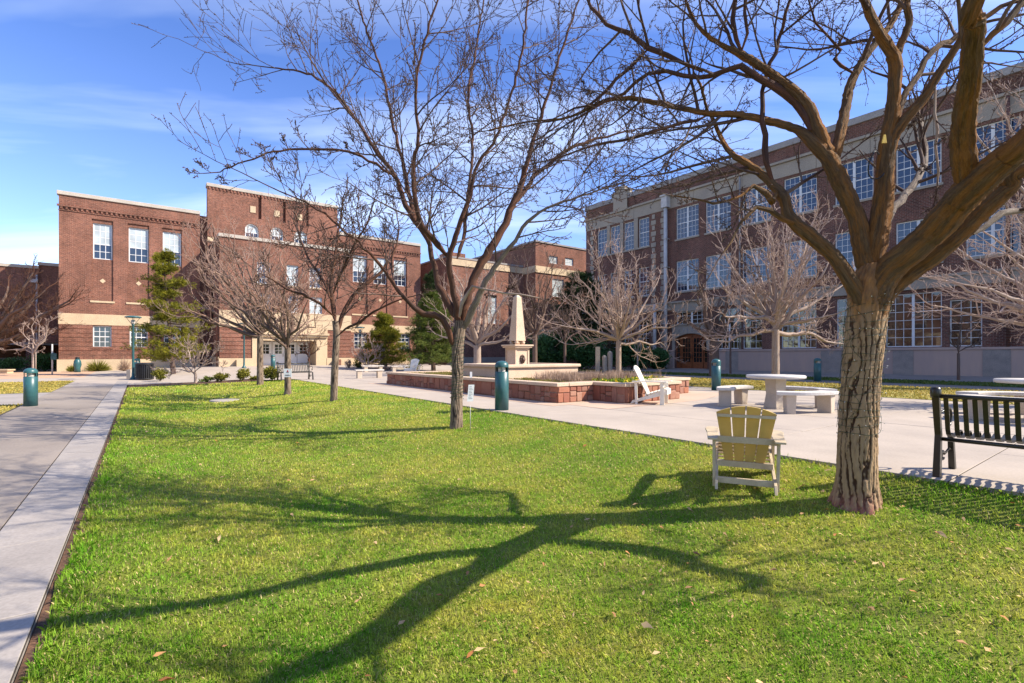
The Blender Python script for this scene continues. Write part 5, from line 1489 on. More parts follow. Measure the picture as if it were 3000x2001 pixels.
# ---- the large tree on the right ------------------------------------------------
def Zp(x, y): return (1700 + x / 1.5677, y / 1.5677)
HY = 4.66
hb = AT(2511, 1506, HY); hq, hs = QS(hb.x, hb.y); hz = lawn_z(hq, hs)
HT = thing('shade_tree', (hb.x, hb.y, hz), 0, 'large bare tree with deeply furrowed trunk wound with string lights', 'tree')
HO = (hb.x, hb.y, hz)
def trunk_bark():
    t = NT('furrowed_bark'); v = t.attr('bark'); f = t.attr('fissure', 'Fac')
    n1 = t.rng(t.noise(t.mapping(v, (34, 34, 7)), 1.0, 5, 0.6), 0.3, 0.7)
    n2 = t.rng(t.noise(t.mapping(v, (60, 60, 14)), 1.0, 4, 0.7), 0.3, 0.7)
    c = t.mix(n1, (0.40, 0.255, 0.125), (0.22, 0.13, 0.06))
    c = t.mix(t.math('MULTIPLY', n2, 0.3), c, (0.34, 0.27, 0.19))
    c = t.mix(t.rng(f, 0.15, 0.6), c, (0.06, 0.026, 0.010))
    up = t.attr('upper', 'Fac')
    c2 = t.mix(n1, (0.34, 0.155, 0.04), (0.14, 0.075, 0.035))
    c = t.mix(up, c, c2)
    ft = t.attr('foot', 'Fac')
    c = t.mix(t.math('MULTIPLY', ft, n1), c, (0.28, 0.10, 0.07))
    t.base(c); t.rough(0.9); t.bump(t.noise(t.mapping(v, (70, 70, 22)), 1.0, 5, 0.7), 0.8, 0.008)
    return t.m
M['bark_trunk'] = trunk_bark()
axis = TP([(2511, 1540, HY, 196), (2511, 1506, HY, 172), (2512, 1470, HY, 148), (2512, 1400, HY, 130), (2514, 1276, HY, 123), (2522, 1130, HY, 122), (2533, 1000, HY, 124), (2540, 920, HY, 126), (2546, 860, HY, 130), (2556, 812, HY, 124), (2562, 775, HY, 96)])
C = catmull(axis, 0.012); NS = 168; vv = []; bb = []; fi = []; upv = []; ftv = []
Ltot = 0; prev = None
for i, (x, y, z, r) in enumerate(C):
    if prev: Ltot += math.dist(prev, (x, y, z))
    prev = (x, y, z)
    h = z - hz
    plate = 1 - sm(h, 1.62, 1.98)
    for j in range(NS):
        a = 2 * math.pi * j / NS; ca, sa = math.cos(a), math.sin(a)
        plate = 1 - sm(h + 0.30 * mnoise.noise((ca * 2.5, sa * 2.5, z * 2)), 1.60, 1.86)
        R = r * (1 + 0.05 * math.sin(2 * a + 0.7) + 0.03 * math.sin(3 * a + z))
        flare = max(0, 1 - h / 0.30); R *= 1 + (0.06 + 0.16 * max(0, math.sin(a * 3 + 0.6)) ** 2) * flare ** 2
        w = mnoise.noise((ca * 1.3, sa * 1.3, z * 1.3)) * 1.3
        jag = 0.16 * mnoise.noise((ca * 9, sa * 9, z * 26)) + 0.22 * mnoise.noise((ca * 5, sa * 5, z * 9))
        u = a * 17.0 / (2 * math.pi) + w + jag
        v1 = abs(((u + 0.5) % 1.0) - 0.5) * 2
        ww = 0.30 + 0.34 * mnoise.noise((ca * 4 + 3, sa * 4, z * 3.4))
        fs_ = max(0, 1 - v1 / max(0.08, ww)) ** 0.8 if ww > 0.1 else 0
        uu = a * 9.0 / (2 * math.pi) + z * 2.6 + 1.4 * mnoise.noise((ca * 2 + 9, sa * 2, z * 2.2)) + jag
        v2 = abs(((uu + 0.5) % 1.0) - 0.5) * 2; fs2 = max(0, 1 - v2 / 0.16) ** 0.8 * sm(mnoise.noise((ca * 3, sa * 3 + 5, z * 2.5)), -0.05, 0.25)
        uu = a * 9.0 / (2 * math.pi) - z * 2.2 + 1.4 * mnoise.noise((ca * 2, sa * 2 + 4, z * 2.2)) + jag
        v3 = abs(((uu + 0.5) % 1.0) - 0.5) * 2; fs3 = max(0, 1 - v3 / 0.16) ** 0.8 * sm(mnoise.noise((ca * 3 + 5, sa * 3, z * 2.5)), -0.05, 0.25)
        f = min(1, max(fs_, fs2 * 0.9, fs3 * 0.9))
        dsp = -0.020 * f * plate + 0.004 * mnoise.noise((ca * 14, sa * 14, z * 30)) * plate + 0.006 * mnoise.noise((ca * 5, sa * 5, z * 7)) + 0.002 * mnoise.noise((ca * 30, sa * 30, z * 30))
        dsp += (1 - plate) * (0.016 * mnoise.noise((ca * 3, sa * 3, z * 9)) + 0.012 * mnoise.noise((ca * 9, sa * 9, z * 14)))
        R2 = R + dsp
        vv.append((x + ca * R2 - HO[0], y + sa * R2 - HO[1], z - HO[2])); bb.append((ca * R, sa * R, Ltot)); fi.append(f * plate); upv.append(1 - plate); ftv.append(max(0, 1 - h / 0.16) * (1 if ca < 0.2 else 0.4))
nr = len(C); ii = np.arange(nr - 1)[:, None] * NS; jj = np.arange(NS)[None, :]; j2 = (jj + 1) % NS
ff = np.stack([ii + jj, ii + j2, ii + NS + j2, ii + NS + jj], axis=2).reshape(-1, 4)
put('trunk', np_mesh('trunk', vv, ff, 4, M['bark_trunk'], {'bark': bb, 'fissure': fi, 'upper': upv, 'foot': ftv}, smooth=True), HT)

T = Tree(11, wob=0.085, up=0.015, spur=0.42, minr=0.0026, nch=(0, 5.5, 3.0, 0), rb=(0.009, 0.012), spread=(0.5, 1.0), bud=0.0042)
def Z4(lst): return TP([(*Zp(a, b), Y, w / 1.5677) for (a, b, Y, w) in lst])
bl = M['bark_limb']; br_ = M['bark_red']
def ext(L_, n=3, seed=1, step=0.55):
    rg_ = random.Random(seed); L_ = list(L_); d = nrm(tuple(L_[-1][c] - L_[-2][c] for c in range(3))); r = L_[-1][3]
    for k in range(n):
        d = nrm((d[0] + rg_.gauss(0, 0.2), d[1] + rg_.gauss(0, 0.2), d[2] + rg_.gauss(0, 0.12) + 0.1)); r *= 0.72
        L_.append((L_[-1][0] + d[0] * step, L_[-1][1] + d[1] * step, L_[-1][2] + d[2] * step, r))
    return L_
def Z4(lst):
    L_ = TP([(*Zp(a, b), Y, w / 1.5677) for (a, b, Y, w) in lst])
    return ext(L_, 3, int(abs(lst[-1][0])) + 3) if lst[-1][1] < 0 and lst[-1][0] < 1950 and lst[0][0] != 1790 else L_
kw = dict(origin=HO, parent=HT, maxl=3)
# A: lower left limb
T.limb(Z4([(1335, 1500, 4.62, 60), (1300, 1400, 4.61, 84), (1235, 1285, 4.62, 82), (1170, 1185, 4.66, 72), (1080, 1100, 4.7, 70), (1000, 1035, 4.75, 66), (955, 985, 4.8, 58), (930, 900, 4.85, 52), (870, 835, 4.95, 44), (790, 765, 5.05, 34), (700, 710, 5.1, 27), (650, 640, 5.2, 22), (612, 550, 5.3, 19), (585, 510, 5.35, 16), (555, 400, 5.4, 13), (520, 330, 5.5, 9)]), mat=bl, t0=0.45, spacing=0.22, L=(0.7, 1.7), **kw)
T.limb(Z4([(1000, 1030, 4.75, 44), (930, 1000, 4.7, 34), (860, 970, 4.66, 28), (805, 955, 4.62, 22), (745, 1035, 4.55, 14), (655, 1160, 4.5, 8)]), mat=bl, t0=0.5, spacing=0.25, L=(0.3, 0.75), sides=10, **kw)
T.limb(Z4([(880, 850, 4.92, 46), (855, 740, 4.95, 34), (835, 560, 5.0, 26), (832, 420, 5.05, 22), (870, 300, 5.1, 20), (925, 130, 5.1, 17), (955, 0, 5.1, 14), (975, -150, 5.1, 10)]), mat=br_, t0=0.2, spacing=0.24, L=(0.65, 1.6), sides=10, **kw)
T.limb(Z4([(915, 880, 4.88, 40), (870, 930, 4.8, 46), (850, 890, 4.8, 36), (800, 850, 4.78, 20), (740, 905, 4.75, 14), (620, 932, 4.7, 12), (500, 918, 4.65, 9), (420, 900, 4.6, 6)]), mat=bl, t0=0.4, spacing=0.22, L=(0.3, 0.75), sides=8, **kw)
# B: the long left limb
T.limb(Z4([(1330, 1290, 4.66, 110), (1300, 1150, 4.68, 104), (1270, 1010, 4.7, 96), (1215, 880, 4.72, 92), (1150, 745, 4.75, 84), (1080, 665, 4.8, 72), (1000, 600, 4.9, 46), (880, 558, 5.0, 38), (720, 525, 5.1, 32), (580, 520, 5.2, 27), (400, 482, 5.3, 24), (240, 452, 5.4, 20), (120, 460, 5.5, 17), (50, 490, 5.6, 14), (-60, 540, 5.7, 11), (-250, 560, 5.9, 8), (-420, 600, 6.0, 5)]), mat=bl, t0=0.42, spacing=0.24, L=(0.8, 1.9), **kw)
T.limb(Z4([(1140, 720, 4.76, 70), (1080, 570, 4.8, 60), (1040, 480, 4.85, 56), (960, 400, 4.9, 50), (860, 325, 5.0, 42), (765, 265, 5.05, 38), (700, 230, 5.1, 26), (620, 190, 5.15, 20), (540, 120, 5.2, 17), (490, 20, 5.25, 14), (470, -80, 5.3, 9)]), mat=bl, t0=0.35, spacing=0.24, L=(0.7, 1.7), **kw)
T.limb(Z4([(1060, 600, 4.8, 60), (990, 470, 4.9, 44), (880, 400, 4.95, 40), (800, 350, 5.0, 36), (740, 300, 5.0, 30), (680, 320, 5.05, 24), (600, 352, 5.1, 22), (480, 345, 5.15, 19), (310, 335, 5.25, 17), (205, 435, 5.3, 15), (100, 480, 5.35, 12), (0, 530, 5.4, 9)]), mat=br_, t0=0.3, spacing=0.24, L=(0.65, 1.6), sides=10, **kw)
T.limb(Z4([(735, 245, 5.05, 34), (715, 180, 5.1, 28), (703, 90, 5.1, 24), (712, 0, 5.1, 20), (720, -120, 5.1, 14)]), mat=br_, t0=0.1, spacing=0.22, L=(0.65, 1.6), sides=10, **kw)
T.limb(Z4([(745, 240, 5.05, 26), (768, 150, 5.0, 20), (755, 50, 5.0, 17), (760, -60, 5.0, 12)]), mat=br_, t0=0.1, spacing=0.22, L=(0.65, 1.6), sides=8, **kw)
T.limb(Z4([(560, 335, 5.15, 20), (480, 290, 5.2, 22), (400, 250, 5.25, 24), (315, 220, 5.3, 25), (225, 152, 5.35, 22), (120, 110, 5.4, 18), (50, 35, 5.45, 15), (0, -60, 5.5, 11)]), mat=br_, t0=0.05, spacing=0.22, L=(0.7, 1.7), sides=10, **kw)
T.limb(Z4([(312, 222, 5.3, 20), (220, 310, 5.35, 17), (120, 420, 5.4, 14), (40, 480, 5.45, 11), (-80, 520, 5.5, 7)]), mat=br_, t0=0.2, spacing=0.24, L=(0.3, 0.6), sides=8, **kw)
T.limb(Z4([(590, 525, 5.2, 20), (530, 545, 5.1, 18), (400, 585, 5.05, 16), (270, 630, 5.0, 14), (120, 655, 4.95, 12), (0, 690, 4.9, 9), (-150, 740, 4.9, 6)]), mat=br_, t0=0.15, spacing=0.22, L=(0.65, 1.6), sides=8, **kw)
# C
T.limb(Z4([(1165, 740, 4.8, 60), (1185, 650, 4.85, 56), (1215, 510, 4.95, 50), (1240, 400, 5.05, 46), (1285, 300, 5.1, 42), (1350, 205, 5.15, 38), (1420, 120, 5.2, 34), (1480, 0, 5.25, 28), (1520, -120, 5.3, 18)]), mat=bl, t0=0.3, spacing=0.25, L=(0.7, 1.7), **kw)
T.limb(Z4([(1255, 345, 5.08, 30), (1195, 300, 5.1, 22), (1165, 270, 5.1, 18), (1192, 232, 5.1, 16), (1140, 170, 5.1, 13), (1080, 110, 5.1, 11), (1050, 0, 5.1, 8)]), mat=br_, t0=0.2, spacing=0.15, L=(0.2, 0.55), sides=8, **kw)
# D: upright centre
T.limb(Z4([(1340, 1330, 4.66, 130), (1345, 1180, 4.66, 122), (1375, 1030, 4.64, 108), (1392, 900, 4.62, 98), (1400, 760, 4.6, 92), (1415, 640, 4.58, 84), (1435, 500, 4.55, 72), (1445, 380, 4.5, 66), (1445, 280, 4.48, 64), (1420, 225, 4.46, 58), (1375, 150, 4.42, 52), (1330, 60, 4.4, 46), (1300, -30, 4.38, 40), (1270, -200, 4.3, 28)]), mat=bl, t0=0.55, spacing=0.3, L=(0.7, 1.7), **kw)
T.limb(Z4([(1450, 270, 4.48, 52), (1480, 190, 4.5, 40), (1512, 100, 4.5, 38), (1500, 30, 4.5, 34), (1505, -80, 4.5, 26)]), mat=bl, t0=0.2, spacing=0.25, L=(0.65, 1.6), **kw)
T.limb(Z4([(1405, 760, 4.6, 56), (1440, 630, 4.55, 60), (1500, 540, 4.5, 58), (1570, 460, 4.45, 54), (1640, 350, 4.4, 50), (1700, 260, 4.35, 46), (1750, 180, 4.3, 42), (1800, 60, 4.25, 36), (1850, -80, 4.2, 26)]), mat=bl, t0=0.35, spacing=0.3, L=(0.7, 1.7), **kw)
T.limb(Z4([(1445, 600, 4.62, 34), (1475, 480, 4.7, 34), (1540, 360, 4.8, 32), (1620, 235, 4.9, 34), (1740, 160, 5.0, 32), (1870, 70, 5.0, 30), (2000, 10, 5.0, 26), (2150, -60, 5.0, 18)]), mat=bl, t0=0.2, spacing=0.25, L=(0.7, 1.7), sides=10, **kw)
# I: pale limb behind
T.limb(Z4([(1400, 1040, 4.72, 44), (1450, 950, 4.9, 42), (1510, 870, 5.1, 40), (1565, 790, 5.25, 38), (1590, 720, 5.4, 34), (1560, 620, 5.5, 30), (1550, 520, 5.6, 24), (1570, 440, 5.7, 14)]), mat=M['bark_grey'], t0=0.3, spacing=0.22, L=(0.7, 1.7), sides=10, **kw)
# E, F, G, H: the massive right hand limbs leaning towards the viewer
E_ = Z4([(1325, 1580, 4.62, 90), (1330, 1480, 4.62, 128), (1350, 1380, 4.6, 146), (1385, 1290, 4.57, 152), (1440, 1215, 4.5, 158), (1520, 1150, 4.38, 160), (1620, 1060, 4.24, 168), (1710, 960, 4.08, 178), (1790, 870, 3.92, 186), (1880, 790, 3.76, 176), (1970, 715, 3.62, 168), (2060, 640, 3.5, 160)])
E_ += [(4.05, 3.12, 3.3, 0.125), (4.55, 2.3, 4.0, 0.095), (5.05, 1.8, 4.75, 0.065), (5.6, 1.2, 5.5, 0.045), (6.0, 0.5, 6.2, 0.03)]
T.limb(E_, mat=bl, t0=0.55, spacing=0.38, L=(0.8, 1.9), sides=40, step=0.022, wig=0.0, **kw)
F_ = Z4([(1790, 880, 3.96, 110), (1770, 770, 3.86, 128), (1758, 640, 3.76, 126), (1765, 520, 3.62, 124), (1785, 380, 3.45, 118), (1800, 230, 3.27, 116), (1815, 100, 3.1, 112), (1820, -20, 2.95, 106)])
F_ += [(2.76, 2.35, 4.1, 0.075), (2.8, 1.9, 4.9, 0.055), (2.7, 1.5, 5.7, 0.03)]
T.limb(F_, mat=bl, t0=0.45, spacing=0.35, L=(0.7, 1.5), sides=36, step=0.024, wig=0.0, **kw)
T.limb(Z4([(1830, 230, 3.25, 60), (1890, 150, 3.25, 50), (1945, 110, 3.25, 44), (1990, 50, 3.25, 40), (2050, -30, 3.25, 34), (2200, -200, 3.2, 20)]), mat=bl, t0=0.2, spacing=0.24, L=(0.65, 1.6), sides=10, **kw)
G_ = Z4([(1345, 1560, 4.68, 60), (1365, 1450, 4.66, 84), (1400, 1370, 4.64, 92), (1450, 1305, 4.62, 98), (1540, 1235, 4.56, 108), (1650, 1150, 4.46, 120), (1760, 1050, 4.36, 124), (1860, 950, 4.26, 122), (1960, 860, 4.16, 118), (2060, 770, 4.06, 112)])
G_ += [(5.2, 3.7, 2.9, 0.10), (6.1, 3.3, 3.4, 0.07), (7.0, 3.0, 3.9, 0.06), (7.6, 2.8, 4.5, 0.03)]
T.limb(G_, mat=bl, t0=0.6, spacing=0.4, L=(0.7, 1.7), sides=36, step=0.024, wig=0.0, **kw)
T.limb(Z4([(1800, 1070, 4.4, 50), (1850, 1040, 4.42, 42), (1930, 985, 4.45, 42), (2038, 955, 4.5, 38), (2180, 900, 4.6, 28), (2350, 850, 4.7, 18)]), mat=M['bark_grey'], t0=0.35, spacing=0.25, L=(0.7, 1.7), sides=12, **kw)
# small hanging limb behind the upright one
T.limb(TP([(2740, 215, 4.4, 9), (2742, 330, 4.4, 10), (2744, 430, 4.42, 9), (2750, 500, 4.45, 8), (2752, 545, 4.5, 6)]), mat=M['bark_pale'], t0=0.1, spacing=0.15, L=(0.15, 0.4), sides=6, **kw)
T.crown(M['bark_twig'], HO, HT)
print('hero twigs', T.n)
# string lights round the trunk
SLT = thing('string_lights', (hb.x, hb.y, hz), 0, 'green wired string lights coiled round the furrowed trunk', 'string lights')
m = MB(); rg = random.Random(4)
def axis_at(z):
    best = min(C_ax, key=lambda c: abs(c[2] - z)); return best
C_ax = C
bm_ = MB()
z = 0.62; a = 0.0; seg = []
while z < 1.98:
    c = axis_at(hz + z)
    R = c[3] * 1.015 + 0.004 + rg.uniform(0, 0.004)
    seg.append((c[0] + math.cos(a) * R - HO[0], c[1] + math.sin(a) * R - HO[1], z + 0.012 * math.sin(a * 2.3) + rg.uniform(-0.003, 0.003)))
    if rg.random() < 0.22:
        R2 = R + 0.02; x, y, zz = c[0] + math.cos(a) * R2 - HO[0], c[1] + math.sin(a) * R2 - HO[1], z + rg.uniform(-0.01, 0.012)
        bm_.tube([(x, y, zz), (x + math.cos(a) * 0.012, y + math.sin(a) * 0.012, zz + rg.uniform(-0.008, 0.012))], [0.0035, 0.0015], 4, cap=False)
    a += 0.26; z += 0.26 / (2 * math.pi) * rg.choice((0.06, 0.075, 0.085))
m.tube(seg, 0.0022, 4, cap=False)
# second strand crossing vertically
for k in range(5):
    a0 = rg.uniform(0, 6.28); pts = []
    for i in range(26):
        z = 0.7 + 1.2 * i / 25; c = axis_at(hz + z); R = c[3] * 1.02 + 0.008; aa = a0 + 0.35 * math.sin(i * 0.8 + k)
        pts.append((c[0] + math.cos(aa) * R - HO[0], c[1] + math.sin(aa) * R - HO[1], z))
    m.tube(pts, 0.0016, 4, cap=False)
m.build('wire', M['wire_green'], SLT); bm_.build('bulbs', M['bulb'], SLT, kind='stuff')
# cable loop and yellow tag on the upright limb
p = AT(2556, 490, 4.55)
m = MB(); m.tube([(0.07 * math.cos(t_) * 1.0, 0.02 * math.sin(t_ * 2), 0.125 * math.sin(t_)) for t_ in np.linspace(1.0, 5.6, 18)], 0.006, 6)
tag(m.build('cable_loop', M['black'], None, (p.x, p.y - 0.05, p.z)), 'black cable loop hooked on the upright limb of the large tree', 'cable')
p = AT(2572, 420, 4.5)
m = MB(); m.hexa([(-0.022, 0, -0.03), (0.022, 0, -0.03), (0.022, 0.01, -0.03), (-0.022, 0.01, -0.03)], [(-0.004, 0, 0.045), (0.012, 0, 0.045), (0.012, 0.01, 0.045), (-0.004, 0.01, 0.045)])
tag(m.build('yellow_tag', M['yellow'], None, (p.x, p.y - 0.08, p.z)), 'small yellow teardrop tag on the upright limb above the cable loop', 'tag')

# ---- middle tree ------------------------------------------------------------------
MY = 9.55
def tree_root(px, py, Y, name, label, group=None):
    p = AT(px, py, Y); q, s = QS(p.x, p.y)
    z = lawn_z(q, s) if in_lawn(q, s) else (ground(q, s) if q < 17 else 0.0)
    return thing(name, (p.x, p.y, z), 0, label, 'tree', group), (p.x, p.y, z)
def plated_trunk(axis, origin, parent, mat, NS=72, depth=0.012, step=0.03, freq=9, seed=0, name='trunk'):
    C = catmull(axis, step); vv = []; bb = []; fi = []; L = 0; prev = None
    for (x, y, z, r) in C:
        if prev: L += math.dist(prev, (x, y, z))
        prev = (x, y, z)
        for j in range(NS):
            a = 2 * math.pi * j / NS; ca, sa = math.cos(a), math.sin(a)
            u = a * freq / (2 * math.pi) + 1.2 * mnoise.noise((ca * 1.5 + seed, sa * 1.5, z * 2.5))
            v1 = abs(((u + 0.5) % 1.0) - 0.5) * 2; cr = abs(mnoise.noise((ca * 3, sa * 3 + seed, z * 7)))
            f = max(max(0, 1 - v1 / 0.5), 0.7 * max(0, 1 - cr / 0.08))
            R = r * (1 + 0.05 * math.sin(2 * a + seed)) - depth * f + depth * 0.5 * mnoise.noise((ca * 6, sa * 6, z * 9))
            vv.append((x + ca * R - origin[0], y + sa * R - origin[1], z - origin[2])); bb.append((ca * r, sa * r, L)); fi.append(f)
    n = len(C); ii = np.arange(n - 1)[:, None] * NS; jj = np.arange(NS)[None, :]; j2 = (jj + 1) % NS
    ff = np.stack([ii + jj, ii + j2, ii + NS + j2, ii + NS + jj], axis=2).reshape(-1, 4)
    put(name, np_mesh(name, vv, ff, 4, mat, {'bark': bb, 'fissure': fi}, smooth=True), parent)
def plated_mat(name, c1, c2, fis):
    t = NT(name); v = t.attr('bark'); f = t.attr('fissure', 'Fac')
    n1 = t.rng(t.noise(t.mapping(v, (14, 14, 5)), 1.0, 5, 0.6), 0.3, 0.7)
    c = t.mix(n1, c1, c2); c = t.mix(t.rng(f, 0.2, 0.8), c, fis)
    t.base(c); t.rough(0.9); t.bump(t.noise(t.mapping(v, (50, 50, 16)), 1.0, 5, 0.7), 0.7, 0.01)
    return t.m
M['plated'] = plated_mat('plated_grey_bark', (0.27, 0.20, 0.14), (0.12, 0.082, 0.055), (0.035, 0.02, 0.013))
MT, MO = tree_root(1337, 1245, MY, 'honey_locust', 'bare dark limbed tree in the middle of the lawn, trunk wound with wire')
plated_trunk(TP([(1337, 1262, MY, 42), (1337, 1245, MY, 38), (1338, 1180, MY, 34), (1340, 1100, MY, 33), (1341, 1020, MY, 33), (1345, 975, MY, 35), (1349, 940, MY, 32)]), MO, MT, M['plated'], depth=0.014, freq=11, NS=84, step=0.02)
T = Tree(23, wob=0.085, up=0.035, spur=0.35, minr=0.0048, nch=(0, 6.5, 3.2, 0), rb=(0.007, 0.0085), bud=0.007)
kw = dict(origin=MO, parent=MT, mat=M['bark_red'], maxl=3)
def dY(lst, Y0, slope):   # lst of (px,py,w); depth drifts along the limb
    n = len(lst); return TP([(a, b, Y0 + slope * i / (n - 1), w) for i, (a, b, w) in enumerate(lst)])
T.limb(dY([(1335, 1025, 22), (1325, 1000, 20), (1314, 968, 19), (1295, 933, 19), (1276, 922, 20), (1241, 919, 19), (1214, 903, 16), (1192, 876, 13), (1157, 837, 11), (1127, 792, 10), (1084, 742, 9), (1050, 708, 8), (995, 665, 7), (950, 625, 6), (880, 585, 5), (820, 560, 4)], MY, -0.9), spacing=0.28, L=(0.8, 1.8), t0=0.35, sides=10, **kw)
T.limb(dY([(1345, 965, 26), (1338, 930, 24), (1320, 895, 22), (1300, 860, 21), (1285, 835, 20), (1276, 803, 17), (1262, 734, 15), (1254, 700, 14), (1218, 650, 17), (1190, 600, 16), (1155, 510, 13), (1100, 440, 11), (1030, 330, 9), (960, 250, 7), (880, 210, 6), (800, 200, 4)], MY, 1.0), spacing=0.3, L=(1.0, 2.1), t0=0.25, sides=10, **kw)
T.limb(dY([(1222, 660, 14), (1205, 600, 14), (1183, 490, 11), (1150, 360, 9), (1120, 210, 7), (1070, 80, 6), (1040, -40, 5)], MY + 0.5, 1.2), spacing=0.27, L=(1.0, 2.0), t0=0.1, sides=8, **kw)
T.limb(dY([(1347, 960, 22), (1336, 880, 20), (1325, 830, 18), (1315, 775, 17), (1318, 740, 17), (1337, 690, 15), (1352, 645, 14), (1378, 570, 12), (1400, 480, 10), (1445, 420, 9), (1480, 330, 8), (1520, 200, 7), (1540, 60, 6), (1548, -50, 5)], MY, -0.8), spacing=0.3, L=(1.0, 2.1), t0=0.2, sides=10, **kw)
T.limb(dY([(1315, 760, 18), (1295, 730, 19), (1268, 700, 19), (1240, 669, 16), (1218, 600, 14), (1212, 480, 12), (1225, 400, 10), (1218, 250, 8), (1250, 100, 7), (1290, -30, 5)], MY, -1.4), spacing=0.27, L=(1.0, 2.1), t0=0.1, sides=8, **kw)
T.limb(dY([(1350, 950, 26), (1362, 900, 26), (1372, 860, 26), (1394, 803, 25), (1425, 750, 25), (1456, 700, 24), (1482, 652, 22), (1502, 600, 19), (1528, 540, 16), (1560, 420, 12), (1600, 300, 9), (1645, 150, 7), (1700, -10, 5)], MY, 0.6), spacing=0.3, L=(1.0, 2.2), t0=0.35, sides=10, **kw)
T.limb(dY([(1500, 610, 14), (1540, 550, 13), (1590, 495, 11), (1680, 430, 9), (1780, 400, 7), (1880, 375, 4)], MY + 0.4, 0.9), spacing=0.2, L=(0.8, 1.8), t0=0.05, sides=8, **kw)
T.limb(dY([(1360, 965, 24), (1378, 920, 22), (1398, 880, 20), (1425, 820, 18), (1463, 765, 14), (1509, 707, 12), (1544, 650, 10), (1600, 610, 8), (1700, 575, 6), (1800, 545, 4)], MY, -1.0), spacing=0.27, L=(0.8, 1.8), t0=0.35, sides=10, maxl=3, origin=MO, parent=MT, mat=M['bark_grey'])
T.limb(dY([(1345, 930, 14), (1362, 870, 11), (1385, 840, 8), (1440, 852, 7), (1500, 862, 6), (1580, 872, 4)], MY - 0.15, -0.5), spacing=0.5, L=(0.2, 0.4), t0=0.5, sides=6, maxl=3, origin=MO, parent=MT, mat=M['bark_pale'])
T.limb(dY([(1340, 760, 12), (1360, 680, 11), (1372, 560, 9), (1385, 420, 8), (1372, 280, 7), (1395, 140, 6), (1420, -20, 4)], MY + 0.3, 1.2), spacing=0.27, L=(1.0, 2.0), t0=0.1, sides=8, **kw)
T.limb(dY([(1160, 520, 9), (1080, 470, 8), (1000, 440, 7), (900, 438, 7), (820, 440, 6), (740, 466, 5), (640, 500, 4), (600, 508, 3)], MY + 0.5, -0.8), spacing=0.28, L=(0.2, 0.6), t0=0.05, sides=6, **kw)
T.crown(M['bark_twig'], MO, MT)
print('mid twigs', T.n)
# wire on the middle trunk
m = MB(); seg = []; a = 0
z0_ = MO[2] + 0.55; z = z0_
CM = catmull(TP([(1337, 1245, MY, 41), (1338, 1180, MY, 37), (1340, 1100, MY, 37), (1341, 1020, MY, 36), (1345, 975, MY, 38)]), 0.02)
while z < MO[2] + 1.75:
    c = min(CM, key=lambda c: abs(c[2] - z)); R = c[3] * 1.06 + 0.005
    seg.append((c[0] + R * math.cos(a) - MO[0], c[1] + R * math.sin(a) - MO[1], z - MO[2] + 0.01 * math.sin(a * 1.7))); a += 0.35; z += 0.35 / 6.283 * 0.075
m.tube(seg, 0.0045, 4, cap=False)
tag(m.build('string_lights', M['wire_green'], None, MO), 'thin wire of string lights coiled round the middle tree trunk', 'string lights')

# ---- row of smaller lawn trees on the left of the middle tree ---------------------
TY = 14.35
T3, O3 = tree_root(978, 1168, TY, 'honey_locust', 'bare tree nearest the middle tree in the row on the lawn, single straight trunk', 'row of bare trees along the lawn')
plated_trunk(TP([(978, 1176, TY, 25), (978, 1168, TY, 23), (980, 1100, TY, 22), (984, 1020, TY, 21), (986, 980, TY, 22), (982, 940, TY, 19)]), O3, T3, M['plated'], NS=36, step=0.05, depth=0.01, seed=3)
T = Tree(31, wob=0.12, up=0.04, spur=0.1, minr=0.007, nch=(0, 5.5, 3.2, 3), rb=(0.009, 0.010), bud=0.009)
kw = dict(origin=O3, parent=T3, mat=M['bark_red'], step=0.2, sides=8, maxl=3)
T.limb(dY([(984, 990, 14), (1001, 929, 13), (1032, 868, 12), (1065, 838, 11), (1099, 812, 10), (1135, 775, 8), (1160, 720, 6), (1170, 660, 4)], TY, 0.8), spacing=0.3, L=(0.7, 1.5), dens=1.2, **kw)
T.limb(dY([(990, 985, 9), (1010, 965, 8), (1041, 951, 8), (1095, 915, 7), (1150, 885, 5), (1210, 868, 3)], TY, -1.0), spacing=0.4, L=(0.4, 1.0), **kw)
T.limb(dY([(982, 945, 16), (976, 902, 15), (971, 860, 13), (972, 800, 11), (985, 740, 9), (990, 680, 7), (1000, 620, 5)], TY, 0.5), spacing=0.28, L=(0.8, 1.7), dens=1.2, **kw)
T.limb(dY([(976, 925, 11), (955, 905, 10), (938, 890, 9), (885, 862, 8), (840, 845, 7), (800, 820, 5), (760, 800, 3)], TY, -1.0), spacing=0.3, L=(0.6, 1.3), dens=1.2, **kw)
T.limb(dY([(972, 880, 9), (940, 810, 8), (905, 760, 7), (880, 700, 6), (860, 640, 4)], TY, 1.2), spacing=0.3, L=(0.7, 1.5), dens=1.2, **kw)
T.limb(dY([(976, 860, 9), (1000, 800, 8), (1030, 730, 7), (1070, 670, 5), (1090, 610, 4)], TY, -1.4), spacing=0.3, L=(0.7, 1.5), dens=1.2, **kw)
T.crown(M['bark_twig'], O3, T3)
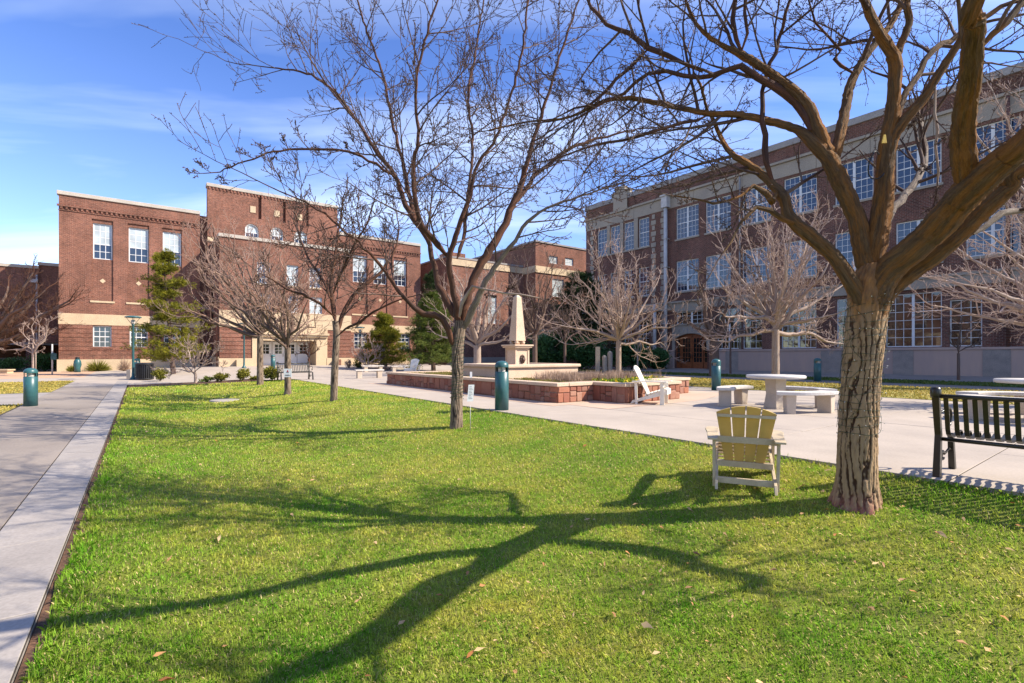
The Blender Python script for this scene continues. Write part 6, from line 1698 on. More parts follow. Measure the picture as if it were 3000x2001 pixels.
def gtree(px, py, Y, name, label, group, seed, trunk_w, fork_y, specs, matb, matt, crownL=(0.8, 1.9), spacing=0.3, maxl=3, dens=1.2, up=0.05, minr=0.005, dev=1.0, twist=0, wob=0.19, leanx=0, plated=None):
    """tree grown from a trunk and a fan of limbs. specs: list of (px, py, depth offset) crown targets"""
    R_, O = tree_root(px, py, Y, name, label, group)
    ax_ = TP([(px, py + 8, Y, trunk_w * 1.25), (px, py, Y, trunk_w * 1.1), (px + leanx * 0.5, (py + fork_y) / 2, Y, trunk_w), (px + leanx, fork_y, Y, trunk_w * 0.95)])
    if plated: plated_trunk(ax_, O, R_, plated, NS=30, step=0.06, depth=0.008, seed=seed)
    T = Tree(seed, wob=0.13, up=up, spur=0, minr=max(minr * 1.5, Y * 0.00028), nch=(0, 4.2, 3.0, 3), rb=(0.010 + Y * 0.0001, 0.012), spread=(0.35, 0.85))
    if not plated:
        tb_ = Tubes(); C = catmull(ax_, 0.15); tb_.add([c[:3] for c in C], [c[3] for c in C], 12); put('trunk', tb_.mesh('trunk', matb, O, 0.04), R_)
    f = AT(px + leanx, fork_y, Y); rg = random.Random(seed)
    for k, (tx, ty, dy) in enumerate(specs):
        e = AT(tx, ty, Y + dy); r0 = trunk_w / 2 / FPX * Y * rg.uniform(0.5, 0.68)
        fz = f.z + rg.uniform(-0.05, 0.35) * (1 if k else 0)
        P = [(f.x, f.y, fz - 0.12, r0)]
        bow = rg.uniform(0.25, 0.6)
        for t_ in (0.18, 0.4, 0.65, 0.85, 1.0):
            g = t_ ** (1.0 - 0.25 * bow) ; gz = t_ ** (1.0 + 0.25 * bow)
            P.append((f.x + (e.x - f.x) * g + rg.gauss(0, 0.06), f.y + (e.y - f.y) * g + rg.gauss(0, 0.06), fz + (e.z - fz) * (t_ * 0.75 + gz * 0.25) + rg.gauss(0, 0.05), r0 * (1 - 0.8 * t_)))
        T.limb(P, O, matb, R_, step=0.22, sides=8, t0=0.18, spacing=spacing * 1.45, L=(crownL[0] * 1.1, crownL[1] * 1.1), maxl=maxl, dens=dens * 0.9)
    T.crown(matt, O, R_)
    return R_
row = 'row of bare trees along the lawn'
gtree(843, 1148, 17.2, 'honey_locust', 'bare tree in the lawn row carrying a white notice on its trunk', row, 41, 20, 1020,
      [(787, 969, -.5), (751, 900, .6), (729, 850, -.9), (660, 800, .8), (640, 860, -1), (827, 835, .3), (836, 780, -.8), (880, 800, 1), (905, 880, -.6), (780, 760, 1.0), (930, 935, .9), (700, 740, 0)], M['bark_brown'], M['bark_pink'], spacing=0.34, crownL=(0.7, 1.8), plated=M['plated'])
gtree(762, 1125, 22.0, 'honey_locust', 'farthest bare tree of the lawn row, fanning over the planting bed', row, 42, 20, 985,
      [(700, 800, 0), (640, 760, 1.2), (600, 810, -1.2), (560, 870, .5), (545, 930, -1), (680, 700, -.8), (740, 720, 1), (790, 740, -1), (830, 820, 1), (600, 720, 0), (860, 900, 0.5), (570, 700, 1.5)], M['bark_brown'], M['bark_pink'], spacing=0.38, crownL=(0.8, 1.9), plated=M['plated'])
# notice on the trunk
p = AT(843, 1092, 17.05)
t = thing('tree_notice', (p.x, p.y, p.z), 0.05, 'white notice with a small red and black emblem fixed to a lawn row trunk', 'sign')
m = MB(); m.box(-0.135, 0.135, -0.008, 0.0, -0.15, 0.14); pl_ = m.build('sign_plate', M['sign_white'], t)
m = MB(); m.prism([(-0.035, 0.0), (0.035, 0.0), (0.0, 0.07)], 0, 0.002); e_ = m.build('emblem', M['red_ink'], pl_, (0, -0.009, 0.03)); e_.rotation_euler = (math.pi / 2, 0, 0)
m = MB(); m.box(-0.045, 0.045, -0.0105, -0.0085, 0.0, 0.015); m.box(-0.09, 0.09, -0.0105, -0.0085, -0.10, -0.09); m.box(-0.09, 0.06, -0.0105, -0.0085, -0.08, -0.07); m.build('printed_lines', M['ink'], pl_)
m = MB(); m.tube([(0, 0, -0.16), (0, 0, -0.42)], 0.12, 14, cap=False); 

# ---- pale trees before the right building -----------------------------------------
def fan(cx, cy, rx, ry, n, seed, dy=2.0, low=0.15):
    rg = random.Random(seed); out = []
    for i in range(n):
        a = math.pi * (low * -1 + (1 + 2 * low) * (i + 0.5) / n); k = rg.uniform(0.75, 1.0)
        out.append((cx + rx * k * math.cos(a), cy - ry * k * math.sin(a), rg.uniform(-dy, dy)))
    for i in range(n // 2):
        out.append((cx + rx * rg.uniform(-0.5, 0.5), cy - ry * rg.uniform(0.5, 0.95), rg.uniform(-dy, dy)))
    return out
pale = 'pale bare trees around the plaza'
gtree(1812, 1108, 26.0, 'bare_tree', 'pale bare tree between the planter and the ivy posts, wide low crown', pale, 51, 16, 1000, fan(1815, 965, 185, 215, 11, 1, 2.2), M['bark_pale'], M['bark_pale_twig'], crownL=(0.8, 1.9), spacing=0.34, plated=None)
gtree(2272, 1130, 20.0, 'bare_tree', 'pale bare tree rising behind the round concrete table', pale, 52, 23, 965, fan(2285, 930, 215, 290, 12, 2, 2.0), M['bark_pale'], M['bark_pale_twig'], crownL=(0.7, 1.8), spacing=0.28)
gtree(3330, 1185, 11.5, 'bare_tree', 'pale bare tree reaching in from the right picture edge under the big limb', pale, 53, 36, 1010,
      [(2900, 880, 0.2), (2740, 900, .5), (2700, 800, -.3), (2780, 720, .8), (2900, 680, -.5), (2990, 640, .6), (2830, 830, -.8), (3050, 700, 1), (2960, 760, 0), (3250, 640, 1), (3450, 700, -1), (3600, 850, 0)], M['bark_pale'], M['bark_pale_twig'], crownL=(0.5, 1.2), spacing=0.22, minr=0.0035)
gtree(3250, 1130, 17.0, 'bare_tree', 'taller pale bare tree at the right picture edge high before the frieze', pale, 54, 26, 900,
      [(2830, 330, 0), (2900, 260, 1), (2960, 420, -1), (2860, 500, .5), (3000, 300, -.8), (3100, 200, 0), (2930, 580, 0), (3350, 300, 0), (3450, 500, 0)], M['bark_pale'], M['bark_pale_twig'], crownL=(0.5, 1.3), spacing=0.26, minr=0.0045)
gtree(1567, 1092, 34.0, 'bare_tree', 'bare tree with sunlit trunk directly right of the obelisk', pale, 55, 14, 980, fan(1567, 950, 125, 200, 8, 5, 2.5, 0.05), M['bark_brown'], M['bark_brown'], crownL=(0.8, 1.8), spacing=0.45)
gtree(1655, 1090, 36.0, 'bare_tree', 'thin bare tree in shade before the dark evergreens', pale, 56, 8, 1000, fan(1660, 960, 75, 120, 6, 6, 1.5, 0.05), M['bark_brown'], M['bark_brown'], crownL=(0.6, 1.3), spacing=0.5)
gtree(1398, 1096, 30.0, 'bare_tree', 'pale bare tree low behind the middle trunk and fountain basin', pale, 57, 22, 1012, fan(1400, 965, 130, 165, 9, 7, 2.0, 0.1), M['bark_pale'], M['bark_pale_twig'], crownL=(0.8, 1.9), spacing=0.38)
gtree(2092, 1103, 29.0, 'bare_tree', 'dark shaded tree with thick forked trunk before the oak doors', pale, 58, 30, 1000, [(2070, 880, 0), (2110, 860, 1), (2180, 900, -1), (2000, 930, 0.5), (2200, 960, 0), (2050, 820, 0), (2150, 800, 0)], M['bark_brown'], M['bark_brown'], crownL=(0.6, 1.4), spacing=0.4)
gtree(2808, 1116, 24.3, 'sapling', 'slim shaded sapling against the stucco plinth', 'young trees', 59, 10, 1035, [(2780, 960, 0), (2850, 955, .4), (2820, 900, -.4), (2870, 1000, 0)], M['bark_brown'], M['bark_brown'], crownL=(0.3, 0.7), spacing=0.3)
gtree(1868, 1086, 38.0, 'sapling', 'thin pale sapling before the dark hedge beside the white downspout', 'young trees', 60, 5, 1040, [(1840, 960, 0), (1890, 980, .4), (1870, 930, -.4)], M['bark_pale'], M['bark_pale_twig'], crownL=(0.3, 0.7), spacing=0.4)
gtree(2140, 1098, 33.0, 'climbing_vine', 'bare dark vine stem climbing the plinth right of the oak doors', None, 68, 6, 1000, [(2235, 900, 4), (2260, 960, 4), (2200, 930, 3)], M['bark_brown'], M['bark_brown'], crownL=(0.3, 0.7), spacing=0.5)
# far left trees
gtree(-60, 1105, 36.0, 'bare_tree', 'dark spreading bare tree at the far left before the arcade wing', pale, 61, 34, 1020,
      [(60, 870, 0), (130, 850, 1), (170, 900, -1), (100, 800, 0), (20, 840, 2), (-60, 800, 0), (140, 960, 1), (60, 980, -1), (-150, 850, 0), (30, 940, 2), (200, 880, -.5), (90, 870, -2)], M['bark_brown'], M['bark_red'], crownL=(0.9, 2.0), spacing=0.32)
gtree(97, 1103, 31.0, 'sapling', 'young pale sapling tied to a stake behind the nearest teal bollard', 'young trees', 62, 9, 1035, [(70, 975, 0), (115, 960, .4), (158, 930, -.3), (60, 1010, .3), (20, 1025, 0), (100, 940, 0.2), (140, 980, 0)], M['bark_pale'], M['bark_pale_twig'], crownL=(0.3, 0.8), spacing=0.35)
p = AT(105, 1103, 31.0); q, s = QS(p.x, p.y)
m = MB(); m.tube([(0, 0, 0), (0, 0, 1.5)], 0.025, 6); tag(m.build('tree_stake', M['bark_pale'], None, (p.x, p.y, ground(q, s))), 'thin timber stake beside the pale young sapling', 'stake')
gtree(573, 1123, 24.0, 'bare_shrub', 'small pale bare shrub tree in the planting bed at the lawn end', None, 63, 9, 1095, [(520, 1040, 0), (545, 1010, .5), (580, 985, -.5), (610, 1000, .4), (640, 1020, -.3), (500, 1080, .2), (650, 1060, 0), (565, 1030, 0)], M['bark_pale'], M['bark_pale_twig'], crownL=(0.3, 0.8), spacing=0.16, maxl=3)
gtree(905, 1085, 40.0, 'bare_shrub', 'small reddish bare shrub tree right of the white entrance doors', None, 64, 7, 1050, [(880, 985, 0), (900, 970, .5), (925, 985, -.5), (940, 1010, 0), (875, 1010, 0)], M['bark_red'], M['bark_red'], crownL=(0.3, 0.8), spacing=0.25)
gtree(1075, 1085, 38.0, 'bare_shrub', 'tangled tan twiggy shrub before the right hall wing', None, 65, 8, 1070, [(1040, 1030, 0), (1060, 1010, .5), (1090, 1010, -.5), (1110, 1030, 0), (1050, 1050, 0)], M['bark_pale'], M['bark_pale_twig'], crownL=(0.4, 1.0), spacing=0.18)
# ------------------------------------------------------------------ foliage
def leaf_mat(name, c1, c2, trans=0.25, rough=0.6):
    t = NT(name); p = t.pos()
    a = t.attr('tint', 'Fac')
    c = t.mix(a, c1, c2)
    n = t.rng(t.noise(p, 1.2, 3), 0.3, 0.7, 0.75, 1.25)
    g = t.n('ShaderNodeCombineColor')
    for i in range(3): t.l(n, g.inputs[i])
    c = t.mix(1.0, c, g.outputs[0], 'MULTIPLY')
    t.base(c); t.rough(rough); t.b.inputs['Specular IOR Level'].default_value = 0.2
    tr = t.n('ShaderNodeBsdfTranslucent'); t.l(c, tr.inputs[0])
    mx = t.n('ShaderNodeMixShader'); mx.inputs[0].default_value = trans
    t.l(t.b.outputs[0], mx.inputs[1]); t.l(tr.outputs[0], mx.inputs[2]); t.l(mx.outputs[0], t.out.inputs[0])
    return t.m
M['needle_gold'] = leaf_mat('gold_green_needles', (0.06, 0.085, 0.008), (0.27, 0.24, 0.02))
M['needle_green'] = leaf_mat('green_needles', (0.05, 0.09, 0.015), (0.16, 0.19, 0.035))
M['needle_dark'] = leaf_mat('dark_needles', (0.018, 0.035, 0.012), (0.04, 0.065, 0.02))
M['hedge'] = leaf_mat('dark_hedge_leaves', (0.03, 0.085, 0.025), (0.07, 0.15, 0.045))
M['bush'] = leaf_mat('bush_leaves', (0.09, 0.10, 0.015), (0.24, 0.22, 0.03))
M['dry'] = leaf_mat('dry_stems', (0.34, 0.23, 0.16), (0.46, 0.33, 0.24))
M['cover'] = leaf_mat('ground_cover_leaves', (0.12, 0.14, 0.02), (0.36, 0.27, 0.08))
M['pansy'] = leaf_mat('yellow_flowers', (0.16, 0.26, 0.02), (0.75, 0.58, 0.02))

def blades(P, D, Wd, mat, name, parent=None, tint=None, origin=(0, 0, 0), seed=0, kind='stuff', taper=0.15):
    """P bases (n,3), D vectors (n,3) tip offset, Wd widths: one kite quad each"""
    rg = np.random.default_rng(seed); n = len(P)
    D = np.asarray(D); P = np.asarray(P) - np.array(origin)
    R = rg.standard_normal((n, 3)); S = np.cross(D, R); S /= np.linalg.norm(S, axis=1, keepdims=True) + 1e-9
    S *= np.asarray(Wd).reshape(-1, 1) / 2
    V = np.stack([P - S * taper, P + S * taper, P + D * 0.45 + S, P + D, P + D * 0.45 - S], axis=1).reshape(-1, 3)
    F = (np.arange(n)[:, None] * 5 + np.array([[0, 1, 2, 3, 4]])).reshape(-1)
    tn = rg.random(n) if tint is None else tint
    me = np_mesh(name, V, F, 5, mat, {'tint': np.repeat(tn, 5)})
    return put(name, me, parent, origin if parent is None else (0, 0, 0), kind=kind)

def conifer(px, py, Y, top, outline, label, mat, seed, cat='tree', name='pine_tree', n_br=150, tuft=0.16, lean=0, trunk_w=14, ntuft=26, layers=9, tb=0.55):
    """outline: function h in 0..1 -> radius in px"""
    p = AT(px, py, Y); q, s = QS(p.x, p.y); z0 = ground(q, s) if q < 17 else 0.0; O = (p.x, p.y, z0)
    R_ = thing(name, O, 0, label, cat)
    zt = CAMZ + (HZ - top) / FPX * Y; H = zt - z0; rg = random.Random(seed); ng = np.random.default_rng(seed)
    lx = lean / FPX * Y
    tb_ = Tubes(); pts = [(p.x + lx * (k / 8), p.y, z0 + H * 0.97 * k / 8) for k in range(9)]
    tb_.add(pts, [trunk_w / 2 / FPX * Y * (1 - 0.85 * k / 8) for k in range(9)], 8)
    put('trunk', tb_.mesh('trunk', M['bark_brown'], O), R_)
    B = Tubes(); PP = []; DD = []; TT = []
    for i in range(n_br):
        L0 = (i % layers + rg.uniform(-0.34, 0.34)) / layers
        h = 0.12 + 0.88 * max(0, min(1, L0 + 0.04)); rad = outline(h) / FPX * Y * rg.uniform(0.5, 1.15)
        if rad < 0.05: rad = 0.05
        a = rg.uniform(0, 2 * math.pi); zb = z0 + H * h - rad * 0.12
        cx = p.x + lx * h
        end = (cx + rad * math.cos(a), p.y + rad * math.sin(a), zb + rad * rg.uniform(0.0, 0.28))
        mid = ((cx + end[0]) / 2, (p.y + end[1]) / 2, zb - rad * 0.04)
        B.add([(cx, p.y, zb), mid, end], [0.03, 0.02, 0.008], 4)
        for k in range(ntuft):
            f = rg.uniform(0.30, 1.0) ** 0.75
            w = 0.10 + 0.30 * rad * (1 - f) + 0.10
            x = cx + (end[0] - cx) * f + rg.gauss(0, w * 0.6); y = p.y + (end[1] - p.y) * f + rg.gauss(0, w * 0.6); z = zb + (end[2] - zb) * f + rg.gauss(0, 0.11) + 0.04
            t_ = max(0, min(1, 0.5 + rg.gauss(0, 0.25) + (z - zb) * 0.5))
            for m_ in range(10):
                PP.append((x + rg.gauss(0, .03), y + rg.gauss(0, .03), z + rg.gauss(0, .03))); d = nrm((math.cos(a) * 0.5 + rg.gauss(0, 0.7), math.sin(a) * 0.5 + rg.gauss(0, 0.7), 0.55 + rg.gauss(0, 0.6))); l = tuft * rg.uniform(0.7, 1.3)
                DD.append((d[0] * l, d[1] * l, d[2] * l)); TT.append(t_)
    put('branches', B.mesh('branches', M['bark_brown'], O), R_, kind='stuff')
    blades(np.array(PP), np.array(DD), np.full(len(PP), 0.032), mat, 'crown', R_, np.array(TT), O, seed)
    return R_
conifer(508, 1085, 32.0, 733, lambda h: 122 * (1 - h) ** 0.72 * (0.72 + 0.28 * math.sin(h * 37)) + 12, 'gold green pine with layered tiers before the left hall wing', M['needle_gold'], 5, n_br=140, lean=-30, ntuft=26)
conifer(1128, 1078, 40.0, 918, lambda h: 84 * (1 - abs(h - 0.30)) ** 0.8 * (1.15 - h * 0.75), 'rounded gold green pine before the right hall wing', M['needle_gold'], 6, n_br=120, tuft=0.2, layers=7)
conifer(1270, 1078, 38.0, 862, lambda h: 88 * (1 - h) ** 0.6 + 8, 'leaning green pine behind the middle trunk', M['needle_green'], 7, n_br=150, tuft=0.2, layers=12, lean=-8)
conifer(1700, 1080, 44.0, 805, lambda h: 125 * (1 - h) ** 0.5 + 10, 'dark evergreen in shade between the corner hall and the school', M['needle_dark'], 8, n_br=210, tuft=0.26, layers=14, name='evergreen_tree')
conifer(1262, 1078, 48.0, 800, lambda h: 40 * (1 - h) ** 0.5 + 6, 'dark narrow evergreen beyond the leaning green pine', M['needle_dark'], 9, n_br=90, tuft=0.26, layers=14, name='evergreen_tree')

def bush(px, py, Y, w, h, label, mat, seed, name='bush', n=1400, lw=0.05, ll=0.09, cat='bush', depth=None, z=None, spiky=False, group=None):
    """leafy shrub: w,h in px"""
    p = AT(px, py, Y); q, s = QS(p.x, p.y)
    z0 = (ground(q, s) if q < 17 else 0.0) if z is None else z
    O = (p.x, p.y, z0); R_ = thing(name, O, 0, label, cat, group)
    W_, H_ = w / 2 / FPX * Y, h / FPX * Y; D_ = depth if depth else W_
    ng = np.random.default_rng(seed)
    if spiky:
        a = ng.uniform(0, 2 * np.pi, n); e = np.arcsin(ng.uniform(0.1, 1.0, n)); l = H_ * ng.uniform(0.7, 1.1, n)
        D = np.stack([np.cos(a) * np.cos(e) * W_ * 1.0, np.sin(a) * np.cos(e) * W_, np.sin(e) * l], axis=1)
        P = np.zeros((n, 3)) + np.array(O) + ng.normal(0, 0.04, (n, 3)) * [1, 1, 0]
        blades(P, D, np.full(n, lw), mat, 'leaves', R_, None, O, seed, taper=0.7); return R_
    T = Tubes()
    for k in range(14):
        a = ng.uniform(0, 6.28); e = (O[0] + W_ * 0.8 * math.cos(a) * ng.uniform(0.3, 1), O[1] + D_ * 0.8 * math.sin(a) * ng.uniform(0.3, 1), z0 + H_ * ng.uniform(0.5, 0.9))
        T.add([(O[0], O[1], z0), ((O[0] + e[0]) / 2 * 1.0, (O[1] + e[1]) / 2, z0 + (e[2] - z0) * 0.6), e], [0.012, 0.009, 0.005], 4)
    put('stems', T.mesh('stems', M['bark_brown'], O), R_, kind='stuff')
    # lumpy clusters
    nc = 26; ca = ng.normal(0, 1, (nc, 3)); ca /= np.linalg.norm(ca, axis=1, keepdims=True); ca *= ng.uniform(0.35, 0.85, (nc, 1))
    idx = ng.integers(0, nc, n); u = ca[idx] + ng.normal(0, 0.17, (n, 3))
    P = np.stack([O[0] + u[:, 0] * W_, O[1] + u[:, 1] * D_, z0 + H_ * (0.5 + 0.5 * u[:, 2])], axis=1); P[:, 2] = np.maximum(P[:, 2], z0 + 0.01)
    D = ng.normal(0, 1, (n, 3)) + u * 0.8 + [0, 0, 0.5]; D /= np.linalg.norm(D, axis=1, keepdims=True); D *= (ll * ng.uniform(0.6, 1.3, (n, 1)))
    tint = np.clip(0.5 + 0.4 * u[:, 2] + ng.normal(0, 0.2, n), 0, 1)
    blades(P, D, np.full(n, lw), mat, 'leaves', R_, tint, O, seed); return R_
bush(469, 1117, 26.0, 40, 42, 'upright leafy yellow green bush right of the litter bin', M['bush'], 1)
bush(712, 1116, 25.0, 40, 34, 'rounded clipped green bush before the dark post lamp', M['bush'], 2)
bush(648, 1118, 24.6, 44, 26, 'low loose bush in the planting bed between shrub tree and round bush', M['bush'], 3, n=800)
bush(604, 1119, 24.6, 34, 14, 'lowest dark mound in the planting bed by the bare shrub', M['needle_green'], 4, n=500)
bush(797, 1112, 24.5, 52, 40, 'leafy olive bush between the lawn row trees and the small bench', M['bush'], 5, n=1500)
bush(745, 1117, 25.0, 26, 12, 'tiny green clump beside the rounded clipped bush', M['bush'], 6, n=300)
bush(287, 1091, 38.5, 72, 38, 'spiky yucca clump in front of the pale hall plinth', M['bush'], 7, name='yucca', n=420, lw=0.05, spiky=True, cat='yucca')
bush(212, 1093, 37.5, 34, 26, 'small yucca left of the teal utility pedestal', M['bush'], 8, name='yucca', n=200, lw=0.05, spiky=True, cat='yucca')
bush(365, 1089, 37.5, 46, 46, 'spiky stand-in for an unidentified dark object behind the post lamp', M['dry'], 9, name='dark_object', n=240, lw=0.03, spiky=True, cat='plant')  # made-up spiky stems in place of an unidentified dark object
bush(1048, 1080, 40.5, 34, 20, 'low golden mound at the foot of the far right post lamp', M['bush'], 10, n=600)
bush(1020, 1082, 40.0, 24, 26, 'small reddish bush by the right brick pier', M['dry'], 11, n=500)
bush(1135, 1074, 38.0, 50, 14, 'pale straw coloured mound behind the distant slab benches', M['dry'], 12, n=500)
bush(1215, 1078, 36.5, 60, 50, 'grey green rock garden shrub behind the small white chair', M['needle_green'], 13, n=900)
bush(1190, 1075, 42.0, 120, 60, 'reddish tangled shrub below the right hall wing windows', M['bark_red'] if False else M['dry'], 14, n=500)
for i, (px, py, Y, w, h, lab) in enumerate(((1610, 1078, 42.0, 130, 110, 'dark evergreen hedge mass left of the stone posts'), (1720, 1082, 41.0, 150, 95, 'dark evergreen hedge mass behind the stone posts'), (1850, 1082, 43.0, 130, 80, 'dark green hedge mass left of the white downspout'), (1925, 1080, 44.5, 60, 60, 'smallest dark hedge mass beside the white downspout'))):
    bush(px, py, Y, w, h, lab, M['hedge'], 20 + i, name='hedge', n=5200, lw=0.14, ll=0.22, cat='hedge', depth=1.6, z=0.0)
bush(30, 1098, 40.0, 90, 40, 'dark low hedge in the shade of the arcade', M['hedge'], 30, name='hedge', n=1200, lw=0.1, ll=0.16, cat='hedge', depth=1.0)
bush(128, 1096, 40.0, 80, 55, 'dark shrub in the arcade shade behind the young sapling', M['hedge'], 31, name='hedge', n=1500, lw=0.1, ll=0.16, cat='hedge', depth=1.0)

# planter vegetation (mass planting)
ng = np.random.default_rng(7)
def inpl(q, s): 
    a = (q > 8.86) & (q < 13.86) & (s > 9.76) & (s < 19.96); b = (q > 10.14) & (q < 11.76) & (s > 8.66) & (s < 9.8)
    f = (q > 9.6) & (q < 13.1) & (s > 13.05) & (s < 16.55)
    return (a | b) & ~f
n = 26000; q = ng.uniform(8.8, 13.9, n); s = ng.uniform(8.6, 20, n); k = inpl(q, s); q = q[k]; s = s[k]; n = len(q)
P = np.stack([0.8 * q - 0.6 * s, 0.6 * q + 0.8 * s, np.full(n, 0.40)], axis=1)
D = ng.normal(0, 0.03, (n, 3)); D[:, 2] = ng.uniform(0.04, 0.11, n)
blades(P, D, np.full(n, 0.03), M['cover'], 'ground_cover', None, None, tuple(W(11.35, 14.8, 0.4)), 3)
o = bpy.data.objects['ground_cover']; tag(o, 'low olive and straw ground cover filling the raised planter', 'ground cover')
n = 5200; c = ng.integers(0, 60, n); cq = ng.uniform(9.9, 13.6, 60); cs = ng.uniform(9.9, 12.6, 60)
q = cq[c] + ng.normal(0, 0.12, n); s = cs[c] + ng.normal(0, 0.12, n); k = inpl(q, s); q = q[k]; s = s[k]; n = len(q)
P = np.stack([0.8 * q - 0.6 * s, 0.6 * q + 0.8 * s, np.full(n, 0.40)], axis=1); D = ng.normal(0, 0.07, (n, 3)); D[:, 2] = ng.uniform(0.15, 0.36, n)
blades(P, D, np.full(n, 0.012), M['dry'], 'dry_grasses', None, None, tuple(W(11.8, 11, 0.4)), 4); tag(bpy.data.objects['dry_grasses'], 'dry mauve brown stems standing in the right half of the planter', 'dry grass')
n = 1500; q = ng.uniform(10.15, 11.76, n); s = ng.uniform(8.66, 9.9, n); q[n // 2:] = ng.uniform(10.6, 13.6, n - n // 2); s[n // 2:] = ng.uniform(9.8, 10.3, n - n // 2)
k = inpl(q, s); q = q[k]; s = s[k]; n = len(q)
P = np.stack([0.8 * q - 0.6 * s, 0.6 * q + 0.8 * s, 0.42 + ng.uniform(0, 0.1, n)], axis=1); D = ng.normal(0, 0.035, (n, 3)); D[:, 2] = np.abs(D[:, 2]) + 0.015
blades(P, D, np.full(n, 0.05), M['pansy'], 'flowers', None, (ng.random(n) > 0.72).astype(float), tuple(W(11.5, 9.5, 0.4)), 5); tag(bpy.data.objects['flowers'], 'yellow flowers with green leaves behind the planter edge near the white chair', 'flowers')

# ------------------------------------------------------------------ grass
def grass_mat():
    t = NT('grass_blades'); p = t.pos(); a = t.attr('tint', 'Fac')
    n1 = t.rng(t.noise(p, 0.55, 4, 0.6), 0.30, 0.58)
    n2 = t.rng(t.noise(p, 5.0, 4, 0.7), 0.36, 0.62)
    farf = t.attr('far', 'Fac')
    g = t.mix(a, (0.07, 0.29, 0.006), (0.23, 0.54, 0.02))
    y = t.mix(a, (0.46, 0.47, 0.04), (0.82, 0.70, 0.18))
    k = t.math('MULTIPLY', t.math('ADD', n1, t.math('MULTIPLY', farf, 0.35)), t.math('ADD', t.math('MULTIPLY', n2, 0.8), 0.22))
    k = t.math('MINIMUM', k, 0.9)
    dead = t.math('GREATER_THAN', a, 0.84)
    c = t.mix(k, g, y); c = t.mix(dead, c, (0.74, 0.60, 0.28))
    t.base(c); t.rough(0.6); t.b.inputs['Specular IOR Level'].default_value = 0.25
    tr = t.n('ShaderNodeBsdfTranslucent'); t.l(c, tr.inputs[0]); mx = t.n('ShaderNodeMixShader'); mx.inputs[0].default_value = 0.42
    t.l(t.b.outputs[0], mx.inputs[1]); t.l(tr.outputs[0], mx.inputs[2]); t.l(mx.outputs[0], t.out.inputs[0])
    return t.m
M['grass'] = grass_mat()
LQ = np.linspace(-0.46, 6.26, 80); LS = np.linspace(-8, 27, 300)
LZ = np.array([[lawn_z(a, b) for b in LS] for a in LQ])
def lz_np(q, s):
    fq = np.clip((q - LQ[0]) / (LQ[1] - LQ[0]), 0, len(LQ) - 1.001); fs = np.clip((s - LS[0]) / (LS[1] - LS[0]), 0, len(LS) - 1.001)
    i = fq.astype(int); j = fs.astype(int); u = fq - i; v = fs - j
    return LZ[i, j] * (1 - u) * (1 - v) + LZ[i + 1, j] * u * (1 - v) + LZ[i, j + 1] * (1 - u) * v + LZ[i + 1, j + 1] * u * v
ng = np.random.default_rng(99)
allP = []; allH = []; allW = []
def scatter(s0, s1, dens, hmin, hmax, w, cond):
    n = int(6.8 * (s1 - s0) * dens); q = ng.uniform(-0.455, 6.27, n); s = ng.uniform(s0, s1, n)
    x = 0.8 * q - 0.6 * s; y = 0.6 * q + 0.8 * s; d = np.hypot(x, y); k = cond(x, y, d)
    k &= ~((np.abs(q - 5.17) < 0.0))
    q, s, x, y = q[k], s[k], x[k], y[k]
    e = (q > 6.1) | (q < -0.3)
    allP.append(np.stack([x, y, lz_np(q, s) - 0.004], axis=1)); h = ng.uniform(hmin, hmax, len(q)) ; h = np.where(e, h * ng.uniform(1.0, 1.7, len(q)), h)
    allH.append(h); allW.append(np.full(len(q), w) * ng.uniform(0.7, 1.3, len(q)))
fov = lambda x, y: (y > 1.2) & (np.abs(x) < y * 1.25 + 1.0)
scatter(-8, 4, 8500, 0.018, 0.046, 0.0034, lambda x, y, d: fov(x, y) & (d < 3.6))
scatter(-6, 8, 3400, 0.020, 0.050, 0.0052, lambda x, y, d: fov(x, y) & (d >= 3.6) & (d < 6.5))
scatter(0, 14, 1500, 0.022, 0.050, 0.008, lambda x, y, d: fov(x, y) & (d >= 6.5) & (d < 11))
scatter(5, 27, 600, 0.025, 0.05, 0.014, lambda x, y, d: fov(x, y) & (d >= 11) & (d < 19))
scatter(12, 27, 220, 0.035, 0.06, 0.026, lambda x, y, d: fov(x, y) & (d >= 19))
scatter(-8, 6, 500, 0.03, 0.06, 0.010, lambda x, y, d: ~fov(x, y) & (d < 7))
P = np.concatenate(allP); Hh = np.concatenate(allH); Ww = np.concatenate(allW); n = len(P)
print('grass blades', n)
az = ng.uniform(0, 2 * np.pi, n); tn = ng.random(n); lean = np.abs(ng.normal(0, 0.85, n)); lean = np.where(tn > 0.84, lean + 0.7, lean); lean = np.clip(lean, 0, 1.5)
Hh = np.where(tn > 0.84, Hh * 0.8, Hh)
dx, dy = np.cos(az), np.sin(az)
side = np.stack([-dy, dx, np.zeros(n)], axis=1) * (Ww / 2)[:, None]
m1 = P + np.stack([dx * np.sin(lean * 0.5) * Hh * 0.55, dy * np.sin(lean * 0.5) * Hh * 0.55, np.cos(lean * 0.5) * Hh * 0.55], axis=1)
m2 = m1 + np.stack([dx * np.sin(lean) * Hh * 0.5, dy * np.sin(lean) * Hh * 0.5, np.cos(lean) * Hh * 0.5], axis=1)
V = np.stack([P - side, P + side, m1 + side * 0.85, m2, m1 - side * 0.85], axis=1).reshape(-1, 3)
F = (np.arange(n)[:, None] * 5 + np.array([[0, 1, 2, 3, 4]])).reshape(-1)
farv = np.clip((P[:, 1] - 7) / 10, 0, 1)
go = put('grass', np_mesh('grass', V, F, 5, M['grass'], {'tint': np.repeat(tn, 5), 'far': np.repeat(farv, 5)}), kind='stuff')
tag(go, 'mown green and straw blades of the lawn beneath the bare trees', 'grass')
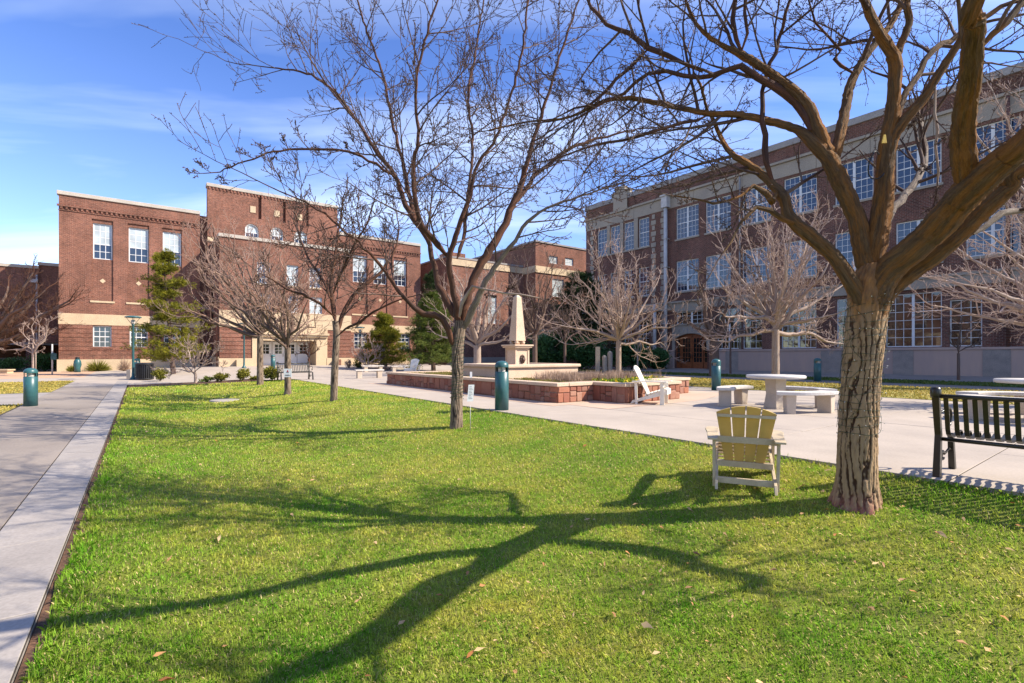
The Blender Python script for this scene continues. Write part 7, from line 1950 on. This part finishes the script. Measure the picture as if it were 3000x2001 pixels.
# yellow lawn strip blades (right and left), coarse
def strip(name, q0, q1, s0, s1, zf, n, mat, label, h=0.06, w=0.03):
    q = ng.uniform(q0, q1, n); s = ng.uniform(s0, s1, n); P = np.stack([0.8 * q - 0.6 * s, 0.6 * q + 0.8 * s, zf(q, s)], axis=1)
    D = ng.normal(0, h * 0.5, (n, 3)); D[:, 2] = ng.uniform(h * 0.5, h, n)
    o = blades(P, D, np.full(n, w), mat, name, None, None, tuple(P.mean(axis=0)), 5); return tag(o, label, 'grass')
M['straw'] = leaf_mat('straw_blades', (0.26, 0.24, 0.04), (0.52, 0.38, 0.10))
strip('dormant_grass', 17.2, 23.7, -4, 22, lambda q, s: np.full_like(q, 0.01), 26000, M['straw'], 'yellow dormant grass strip between the plaza and the wall footpath', w=0.035)
strip('dormant_grass', -12, -2.8, 25.6, 34.5, lambda q, s: -0.38 + 0.0075 * s, 14000, M['straw'], 'yellow green grass patch at the far left beyond the cross path', w=0.035)
strip('dormant_grass', -10, -2.8, 8, 20.5, lambda q, s: -0.40 + 0.0075 * s, 16000, M['straw'], 'yellow green grass corner left of the footpath before the cross path', w=0.03)
strip('shade_grass', 26.4, 30.0, -2, 30, lambda q, s: np.full_like(q, 0.015), 12000, M['needle_green'], 'green shaded grass strip along the sidewalk of the school', w=0.04)
# fallen leaves
lm = leaf_mat('dead_leaf', (0.42, 0.16, 0.05), (0.62, 0.44, 0.22), 0.15)
n = 620; q = ng.uniform(-0.3, 6.2, n); s = ng.uniform(-3, 14, n) ; s[:380] = ng.uniform(-3, 3.5, 380)
x = 0.8 * q - 0.6 * s; y = 0.6 * q + 0.8 * s; k = fov(x, y); q, s, x, y = q[k], s[k], x[k], y[k]; n = len(q)
P = np.stack([x, y, lz_np(q, s) + 0.035 + ng.uniform(0, 0.015, n)], axis=1)
a = ng.uniform(0, 6.28, n); sz = 0.012 + 0.032 * ng.random(n) ** 2; e1 = np.stack([np.cos(a), np.sin(a), ng.normal(0, .25, n)], axis=1) * sz[:, None]; e2 = np.stack([-np.sin(a), np.cos(a), ng.normal(0, .3, n)], axis=1) * (sz * 0.35)[:, None]
cz = np.stack([np.zeros(n), np.zeros(n), sz * 0.25], axis=1)
V = np.stack([P - e1, P - e1 * 0.3 + e2 + cz, P + e1 * 0.5 + e2 * 0.8, P + e1 * 1.1, P + e1 * 0.4 - e2 * 0.8 + cz, P - e1 * 0.3 - e2], axis=1).reshape(-1, 3)
F = (np.arange(n)[:, None] * 6 + np.array([[0, 1, 2, 3, 4, 5]])).reshape(-1)
tag(put('fallen_leaves', np_mesh('fallen_leaves', V, F, 6, lm, {'tint': np.repeat(ng.random(n), 6)}), kind='stuff'), 'scattered dry orange and tan leaves on the lawn', 'leaves')
